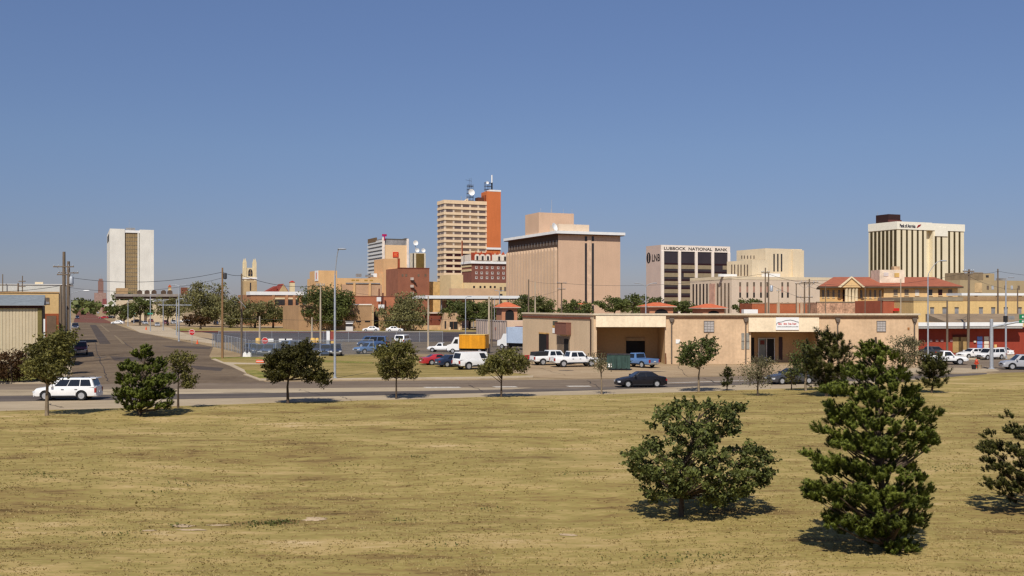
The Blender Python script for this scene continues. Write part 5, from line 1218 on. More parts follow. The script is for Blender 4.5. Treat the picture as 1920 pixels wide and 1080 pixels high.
for i in range(n):
    y0 = i * w_; mb = MB()
    mb.prism([(y0 + w_ * .22, 0), (y0 + w_ * .74, 0), (y0 + w_ * .74, zf - 1.0), (y0 + w_ * .60, zf + .1), (y0 + w_ * .36, zf + .1), (y0 + w_ * .22, zf - 1.0)], 'x', -1.15, -.07); mb.build('rib', rb, b.root)
panes(b, 'S', [(w_ * (i + .3), w_ * (i + .7)) for i in range(n)], [(zw - 3.6, zw - 2.0)], glassB, .12)
for a, c in ((1096.5, 1100.5), (1109.5, 1113.5)):
    b.E('window_strip', glassA, a, 443, c, 452); b.E('window_strip', glassA, a, 456, c, 590)
b.E('mid_pilaster', mat('pale_pilaster', A(216,184,154), .9), 1101.5, 441, 1108.5, 590, .14, .14)
ph = b.z(404); x0, x1 = 1.5, b.tE(1070) + 6
b.box('penthouse', br, -1 + 0, 13, 14, 26, zt, b.z(392)); 
b.box('lower_penthouse', mat('cream_penthouse', A(220,196,168), .9, .05), 1.5, 13.5, 3, 10, zt, zt + 2.7)
dish(b.root, (-.5, 2, zt + 1.5), 1.5, face=(.6, -1, .4)); MB().tube([(6, 18, b.z(404)), (6, 18, b.z(364))], [.16, .06], 5).build('roof_mast', steel, b.root)
mb = MB()
for x in (0, 4, 9, 12.5): mb.tube([(x, 14.5, b.z(392)), (x, 14.5, b.z(392) + 1.6)], .07, 4)
mb.build('roof_aerials', steel, b.root)
# ---- bank with black glass
bw = mat('bank_white_frame', A(240,226,210), .8, .04); bs = mat('bank_grey_side', A(196,174,160), .9, .05, .2, .04, 2); bg_ = mat('bank_black_glass', A(58,48,50), .15, .15, .2, spec=.6); bsp = mat('bank_tan_spandrel', A(150,134,106), .6, .1); bdk = mat('bank_maroon_band', A(48,24,26), .4, .1)
b = Bld('bank_building', 'bank with white grid frame, black glass bays and its name along the roof edge', 1240, 520, 1211.5, 1369)
zt = b.z(459); W_ = b.W; zg = zt - 3.2
b.box('wall', bs, 0, W_, .6, b.L, 0, zt); b.box('name_band', bw, 0, W_, 0, .6, zg, zt)
nb = 4; pw = 1.5; bay = (W_ - pw) / nb
for i in range(nb + 1): b.box('pier', bw, i * bay, i * bay + pw, -.25, .6, 0, zg)
for i in range(nb):
    xa, xb = i * bay + pw, (i + 1) * bay; b.box('glass_bay', bg_, xa, xb, .35, .6, 0, zg)
    z = zg - 6.0
    rr = random.Random(i + 2)
    while z > 0:
        b.box('dark_band', bdk, xa, xb, .28, .35, z - .9, z); 
        q0, q1 = xa, xb
        if (i, round(zg - z)) in ((3, 6),): q0 = xb - 3
        if i == 1 and abs(zg - z - 10.2) < .5: q0 = xa + 2
        if i == 3 and abs(zg - z - 10.2) < .5: q1 = xb - 3.5
        b.box('spandrel', bsp, q0, q1, .2, .35, max(0, z - 3.0), z - .95); z -= 4.2
lt = mat('bank_letter_black', A(40,36,36), .7)
text('name_lettering', 'LUBBOCK  NATIONAL  BANK', 2.15, lt, b.root, (1.6, -.05, zg + .75), width=W_ - 3.4, bold=.03)
text('initials', 'LNB', 5.2, lt, b.root, (-.06, b.L * .60, zt - 8.2), rot=(R(90), 0, R(-90)), width=b.L * .52, bold=.06)
e = MB().lathe([(2.6, -.03), (2.6, .03)], 20, axis='x').build('emblem', lt, b.root); e.location = (-.05, b.L * .83, zt - 6.2); e.scale = (1, .62 * 1.3, 1.1)
bx('emblem_bar', bs, e, -.06, -.03, -.25, .25, -2.0, 2.0)
# ---- pale stepped courthouse
cs = mat('courthouse_limestone', A(220,202,170), .9, .05, .2, .05, 2, streak=.05); cp = mat('courthouse_pink_stone', A(216,196,172), .9, .06, .2, .05, 2)
b = Bld('courthouse', 'pale stepped limestone courthouse with tall slit windows', 1372, 385, 1294, 1560)
zl = b.z(519.5); b.box('lower_block', cp, 0, b.W, 0, b.L, 0, zl); b.box('plinth_band', cs, -.08, b.W + .08, -.08, b.L, zl - .9, zl + .3)
def blk(nm, pa, pl, pr, D, ytop):
    q = Bld.__new__(Bld); q.C = (X(pa, D), D); q.c, q.s, q.D = b.c, b.s, D; q.W = q.tE(pr); q.L = q.tS(pl); q.root = b.root
    dx, dy = q.C[0] - b.C[0], q.C[1] - b.C[1]; q.ox = dx * b.c + dy * b.s; q.oy = -dx * b.s + dy * b.c
    bx(nm, cs, b.root, q.ox, q.ox + q.W, q.oy, q.oy + q.L, zl - .5, q.z(ytop)); return q
q2 = blk('middle_block', 1410, 1363, 1440, 396, 487.5); q3 = blk('upper_block', 1435, 1381, 1504, 402, 465.5)
bx('corner_pylon', cs, b.root, q3.ox + q3.tE(1484), q3.ox + q3.W + .1, q3.oy - 1, q3.oy + q3.L * .8, zl - .4, q3.z(466) - .4)
for i in range(11):
    if i == 4: continue
    t0 = b.L * (.05 + .085 * i); b.box('slit_window', glassB if i < 4 else glassA, -.08, .03, t0, t0 + b.L * .035, 2, zl - 2.2)
def qs(q, face, a, y0, c, y1, m=glassA, nm='slit_window'):
    if face == 'S':
        t0, t1 = sorted((q.tS(a), q.tS(c))); Dm = q.C[1] + t0 * q.c; bx(nm, m, b.root, q.ox - .08, q.ox + .03, q.oy + t0, q.oy + t1, Z(y1, Dm), Z(y0, Dm))
    else:
        t0, t1 = q.tE(a), q.tE(c); Dm = q.C[1] + t0 * q.s; bx(nm, m, b.root, q.ox + t0, q.ox + t1, q.oy - .08, q.oy + .03, Z(y1, Dm), Z(y0, Dm))
for a in (1371, 1376.5, 1383, 1388.5, 1395, 1400.5): qs(q2, 'S', a, 496, a + 2.2, 517, glassB)
for a in (1390, 1395, 1401, 1407, 1413): qs(q3, 'S', a, 479, a + 1.8, 485, glassB)
for a in (1450, 1457, 1464): qs(q3, 'E', a, 476, a + 2.6, 509, glassA)
for a in (1386, 1399.5, 1412, 1425, 1437, 1465, 1475.5):
    b.E('window', glassB, a, 529, a + 3.4, 537); b.E('spandrel_panel', mat('pink_spandrel', A(170,130,112), .8), a, 537.2, a + 3.4, 548, .04); b.E('window', glassA, a, 548.5, a + 3.4, 558); b.E('window', glassA, a, 567, a + 3.4, 574)
b.S('entrance_panel', mat('rose_entrance', A(196,154,134), .9), 1331, 532, 1341, 575, .3, .25)
b.E('roof_tank', white, 1443, 512, 1473, 519, -6, .1) if False else b.box('roof_skylight', white, b.tE(1443), b.tE(1472), 3, 5, zl + .3, zl + 1.7)
MB().box(b.tE(1380) - 4, b.tE(1380) + 4, 5, 6, zl + .3, zl + 1.3).build('roof_skylight', white, b.root)
# ---- red tiled roof building with pediment
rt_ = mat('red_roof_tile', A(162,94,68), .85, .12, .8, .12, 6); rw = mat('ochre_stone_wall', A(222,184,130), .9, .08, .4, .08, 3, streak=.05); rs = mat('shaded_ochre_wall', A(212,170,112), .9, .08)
b = Bld('tiled_building', 'ochre stone building with red hipped tile roof, pediment and columns', 1537, 262, 1535, 1793, L=24, rot=R(2))
ze = b.z(537); W_, L_ = b.W, b.L; o = 1.0; zr = Z(519.5, 274); xm_ = b.tE(1655)
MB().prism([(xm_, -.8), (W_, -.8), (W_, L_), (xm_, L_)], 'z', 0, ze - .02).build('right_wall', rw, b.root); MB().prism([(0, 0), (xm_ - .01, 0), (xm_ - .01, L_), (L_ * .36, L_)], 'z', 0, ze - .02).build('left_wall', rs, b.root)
mb = MB(); mb.v = [(-o, -1.8, ze), (W_ + o, -1.8, ze), (W_ + o, L_ + o, ze), (L_ * .36 - o, L_ + o, ze), (b.tE(1566) + 3.5, 11, zr), (b.tE(1762) + 3.5, 11, zr)]
mb.f = [(0, 1, 5, 4), (1, 2, 5), (2, 3, 4, 5), (3, 0, 4), (3, 2, 1, 0)]; mb.build('roof', rt_, b.root)
MB().prism([(-o - .05, -1.85), (W_ + o + .05, -1.85), (W_ + o + .05, L_ + 1), (L_ * .36 - o - .05, L_ + 1)], 'z', ze - .45, ze - .02).build('eaves', mat('dark_eaves', A(84,70,54), .8), b.root)
xa, xb = b.tE(1571), b.tE(1609); xm = (xa + xb) / 2; zp = b.zE(1589, 521.5); pm = mat('cream_pediment', A(226,206,168), .9)
MB().prism([(xa, ze - .3), (xb, ze - .3), (xm, zp)], 'y', -2.4, -.6).build('pediment', rw, b.root)
mb = MB(); mb.prism([(xa - .2, ze - .3), (xm, zp), (xm, zp + .4), (xa - .8, ze - .2)], 'y', -2.7, -2.2); mb.prism([(xb + .2, ze - .3), (xm, zp), (xm, zp + .4), (xb + .8, ze - .2)], 'y', -2.7, -2.2); mb.build('pediment_moulding', pm, b.root)
b.E('portico_recess', gl_d, 1580, 543, 1603, 566, .05)
for a in (1582.5, 1588.5, 1595, 1601): MB().lathe([(.42, b.zE(1590, 566)), (.36, b.zE(1590, 545)), (.5, b.zE(1590, 541))], 10, c=(b.tE(a), -1.7, 0)).build('column', pm, b.root, 50)
b.box('portico_floor', rw, xa, xb, -2.4, 0, 0, b.zE(1590, 566))
for a in (1541.5, 1551, 1561, 1571.5, 1613, 1621, 1630, 1639, 1648): b.E('window', glassB, a, 544, a + 3.6, 558); 
for a in (1541.5, 1551, 1561, 1571.5, 1613, 1621, 1630, 1639, 1648): b.E('window_sill', pm, a - .6, 558, a + 4.2, 559.2, .16)
for a, m_ in ((1673, glassB), (1693.5, glassB), (1713, mat('white_blind', A(206,196,180), .7)), (1738, glassA), (1756.5, gl_d), (1775, glassB)):
    b.E('window', m_, a, 543, a + 7.5, 554, .87); b.E('window_sill', pm, a - .6, 554, a + 8.1, 555.2, .98)
b.box('string_course', pm, xm_, W_ + .05, -.95, -.8, b.z(562), b.z(560.5))
x_ = b.tE(1658); b.box('roof_penthouse', mat('cream_roof_box', A(228,210,184), .85), x_, x_ + 6.6, 3.0, 9, ze, b.z(505)); b.box('penthouse_window', mat('ochre_window', A(206,170,100), .6), x_ + 3.9, x_ + 5.2, 2.9, 3.0, b.z(519), b.z(511)); b.box('penthouse_window', MATS['pale_sash_window'], x_ + 1.0, x_ + 2.3, 2.9, 3.0, b.z(517), b.z(510)); b.box('chimney', st_, x_ + 4.4, x_ + 6.0, 4.5, 6, b.z(505), b.z(498))
# ---- bank tower with vertical stripes, far right
ws = mat('cream_tower_stone', A(234,220,186), .85, .05, .1, .04, 1.5); wsd = mat('cream_tower_side', A(222,204,170), .85, .05, .1, .04, 1.5); olv = mat('olive_window_strip', A(74,62,34), .3, .2, .3, .15, 2); wcr = mat('cream_tower_crown', A(246,238,218), .85, .04)
b = Bld('striped_bank_tower', 'cream bank tower with dark vertical window strips and brown roof box on the right skyline', 1682, 640, 1628.5, 1807.5)
zt = b.z(415); zc = b.z(429.5); W_, L_ = b.W, b.L; xr0, xr1 = b.tE(1737), b.tE(1749)
mb = MB(); mb.box(0, xr0, 0, L_, 0, zc); mb.box(xr0, xr1, 3.2, L_, 0, zc); mb.box(xr1, W_, 0, L_, 0, zc); mb.build('wall', ws, b.root)
mb = MB(); mb.box(-.4, xr1 - 1.0, -.4, L_, zc, zt); mb.box(xr1 - 1.0, W_ + .4, -.4, L_, zc + .0, zt - .3); mb.build('crown_band', wcr, b.root)
for a in (1690, 1700.2, 1710.3, 1720.5, 1730.3): b.E('window_strip', olv, a - 1.6, 430, a + 1.9, 640, .07)
b.E('core_panel', wcr, 1752, 426, 1776, 443, .5, .45)
for a in (1754.5, 1765): b.E('window_strip', olv, a - 1.8, 443.5, a + 1.8, 640, .07)
for a in (1779.5, 1789.5, 1799): b.E('window_strip', olv, a - 1.7, 431, a + 1.8, 640, .07)
for i in range(7): t = L_ * (i + .5) / 7.2; b.box('window_strip', olv, -.08, .03, t - 1.3, t + .8, 0, zc - .4)
b.box('roof_box', mat('dark_maroon_cladding', A(54,32,30), .8, .08), 1.5, 11.5, 9, L_ * .80, zt, b.z(399)); b.box('roof_cap', MATS['maroon_soffit'], 1.0, 12, 8.4, 9, zt, zt + 1.8)
MB().tube([(3, 20, b.z(401)), (3, 20, b.z(392))], .15, 5).build('mast', steel, b.root)
nv = mat('sign_navy', A(44,40,62), .7); text('sign_lettering', 'Bank of America', 3.0, nv, b.root, (1.8, -.45, zc + 1.2), width=b.tE(1716.5) - 2.2, bold=.13)
x = b.tE(1722); mb = MB(); zz = zc + 2.4
for k in range(3): mb.prism([(x - 2.0 + k * 1.0, zz - 1.2 + k * .45), (x - 1.2 + k * 1.0, zz - 1.2 + k * .45), (x + .2 + k * .9, zz + .7 + k * .2), (x - .6 + k * .9, zz + .7 + k * .2)], 'y', -.52, -.42)
mb.build('sign_emblem', mat('emblem_red', A(150,26,34), .7), b.root)
# ---- right background: tan blocks
tg = mat('grey_tan_brick', A(176,156,120), .92, .08, .2, .06, 3)
b = Bld('tan_block', 'grey tan stepped block at the far right behind the white canopy', 1800, 340, 1796, 1990, L=16)
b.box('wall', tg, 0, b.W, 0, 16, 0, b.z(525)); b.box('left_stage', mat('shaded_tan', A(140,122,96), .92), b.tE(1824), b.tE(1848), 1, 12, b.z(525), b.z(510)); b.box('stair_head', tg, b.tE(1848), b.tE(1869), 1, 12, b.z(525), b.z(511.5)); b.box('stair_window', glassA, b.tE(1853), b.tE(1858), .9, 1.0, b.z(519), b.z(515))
b.box('light_panel', mat('peach_panel_wall', A(206,176,130), .9), b.tE(1828), b.tE(1841), -.1, 0, b.z(548), b.z(530))
for a in (1850, 1859, 1883, 1895, 1908): b.E('window', mat('pale_blue_window', A(176,180,184), .5) if a in (1859, 1895) else glassB, a, 535.5, a + 4, 543)
b.box('roof_units', glassC, b.tE(1890), b.tE(1902), 3, 5, b.z(525), b.z(520))
b = Bld('canopy_structure', 'bright white flat canopy edge over the tan building on the right', 1803, 225, 1801, 1990, L=6, rot=R(8))
MB().box(0, b.W, 0, 6, b.z(554), b.z(549.5)).build('roof', white, b.root)
mb = MB(); 
for a in (1832, 1872, 1915): x = b.tE(a); mb.box(x, x + .5, .5, 1, 0, b.z(554))
mb.build('posts', rw, b.root)
# ---- ochre two storey building
oy = mat('ochre_yellow_brick', A(214,182,124), .92, .07, .3, .07, 3, streak=.05); og = mat('grey_parapet', A(150,136,112), .9, .1)
b = Bld('ochre_building', 'ochre two storey building with a row of sash windows above the red building', 1713, 198, 1709, 2000, L=14, rot=R(8))
b.box('wall', oy, 0, b.W, 0, 14, 0, b.z(564)); b.box('parapet', og, -.1, b.tE(1805), -.1, 14, b.z(564), b.z(557)); b.box('parapet', mat('brown_parapet', A(158,130,96), .9), b.tE(1805), b.W, -.06, 14, b.z(564), b.z(556))
for a in (1744, 1767, 1790, 1835.5, 1858.5, 1882, 1908): 
    w_ = b.E('window', glassC, a, 577, a + 7, 589.5); b.E('window_head', glassA, a - .3, 576, a + 7.3, 578, .1, .06, w_)
b.box('right_wing', MATS['tan_low_wall'], b.tE(1745), b.tE(1760), -.4, 0, 0, b.z(592))
b = Bld('red_brick_block', 'dark red brick block with red awning above the right end of the warehouse roof', 1656, 205, 1652, 1720, L=12, rot=R(8))
b.box('wall', mat('deep_red_brick', A(164,90,64), .92, .1), 0, b.W, 0, 12, 0, b.z(564)); b.box('coping', og, -.1, b.W + .1, -.1, .4, b.z(564), b.z(562.5))
MB().prism([(b.tE(1674), b.z(583)), (b.tE(1697), b.z(583)), (b.tE(1695), b.z(576)), (b.tE(1677), b.z(577))], 'y', -2, -.05).build('awning', mat('bright_red_awning', A(206,48,40), .7), b.root)
b.E('window', glassC, 1700, 578, 1708, 587); b.E('window', glassC, 1718 - 8, 578, 1716, 588)
b = Bld('rubble_wall_building', 'patchy rubble and brick wall building behind the warehouse roof', 1532, 222, 1528, 1660, L=10, rot=R(3))
b.box('wall', mat('patchy_rubble', A(186,146,116), .95, .5, .5, .4, 2.5), 0, b.W, 0, 10, 0, b.z(567)); b.box('coping', og, -.1, b.W + .1, -.1, .4, b.z(567), b.z(565.5))
b = Bld('brick_building', 'low orange brown brick building with pale piers behind the warehouse roof', 1410, 228, 1406, 1530, L=10, rot=R(3))
b.box('wall', mat('orange_brown_brick', A(168,96,62), .92, .12, .4, .1, 3), 0, b.W, 0, 10, 0, b.z(569)); b.box('coping', mat('pale_brick_coping', A(190,160,130), .9), -.1, b.W + .1, -.1, .4, b.z(569), b.z(567.5))
mb = MB()
for a in (1437, 1456, 1492, 1500): x = b.tE(a); mb.box(x, x + .7, -.2, 0, 0, b.z(567))
mb.build('piers', MATS['pale_brick_coping'], b.root); b.box('white_unit', white, b.tE(1412) - 3.2, b.tE(1412) - .1, -4, -2, 0, b.z(580))
# ---- red building on the right with grey canopy band
rd = mat('red_painted_wall', A(152,62,44), .85, .08, .3, .06, 3, streak=.06)
b = Bld('red_building', 'long red painted shop building with grey canopy band on the right', 1705, 148, 1700, 2050, L=12, rot=R(6))
zc0, zc1 = b.z(617), b.z(604.5)
b.box('wall', rd, 0, b.W, 0, 12, 0, zc0); b.box('canopy_band', mat('grey_canopy', A(168,164,156), .8, .1, .3), 0, b.tE(1905), -1.6, 10, zc0 + .1, zc1 - .3); b.box('canopy_stripe', white, -.02, b.tE(1905), -1.66, -1.6, zc0 + .45, zc0 + 1.0)
MB().prism([(-1.2, zc1), (5, b.z(589)), (5, zc1)], 'x', b.tE(1768), b.W).build('porch_roof', mat('brown_porch_roof', A(140,120,96), .9), b.root)
dr = b.E('double_door', mat('khaki_door', A(170,140,90), .7), 1786, 632, 1812, 661, .07); b.E('door_head', mat('dark_door_head', A(84,34,24), .8), 1786, 627.5, 1813, 631.5, .12, .1); b.E('door_gap', mat('dark_khaki', A(96,76,46), .8), 1797, 632, 1801, 661, .11, .04, dr)
for i, q in enumerate((631, 638.5, 646)): b.E('blue_poster', mat('blue_poster', A(112,134,190), .6), 1832, q, 1841.5, q + 6.5, .07)
for q in (631, 638.5, 646): b.E('white_poster', mat('cream_poster', A(228,216,190), .6), 1845, q, 1853.5, q + 6.5, .07)
for a in (1742.5, 1754, 1763.5, 1781): b.E('small_notice', mat('pink_notice', A(206,160,150), .7), a, 637, a + 5, 641, .07)
b.E('wall_lamp', MATS['cream_poster'], 1825, 639, 1829, 642, .2, .2); b.E('yellow_notice', mat('yellow_notice', A(226,190,120), .7), 1864, 646, 1868.5, 652, .07)
# ---- left: metal shed, tan building and long white roof
sm = mat('ribbed_cream_cladding', A(208,190,158), .75, .05, .3, .05, 4); sr = mat('grey_blue_metal_roof', A(128,134,136), .6, .1, .3, .08, 3, streak=.1); scl = mat('olive_corner_trim', A(118,106,60), .8)
D = 118; t = empty('metal_shed', (X(78, D), D, 0), GRID, 'cream ribbed metal shed with grey roof cut by the left edge of the photo', 'shed')
ze, zr = Z(573, D), Z(553, D)
MB().box(-16, 0, 0, 9, 0, ze).build('wall', mat('cream_cladding_base', A(196,178,146), .8), t); mb = MB(); x = -15.9
while x < -.45: mb.box(x, x + .26, -.03, 0, 0, ze - .25); x += .34
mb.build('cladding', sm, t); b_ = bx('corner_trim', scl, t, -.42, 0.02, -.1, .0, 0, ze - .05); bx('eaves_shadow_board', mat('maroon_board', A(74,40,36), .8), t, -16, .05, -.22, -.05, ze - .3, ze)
MB().prism([(-.5, ze + .02), (4.5, Z(553, D + 4.5)), (9.5, ze + .02)], 'x', -16.2, .25).build('roof', sr, t); bx('side_wall_panel', mat('dark_side_cladding', A(96,84,70), .8), t, .02, .12, 0.02, 9, 0, ze - .05)
bx('downpipe', white, t, .2, .38, -.2, 0, 0, Z(598, D)); 
D = 138; t = empty('tan_brick_building', (X(110, D), D, 0), GRID, 'tan block walled building behind the metal shed with a small high window', 'building'); tb2 = mat('yellow_tan_block', A(212,178,122), .9, .08, .4, .08, 3)
bx('wall', tb2, t, -22, 0, 0, 14, 0, Z(549, D)); bx('coping', mat('tan_coping', A(196,160,112), .9), t, -22, .1, -.1, .4, Z(549, D), Z(547, D)); bx('window', glassB, t, X(87, D) - X(110, D), X(94, D) - X(110, D), -.06, .02, Z(570, D), Z(558, D)); bx('window', glassC, t, X(87, D) - X(110, D), X(94, D) - X(110, D), -.09, -.065, Z(570, D), Z(566, D))
bx('brown_door_frame', mat('rust_door_frame', A(150,78,44), .8), t, -1.8, 0, -.12, 0, 0, Z(588, D)); bx('door', mat('brown_door', A(112,90,70), .8), t, -1.5, -.3, -.16, -.12, 0, Z(592, D))
D = 190; t = empty('white_building', (X(124, D), D, 0), GRID, 'long pale white walled building behind the tan one at the left', 'building')
bx('wall', mat('pale_white_wall', A(206,204,194), .8, .06), t, -26, 0, 0, 16, 0, Z(534, D)); bx('roof_edge', white, t, -26.1, .1, -.15, .5, Z(534, D), Z(533, D)); bx('roof_vent', mat('tan_vent', A(226,206,170), .8), t, -5.4, -4.0, 3, 5, Z(533, D), Z(528.5, D))
# ================================================================ WAREHOUSE
def warehouse():
    D = 126.7; xc = X(1113, D); x1 = X(1722, D); zt = Z(591, D)
    t = empty('warehouse', (xc, D, 0), 0, 'long low cream stucco warehouse with a deep loading canopy across the road', 'building')
    ws_ = mat('cream_stucco', A(209,178,142), .9, .12, .45, .08, 3, bump=.2, streak=.06); wf_ = mat('pale_fascia', A(238,218,184), .9, .09, .5, .06, 4, streak=.06); wd = mat('beige_side_stucco', A(206,180,146), .9, .07, .3, .06, 4, bump=.15, streak=.05)
    tr = mat('brown_trim', A(120,70,50), .8); cop = mat('stone_coping', A(206,190,162), .85, .08); pipe = mat('grey_brown_downpipe', A(104,92,80), .6)
    def lx(px, d=D): return X(px, d) - xc
    def lz(py, d=D): return Z(py, d)
    W = x1 - xc; dep = 18.0
    r0, r1 = lx(1119), lx(1247); zo = lz(613); p0, p1 = lx(1408), lx(1533.5); zp = lz(622)
    # front wall pieces around the loading bay and the entrance porch
    mb = MB(); mb.box(0, r0, 0, .4, 0, zt); mb.box(r0, r1, 0, .4, zo, zt); mb.box(r1, p0, 0, .4, 0, zt); mb.box(p0, p1, 0, .4, zp, zt); mb.box(p1, W, 0, .4, 0, zt)
    mb.box(W - .4, W, .4, dep, 0, zt); mb.box(0, W - .4, dep - .4, dep, 0, zt); mb.build('wall', ws_, t)
    # left (side) wall goes back at an angle
    S = Vector((0, 0, 0)); Eb = Vector((X(980, 146) - xc, 146 - D, 0)); ln = (Eb - S).length; ang = math.atan2(Eb.y, Eb.x)
    sw = empty('side_wing', (0, 0, 0), ang); sw.parent = t
    bx('side_wall', wd, sw, 0, ln, -.35, 0, 0, zt - .02); bx('side_coping', cop, sw, -.02, ln + .1, -.4, .14, zt - .015, zt + .2); bx('side_trim', tr, sw, .8, ln, .02, .12, zt - .5, zt - .28)
    def sd(nm, m, u0, u1, z0, z1, out=.06): return bx(nm, m, sw, u0, u1, 0, out, z0, z1)
    f = lambda px: ln * (1113 - px) / (1113 - 980) * (1 / (1 + (1113 - px) / (1113 - 980) * -.135 + .135)) if False else ln * ((1113 - px) / 133.0) * (126.7 / (146 - (146 - 126.7) * (1 - 0))) / ((126.7 / 146) * (1) + (1 - (1113 - px) / 133.0) * (1 - 126.7 / 146)) if False else None
    def u(px):                                           # metres along the side wall for a picture column
        k = (px - CX) / F; dx, dy = math.cos(ang), math.sin(ang)
        return (k * D - xc) / (dx - k * dy)
    d1 = sd('side_door', black, u(1029), u(1011), 0, lz(626, 141), .05); sd('door_leaf', mat('dark_wood', A(74,44,38), .7), u(1029), u(1026), 0, lz(625, 141), .12); sd('door_head', mat('ochre_head', A(190,150,90), .8), u(1029.5), u(1011), lz(625.5, 141), lz(623, 141), .1)
    MB().box(u(1071), u(1049.5), .02, .75, lz(626, 136), lz(605, 136)).build('sign_box', mat('rust_brown_box', A(122,82,68), .8, .1), sw); MB().box(u(1071) - .02, u(1049.5) + .02, 0.0, .8, lz(605, 136) + .005, lz(604, 136)).build('sign_box_trim', tr, sw)
    sd('side_window', glassB, u(1068), u(1045), .8, lz(630, 136), .05); sd('side_doorway', black, u(1066), u(1058.5), 0, lz(634, 136), .09); sd('sign_upper', mat('olive_notice', A(84,84,70), .8), u(1045.5), u(1037), lz(609.5, 138), lz(601.5, 138)); sd('sign_middle', mat('ochre_notice', A(196,150,80), .8), u(1046), u(1036.5), lz(614, 138), lz(610, 138)); sd('sign_lower', white, u(1048), u(1036.5), lz(624, 138), lz(614.5, 138))
    MB().tube([(u(1109), .12, .05), (u(1109), .12, zt - .5)], .09, 8).build('downpipe', mat('dark_downpipe', A(70,50,42), .6), sw)
    # canopy fascia, proud of the wall, and bay interior
    mb = MB(); mb.box(r0 - .15, r1 + .05, -.35, -.01, zo, zt - .05); mb.build('bay_fascia', wf_, t); bx('porch_fascia', wf_, t, p0 - .35, p1 + .05, -.35, -.01, zp, zt - .3)
    bd = 6.5
    mb = MB(); mb.box(r0 - .3, r1 + .3, bd, bd + .3, 0, zt - .3); mb.box(r0 - .3, r0, .4, bd, 0, zt - .3); mb.box(r1, r1 + .3, .4, bd, 0, zt - .3); mb.build('bay_wall', mat('tan_bay_wall', A(206,170,124), .9, .08, .3, .06, 4), t); bx('bay_ceiling', mat('brown_bay_ceiling', A(140,104,72), .9), t, r0 - .3, r1 + .3, .4, bd + .3, zo + .02, zo + .25)
    a0, a1 = X(1174, D + bd) - xc, X(1209, D + bd) - xc; bx('bay_door', black, t, a0, a1, bd - .1, bd - .01, 0, Z(639, D + bd)); bx('bay_door_head', mat('tan_shutter_box', A(176,150,116), .8), t, a0, a1, bd - .25, bd - .02, Z(639, D + bd) + .01, Z(633, D + bd))
    bx('bay_left_door', mat('dark_bay_door', A(84,60,44), .8), t, r0 + .02, r0 + .1, 1.2, 3.0, 0, 2.3); bx('bay_kerb', cop, t, r0 + .1, a0 - .3, bd - 1.2, bd - .12, 0, .5)
    bx('pier_door', mat('maroon_door', A(84,44,36), .7), t, lx(1239), lx(1244.5), -.06, .02, 0, lz(650)) if False else bx('side_post', mat('rust_post_b', A(122,80,52), .8), t, lx(1246), lx(1248), -.5, -.35, 0, lz(662))
    # parapet coping, trim, roof deck
    bx('coping', cop, t, -.05, W + .1, -.42, .45, zt, zt + .22); bx('brown_trim_board', mat('tan_trim_board', A(176,132,92), .8), t, r1 + .6, p0 - .4, -.08, 0, zt - .42, zt - .26); bx('brown_trim_board', MATS['tan_trim_board'], t, p1 + .1, W, -.08, 0, zt - .42, zt - .26)
    bx('roof', mat('grey_gravel_roof', A(150,142,132), .95, .12), t, .02, W - .02, .46, dep - .02, zt - .6, zt - .4)
    # downpipes with hopper heads
    for px in (1259, 1398, 1570, 1714):
        x = lx(px); dp = MB().tube([(x, -.12, .1), (x, -.12, zt - .6)], .085, 8).build('downpipe', pipe, t); MB().prism([(x - .32, zt - .35), (x + .32, zt - .35), (x + .12, zt - .85), (x - .12, zt - .85)], 'y', -.3, -.01).build('hopper_head', pipe, dp)
    # windows
    for a, q0, q1, c in ((1320.5, 602.5, 622, 1338), (1644.5, 602.5, 621, 1660)):
        w = bx('window', mat('frosted_window', A(176,170,164), .4, .1), t, lx(a), lx(c), -.05, .03, lz(q1), lz(q0)); mb = MB(); xa, xb, za, zb_ = lx(a), lx(c), lz(q1), lz(q0)
        mb.box(xa - .07, xa, -.09, .02, za - .07, zb_ + .07); mb.box(xb, xb + .07, -.09, .02, za - .07, zb_ + .07); mb.box(xa, xb, -.09, .02, zb_, zb_ + .07); mb.box(xa, xb, -.09, .02, za - .07, za)
        for k in (1, 2): mb.box(xa + (xb - xa) * k / 3 - .015, xa + (xb - xa) * k / 3 + .015, -.07, -.051, za, zb_)
        for k in (1, 2, 3): mb.box(xa, xb, -.072, -.053, za + (zb_ - za) * k / 4 - .015, za + (zb_ - za) * k / 4 + .015)
        mb.build('window_frame', mat('grey_frame', A(118,108,100), .7), w)
    for a in (1390, 1399.5): 
        w = bx('window', mat('grey_curtained_window', A(150,146,134), .4, .2, 2), t, lx(a), lx(a + 5.5), -.05, .03, lz(655), lz(624.5)); bx('window_bar', mat('grey_frame', A(118,108,100), .7), w, lx(a), lx(a + 5.5), -.08, -.051, lz(640), lz(639))
    bx('notice_board', white, t, lx(1267), lx(1275), -.07, .0, lz(644), lz(636.5)); bx('round_vent', mat('rust_vent', A(176,120,70), .8), t, lx(1701.5), lx(1705), -.08, 0, lz(618), lz(614))
    # entrance porch
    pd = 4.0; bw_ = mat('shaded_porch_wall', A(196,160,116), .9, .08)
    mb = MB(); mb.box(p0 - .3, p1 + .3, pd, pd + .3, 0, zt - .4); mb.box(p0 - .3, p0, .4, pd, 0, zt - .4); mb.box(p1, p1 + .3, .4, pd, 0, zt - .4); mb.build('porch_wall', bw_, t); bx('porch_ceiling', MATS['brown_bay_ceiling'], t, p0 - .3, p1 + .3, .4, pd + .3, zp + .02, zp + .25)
    q = lambda px: X(px, D + pd) - xc; zq = lambda py: Z(py, D + pd)
    d_ = bx('entrance_door', black, t, q(1435), q(1452), pd - .08, pd - .01, 0, zq(635)); mb = MB()
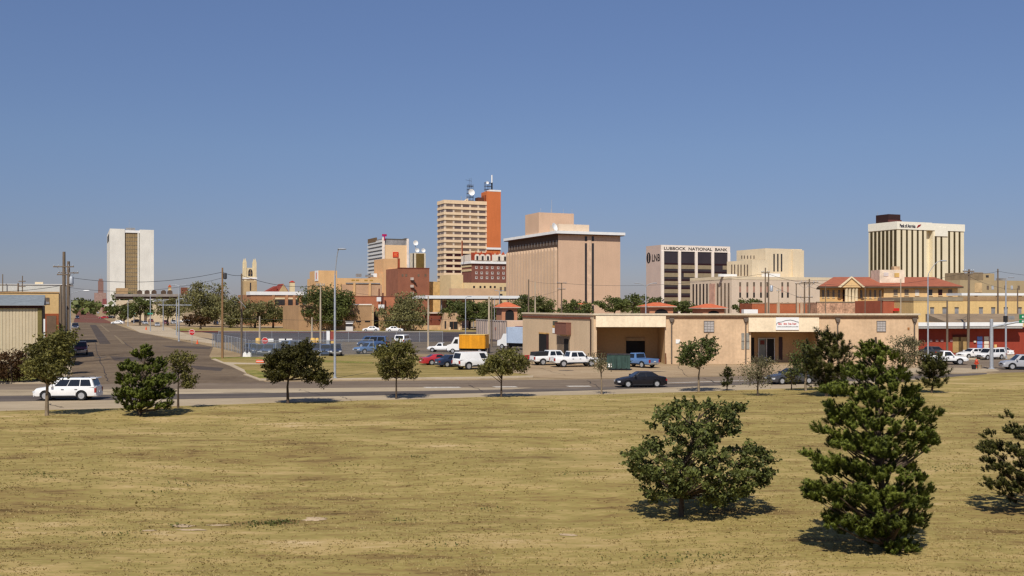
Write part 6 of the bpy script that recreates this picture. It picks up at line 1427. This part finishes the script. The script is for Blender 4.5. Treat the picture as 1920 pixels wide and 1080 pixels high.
    for px in (1421, 1436, 1451): mb.box(q(px), q(px + 1.6), pd - .14, pd - .02, 0, zq(634))
    mb.box(q(1421), q(1453), pd - .135, pd - .025, zq(635), zq(633.5)); mb.build('door_frame', mat('white_aluminium', A(206,204,200), .5), d_)
    gl_ = bx('glass_door', mat('shop_glass', A(120,128,128), .15, .25, 1.2, spec=.6), t, q(1422.6), q(1435), pd - .1, pd - .02, 0, zq(635)); bx('door_poster', mat('maroon_poster', A(110,54,50), .7), gl_, q(1425), q(1433), pd - .13, pd - .105, zq(646), zq(638))
    bx('side_panel', black, t, q(1408), q(1414), pd - .06, pd - .01, .3, zq(633)); bx('side_panel', gl_d, t, q(1460), q(1467), pd - .06, pd - .01, .3, zq(632)); bx('porch_window', white, t, q(1516), q(1533), pd - .06, pd - .01, zq(650), zq(640))
    # sign board: white with car outline, red word marks and grey line of small lettering
    s0, s1, sz0, sz1 = lx(1453), lx(1496), lz(618.5), lz(595); sb = bx('sign_board', white, t, s0, s1, -.46, -.36, sz0, sz1); sr_ = mat('sign_red_paint', A(200,50,46), .7); sg_ = mat('sign_grey_paint', A(128,124,124), .7); sh_, sw_ = sz1 - sz0, s1 - s0
    pts = [(.02,.40),(.03,.52),(.10,.60),(.28,.66),(.42,.76),(.62,.80),(.78,.74),(.88,.66),(.97,.64),(.98,.55)]
    MB().tube([(s0 + sw_ * a, -.48, sz0 + sh_ * c) for a, c in pts], .03, 5).build('sign_car_outline', sg_, sb)
    mb = MB(); rr = random.Random(4); zm = sz0 + sh_ * .42
    for a, c in ((.11, .27), (.34, .49), (.54, .68), (.72, .90)):          # four unreadable red words
        x = a
        while x < c - .02:
            h_ = .16 if abs(x - a) < .001 else .11; xx = s0 + sw_ * x
            mb.box(xx, xx + sw_ * .014, -.49, -.465, zm, zm + sh_ * h_); mb.box(xx + sw_ * .014, xx + sw_ * .026, -.49, -.465, zm + sh_ * h_ * rr.choice((.0, .4, .75)), zm + sh_ * h_ * rr.choice((.8, .95, 1.0))); x += .036
    mb.build('sign_lettering', sr_, sb); mb = MB(); x = .06
    while x < .95: mb.box(s0 + sw_ * x, s0 + sw_ * (x + .016), -.485, -.465, sz0 + sh_ * .23, sz0 + sh_ * (.23 + rr.choice((.05, .06, .08)))); x += .024
    mb.build('sign_small_lettering', sg_, sb)
    # roof-top bits
    for px in (1186, 1212): pass
    return t
warehouse()

# ================================================================ POLES, LAMPS, WIRES, FENCE, SIGNS
def upole(px, yt, yb, label, D=None, m=None, arms=(), r=.15, group='wooden utility poles', extra=None, lean=0.0, name='utility_pole'):
    D = D or DG(yb); t = empty(name, (X(px, D), D, 0), 0, label, 'utility pole', group); h = Z(yt, D)
    MB().tube([(0, 0, -.1), (lean * .5, 0, h * .5), (lean, 0, h)], [r * 1.15, r, r * .75], 8).build('shaft', m or woodm, t, 50)
    for (dz, half, tilt) in arms:
        a = MB().box(-half, half, -.2, -.08, h - dz - .07, h - dz + .07).build('crossarm', m or woodm, t); a.rotation_euler = (0, 0, tilt)
        mb = MB()
        for k in (-.92, -.5, .5, .92): mb.lathe([(.05, h - dz + .07), (.075, h - dz + .16), (.04, h - dz + .26)], 8, c=(half * k, -.14, 0))
        mb.build('insulators', steel, a)
        if half > 1: MB().tube([(-half * .6, -.14, h - dz - .05), (0, -.1, h - dz - .9), (half * .6, -.14, h - dz - .05)], .03, 4).build('brace', steel, a)
    if extra == 'transformer':
        MB().lathe([(.05, h - 3.2), (.28, h - 3.1), (.28, h - 2.2), (.2, h - 2.1)], 12, c=(.45, -.1, 0)).build('transformer', steel, t, 40)
    if extra == 'can':
        MB().lathe([(.05, h - 1.6), (.25, h - 1.5), (.25, h - .8), (.15, h - .7)], 12, c=(.4, -.1, 0)).build('transformer', mat('dark_transformer', (.06,.06,.065), .6), t, 40)
    return (X(px, D) + lean, D, h)
UP = {}
UP['a'] = upole(120, 472, 662, 'tall double braced utility pole with wide crossarm by the metal shed', D=128, arms=((1.9, 1.3, .0), (2.9, .8, .2)), r=.23)
UP['b'] = upole(128.5, 490, 658, 'pole close behind the wide crossarm pole, carrying a transformer and street lamp', D=140, arms=((1.6, 1.3, 0.3), (3.4, .7, 0)), r=.24, extra='transformer')
UP['c'] = upole(114, 534, 655, 'short dark pole at the left of the crossarm pole, before the tan building', D=126, r=.16)
UP['d'] = upole(5, 514, 0, 'bare thin pole above the long white building at the far left', D=185, r=.1)
UP['e'] = upole(42, 517, 0, 'pole with small crossarms above the long white building', D=180, r=.1, arms=((1.0, .6, 0), (1.9, .6, 0)))
UP['f'] = upole(34, 531, 0, 'stubby dark pole behind the metal shed roof', D=150, r=.14)
UP['g'] = upole(417, 502, 672, 'tall wooden pole with dark transformer at the fence corner', m=mat('tan_pole_wood', A(140,108,74), .95, .2, .8, .2, 9, stretch=(4, 4, .4)), extra='can', r=.15)
UP['h'] = upole(453, 513, 669, 'dark wooden pole right of the transformer pole, in front of the church tower', r=.14)
UP['i'] = upole(601, 530, 656, 'pale wooden pole left of the tall lamp pole', m=palew, arms=((.4, .7, 0),), r=.15)
UP['j'] = upole(803, 555, 652, 'pale wooden pole before the red brick wing', m=palew, r=.16)
UP['k'] = upole(917, 556, 662, 'thick pale wooden pole right of the orange box truck', m=palew, r=.17)
UP['k2'] = upole(922, 558, 650, 'dark pole leaning close behind the thick pale pole', D=176, r=.13)
UP['l'] = upole(487, 593, 640, 'short pale post inside the fenced yard, left one', m=palew, r=.2)
UP['m'] = upole(585, 595, 641, 'short pale post inside the fenced yard, right one', m=palew, r=.2)
UP['n'] = upole(991, 524, 0, 'dark wooden pole at the foot of the ribbed block, left of a pair', D=215, r=.17)
UP['o'] = upole(1003.5, 528, 0, 'paler wooden pole at the foot of the ribbed block, right of a pair', D=210, m=palew, r=.16)
UP['p'] = upole(1053, 530, 0, 'utility pole with two crossarms before the ribbed block corner', D=215, arms=((.1, 1.0, 0), (1.4, .8, 0)), r=.15)
UP['q'] = upole(1435, 502, 0, 'tall dark pole with crossarm before the courthouse, left of a pair', D=175, arms=((.8, .7, 0),), r=.13)
UP['r'] = upole(1441, 512, 0, 'tall dark pole carrying a white transformer before the courthouse', D=172, r=.14, extra='transformer')
UP['s'] = upole(1460, 540, 0, 'thin grey pole between the dark pole pairs behind the warehouse', D=190, m=palew, r=.1, arms=((.6, .4, 0),))
UP['t'] = upole(1493, 533, 0, 'left leg pole of the H frame behind the warehouse roof', D=180, r=.11)
UP['u'] = upole(1508.5, 530, 0, 'middle dark pole with long crossarms behind the warehouse roof', D=180, arms=((.2, 1.7, 0), (2.6, 1.4, 0)), r=.15)
UP['v'] = upole(1517.5, 523, 0, 'right dark pole of the cluster behind the warehouse roof', D=180, arms=((.6, 1.6, .1),), r=.15)
UP['w'] = upole(1548, 535, 0, 'thin pole before the pediment of the tiled building', D=185, r=.08)
UP['x'] = upole(1776, 563, 668, 'shorter brown pole before the red building door', D=140, r=.14)
UP['y'] = upole(1815, 505, 664, 'tall dark utility pole with double crossarm before the red building', D=144, arms=((.3, .8, 0), (.7, .6, .2)), r=.17, lean=.15)
UP['z'] = upole(1871, 504, 0, 'tall dark pole behind the red building at the right', D=165, r=.14)
UP['z2'] = upole(1908, 540, 0, 'short dark pole near the right edge above the green signs', D=165, r=.12)
UP['z3'] = upole(1622, 540, 0, 'thin brown pole before the tiled building side wall', D=185, r=.09)
UP['z4'] = upole(1652, 545, 0, 'thin brown pole at the corner of the tiled building', D=185, r=.09)
UP['z5'] = upole(1689, 523, 0, 'thin pale pole rising behind the right end of the warehouse', D=150, m=palew, r=.08)

# lamps
def lamp(px, yt, yb, label, arm=(1.2, 0), D=None, r=.09, twin=False, rise=.5, name='street_lamp', head=None):
    D = D or DG(yb); t = empty(name, (X(px, D), D, 0), 0, label, 'street lamp', 'lamp posts'); h = Z(yt, D); gm = MATS['galvanised_steel']
    MB().tube([(0, 0, 0), (0, 0, h - rise - .3), (arm[0] * .05, 0, h - rise)], [r * 1.5, r, r * .8], 10).build('pole', gm, t, 50)
    MB().lathe([(r * 2.4, 0), (r * 2.4, .12), (r * 1.5, .16)], 10).build('base_plate', gm, t)
    for s in ((1, -1) if twin else (1,)):
        pts = [(0, 0, h - rise)] + [(s * arm[0] * k / 5, arm[1] * k / 5, h - rise + rise * math.sin(math.pi / 2 * k / 5)) for k in range(1, 6)]
        a = MB().tube(pts, r * .6, 6).build('arm', gm, t, 50)
        e = pts[-1]; hd = MB().lathe([(.04, .12), (.16, .10), (.24, -.02), (.2, -.1), (.05, -.12)], 12).build('lamp_head', gm if not head else head, a, 50); hd.location = (e[0] + s * .3, e[1], e[2]); hd.scale = (2.0, 1, .7) 
    return t
lamp(628, 467, 709.5, 'very tall grey steel lamp pole standing on the vacant lot kerb', (.45, -.3), rise=2.6, r=.09)
lamp(1211, 531, 0, 'twin armed grey lamp behind the loading canopy roof', (1.4, 0), D=190, twin=True, rise=.6, r=.1)
lamp(1740, 489, 690, 'street lamp with a long rising arm in front of the bank tower', (1.5, 0), D=119, rise=1.6, r=.065)
lamp(132, 545, 664, 'cobra head street lamp reaching over the side street from the pole', (1.9, 0), D=139.4, rise=.4, r=.06, head=white)
lamp(873, 556, 638, 'thin grey light pole before the stone entrance', (.5, 0), D=210, rise=.3, r=.08)
lamp(927, 560, 0, 'thin grey post left of the tiled kiosk', (.4, 0), D=250, rise=.3, r=.07)
lamp(936.5, 545, 0, 'grey light post before the hotel podium', (.6, 0), D=270, rise=.3, r=.09, twin=True)
lamp(1886, 520, 668, 'pale steel pole with small round box before the red wall', (.4, 0), D=138, rise=.4, r=.09)
LP = 'light posts around the parking lot'
for px, yt, yb, lb, tw in ((240, 562, 612, 'short pale light post nearest the street in the lot', 0), (251, 568, 606, 'grey sign post with green street name plate at the lot corner', 0), (262, 566, 606, 'thin pale light post between the sign posts', 0), (282, 552, 622, 'tall grey post with green street name plate in the parking lot', 0), (306, 562, 620, 'pale lot lamp with broad flat head', 1), (331, 560, 630, 'pair member pole just left of the tallest lot pole', 0), (335.5, 534, 640, 'tallest pole at the street corner with crossbar and dark top', 1)):
    t = lamp(px, yt, yb, lb, (.9, 0), rise=.25, r=.1, twin=bool(tw))
    t['group'] = LP
    if 'plate' in lb: 
        h = Z(588, DG(yb)); bx('name_plate', mat('street_sign_green', A(64,140,112), .6), t, -.7, .7, -.14, -.1, h - .2, h + .2)
    if yt == 534: bx('crossbar', steel, t, -4.2, 2.6, -.1, .1, Z(572, DG(640)) - .05, Z(572, DG(640)) + .08); MB().lathe([(.05, -.1), (.35, 0), (.05, .12)], 10, c=(2.0, 0, Z(573.5, DG(640)))).build('bar_lamp', trimm, t)
# signal mast with green signs at right
def signal_mast():
    D = DG(693); t = empty('signal_mast', (X(1859, D), D, 0), 0, 'grey steel signal mast with long arm and green street signs at the right', 'signal mast')
    gm = MATS['galvanised_steel']; h = Z(598, D)
    MB().tube([(0, 0, 0), (0, 0, h)], [.22, .18], 12).build('pole', gm, t, 50); MB().lathe([(.34, 0), (.34, .15), (.24, .2)], 12).build('base_plate', gm, t)
    a = MB().tube([(0, 0, Z(613, D)), (2.2, -1.2, Z(604, D)), (6.5, -3.6, Z(598, D))], [.14, .11, .06], 8).build('mast_arm', gm, t, 50)
    for px, y0, y1, w_ in ((1904, 589, 597.5, 1.55), (1909, 599, 605, 2.2)):
        x = X(px, D) - X(1859, D); o = bx('street_sign', mat('green_street_sign', A(30,128,84), .5, .05), t, x - w_/2, x + w_/2 + .5, -2.45, -2.4, Z(y1, D), Z(y0, D))
        zm = (Z(y1, D) + Z(y0, D)) / 2; mb = MB()
        for k in (0, .16, .5, .66, .82, 1.0): mb.box(x - w_/2 + .3 + k, x - w_/2 + .4 + k, -2.47, -2.451, zm - .09, zm + .09)
        mb.build('sign_marks', white, o); mb = MB(); bx('sign_panel', mat('pale_sign_panel', A(190,206,206), .5), o, x + w_/2 + .05, x + w_/2 + .45, -2.47, -2.451, zm - .18, zm + .18)
    for px in (1880,): bx('signal_head', trimm, t, 1.1, 1.45, -.85, -.5, Z(604, D) - .0, Z(592, D)); bx('signal_backplate', glassC, t, 1.5, 2.2, -.9, -.86, Z(599, D), Z(592, D))
signal_mast()
# wires
def wire(p, q, sag, label, r=.022, n=14):
    P0, P1 = Vector(p), Vector(q); pts = [tuple(P0.lerp(P1, k / n) - Vector((0, 0, sag * 4 * (k / n) * (1 - k / n)))) for k in range(n + 1)]
    o = MB().tube(pts, r, 4).build('power_line', wirem, None); tag(o, label, 'power line', 'overhead wires')
def top(k, dz=.2, dx=0): x, y, z = UP[k]; return (x + dx, y, z - dz)
wire(top('b', 2.2), top('g', .6), 1.0, 'overhead wire from the left pole cluster to the transformer pole', .03)
wire(top('a', 4.2), (X(-60, 128), 128, Z(545, 128)), .4, 'overhead wire leaving the left pole cluster towards the left edge', .03)
wire(top('g', .6), top('h', .25), .2, 'short wire between the two wooden poles before the church tower', .03)
wire(top('h', .25), top('i', .4), .8, 'wire crossing the sky from the church tower pole to the pale pole', .03)
wire(top('i', .4), top('j', .1), .8, 'wire passing in front of the tan department block', .02)
wire((X(417, 140), 140, Z(596, 140)), (X(917, 155), 155, Z(596, 155)), .4, 'low pale wire strung across the fenced yard', .018)
wire(top('p', .1, -.9), top('p', .1, .9), .0, 'wire stub on the crossarm of the pole by the ribbed block', .02)
wire(top('p', .1), top('q', 1.0), 1.2, 'wire from the ribbed block pole to the courthouse poles', .026)
wire(top('q', .9), top('v', .7), .3, 'wire between the courthouse poles and the pole cluster', .026)
wire(top('v', .6), top('y', .4), 1.2, 'wire running before the striped bank tower to the tall right pole', .022)
wire(top('y', .4), top('z', .4), .3, 'wire between the two tall right poles', .022)
wire(top('z', .4), (X(2040, 165), 165, Z(520, 165)), .4, 'wire leaving the right edge of the photo', .022)
wire(top('k', .2), top('p', 1.4), .8, 'wire from the pale pole to the ribbed block pole', .022)
wire(top('b', 3.6), top('g', 1.4), 1.1, 'lower overhead wire from the left pole cluster, passing under the upper one', .022)
wire(top('q', 2.4), top('u', 2.8), .3, 'lower wire between the courthouse poles and the pole cluster', .02)
wire(top('v', 1.4), top('x', .3), .9, 'low wire descending to the shorter brown pole by the red building', .02)
wire(top('y', 1.0), top('z2', .2), .5, 'wire descending from the tall right pole to the short dark pole', .02)
wire(top('n', .3), top('p', .2), .2, 'wire between the wooden pair and the crossarm pole at the ribbed block', .02)
wire(top('u', .2, 1.6), top('w', .2), .2, 'short wire from the cluster crossarm to the thin pole before the pediment', .02)
# chain link fence of the storage yard
def link_fence(name, pts, h, label, post=2.6, den=.17):
    t = empty(name, (pts[0][0], pts[0][1], 0), 0, label, 'fence', 'chain link fences'); ox, oy = pts[0]
    mn = 'chain_link_%d' % int(den * 100); m = bpy.data.materials.get(mn) or bpy.data.materials.new(mn); m.use_nodes = True
    N = m.node_tree.nodes; Lk = m.node_tree.links
    if 'x' not in m:
        m['x'] = 1; b = N['Principled BSDF']; b.inputs['Base Color'].default_value = (.22, .24, .25, 1); b.inputs['Roughness'].default_value = .6
        tr = N.new('ShaderNodeBsdfTransparent'); mx = N.new('ShaderNodeMixShader'); mx.inputs[0].default_value = den
        Lk.new(tr.outputs[0], mx.inputs[1]); Lk.new(b.outputs[0], mx.inputs[2]); Lk.new(mx.outputs[0], N['Material Output'].inputs['Surface'])
    mesh = MB(); rails = MB()
    for (x0, y0), (x1, y1) in zip(pts, pts[1:]):
        a, c = (x0 - ox, y0 - oy), (x1 - ox, y1 - oy); mesh.quad((*a, .05), (*c, .05), (*c, h), (*a, h)); rails.tube([(*a, h), (*c, h)], .035, 5)
        n = max(1, int(math.hypot(x1 - x0, y1 - y0) / post))
        for k in range(n + 1): MB().tube([(a[0] + (c[0] - a[0]) * k / n, a[1] + (c[1] - a[1]) * k / n, 0), (a[0] + (c[0] - a[0]) * k / n, a[1] + (c[1] - a[1]) * k / n, h + .08)], .04, 5).build('post', steel, t)
    mesh.build('mesh', m, t); rails.build('top_rail', steel, t)
link_fence('chain_link_fence', [G(560, 668), G(472, 670), G(440, 660), G(398, 650)], 2.3, 'grey chain link fence turning the corner of the storage yard at the side street', den=.38)
link_fence('chain_link_fence', [G(410, 641), G(560, 641.5), G(700, 641.5), G(830, 641.5)], 2.1, 'chain link fence along the back of the storage yard', 4.5)
link_fence('chain_link_fence', [G(560, 668.3), G(640, 667.5), G(700, 667)], 2.3, 'chain link fence along the front of the yard behind the round tree')
# stop signs, cones, boards, barrels
def octagon(r): return [(r * math.cos(math.pi / 8 + k * math.pi / 4), r * math.sin(math.pi / 8 + k * math.pi / 4)) for k in range(8)]
redm = mat('stop_red', A(196,36,34), .5)
def stop_sign(px, yb, yt, label, D=None):
    D = D or DG(yb); t = empty('stop_sign', (X(px, D), D, 0), 0, label, 'stop sign'); zc = Z(yt, D)
    MB().tube([(0, 0, 0), (0, 0, zc + .3)], .04, 6).build('post', steel, t)
    o = MB().prism([(a, b + zc) for a, b in octagon(.52)], 'y', -.09, -.05).build('plate', redm, t); MB().prism([(a, b + zc) for a, b in octagon(.58)], 'y', -.05, -.045).build('plate_rim', white, o)
    text('lettering', 'STOP', .36, white, o, (-.4, -.095, zc - .13), width=.8, ext=.004)
stop_sign(360, 646, 623, 'red stop sign at the corner of the side street by the cones')
stop_sign(497, 655, 639, 'red stop sign in the yard behind the blue vehicles')
om_ = mat('safety_orange', A(222,88,40), .6)
def cone(px, yb, h, label):
    D = DG(yb); t = empty('traffic_cone', (X(px, D), D, .02), 0, label, 'traffic cone', 'orange markers near the side street')
    MB().lathe([(h * .26, .03), (h * .2, h * .3), (h * .11, h * .7), (h * .05, h)], 12).build('cone', om_, t, 50); bx('base', om_, t, -h*.32, h*.32, -h*.32, h*.32, 0, .03)
cone(370, 645, .8, 'orange cone on the corner right of the stop sign'); cone(274, 619, 1.1, 'red orange marker at the tip of the green parking island')
def board(px, yt, yb, w, label, m, name='barrier_board', cat='barrier', D=None, marks=True):
    D = D or DG(yb + 3); t = empty(name, (X(px, D), D, 0), 0, label, cat)
    o = bx('panel', m, t, -w/2, w/2, -.05, .0, Z(yb, D), Z(yt, D))
    for s in (-1, 1): MB().tube([(s * w * .42, .05, 0), (s * w * .42, .05, Z(yt, D))], .035, 5).build('leg', steel, t)
    if marks: bx('stripe', white, o, -w/2 + .05, w/2 - .05, -.07, -.051, (Z(yb, D) * .6 + Z(yt, D) * .4), (Z(yb, D) * .4 + Z(yt, D) * .6))
board(488, 674.5, 680, 1.05, 'orange barrier board standing on the vacant lot grass', om_)
for px, w in ((508, .9), (530, 1.3), (541, 1.3)): board(px, 635, 641, w, {508: 'small white notice on the yard fence beside the stop sign', 530: 'white notice board on the yard fence, left of two', 541: 'white notice board on the yard fence, right of two'}[px], white, 'notice_board', 'notice', D=175, marks=False)
ym_ = mat('yellow_paint', A(226,184,96), .6)
for px, lb in ((484, 'yellow barrel by the left short post in the yard'), (587, 'yellow barrel by the right short post in the yard'), (595, 'narrow yellow barrel beside the pale wooden pole')):
    D = 168; t = empty('barrel', (X(px, D), D, .02), 0, lb, 'barrel', 'yellow barrels in the yard'); w = .42 if px != 595 else .26
    MB().lathe([(w, 0), (w, .5), (w * 1.06, .52), (w, .56), (w, 1.2), (w * 1.06, 1.22), (w, 1.28), (w, 1.75), (w * .9, 1.8)], 14).build('drum', ym_, t, 40); MB().lathe([(w * .6, 1.8), (w * .6, 1.86)], 10).build('lid', ym_, t)
for px, lb, c in ((616, 'white panel left of a red one behind the yard', white), (622, 'red framed panel beside the white one behind the yard', mat('dull_red_panel', A(150,70,60), .7))):
    D = 190; t = empty('display_panel', (X(px, D), D, 0), 0, lb, 'panel'); bx('panel', c, t, -.35, .35, -.05, 0, .6, 2.4); bx('frame', ym_ if c is not white else steel, t, -.42, .42, 0.005, .05, 0, 2.5)
# white boards leaning at the fence corner
for px, lb, lean in ((460, 'white board leaning at the fence corner, left one', -.25), (468, 'white rounded board leaning at the fence corner, right one', .3)):
    D = DG(669); t = empty('leaning_board', (X(px, D), D - .3, 0.02), lean, lb, 'board'); MB().prism([(-.32, 0), (.36, 0), (.28, .5), (.0, .7), (-.24, .5)], 'y', -.03, .03).build('board', white, t); MB().tube([(0, .05, 0), (0, .02, .8)], .025, 4).build('prop', steel, t)
# ticket booth
def booth():
    D = DG(621.5); t = empty('ticket_booth', (X(655, D), D, .0), R(4), 'small white ticket booth with dark window band before the tan wall', 'booth')
    bx('lower_panel', mat('grey_white_panel', A(206,200,192), .7), t, -.95, .95, 0, 1.9, .15, 1.35); bx('window_band', glassA, t, -.93, .93, .02, 1.88, 1.35, 2.1); bx('upper_panel', white, t, -.95, .95, 0, 1.9, 2.1, 2.6); bx('roof', mat('grey_booth_roof', A(150,146,140), .8), t, -1.15, 1.15, -.2, 2.1, 2.6, 2.75); bx('island', concm, t, -2.6, 2.2, -.8, 2.6, 0, .15)
booth()
# fire hydrant and tubs on the right island
def hydrant():
    D = DG(692); t = empty('fire_hydrant', (X(1831, D), D, .12), 0, 'orange red fire hydrant on the kerbed island before the white sedan', 'fire hydrant'); hr = mat('hydrant_red', A(196,70,40), .5)
    MB().lathe([(.2, 0), (.2, .06), (.14, .08), (.14, .7), (.19, .72), (.19, .78), (.14, .9), (.05, 1.0), (.04, 1.06)], 14).build('barrel', hr, t, 40)
    for s in (-1, 1): MB().lathe([(.07, s * .13), (.09, s * .2), (.09, s * .25)], 10, c=(0, 0, .55), axis='x').build('outlet', hr, t)
hydrant()
for px, lb, m_ in ((1826, 'dark tub on the kerbed island left of the hydrant', trimm), (1836, 'pale concrete block on the kerbed island right of the hydrant', concm)):
    D = DG(694.5); t = empty('planter_tub', (X(px, D), D, .12), 0, lb, 'tub'); MB().lathe([(.2, 0), (.27, .45), (.3, .5), (.24, .5), (.2, .3)], 12).build('tub', m_, t, 40); MB().lathe([(.23, .42), (.2, .44)], 10).build('soil', barkm, t)
# guy wire on the left transformer pole
x_, y_, z_ = UP['g']
MB()
o = MB().tube([(x_ + .1, y_, z_ - 2.0), (x_ + 3.2, y_ + .2, z_ - 5.5)], .03, 5).build('stay_wire', steel, None); tag(o, 'slanting stay wire on the transformer pole at the fence corner', 'stay wire')
bpy.context.view_layer.update()
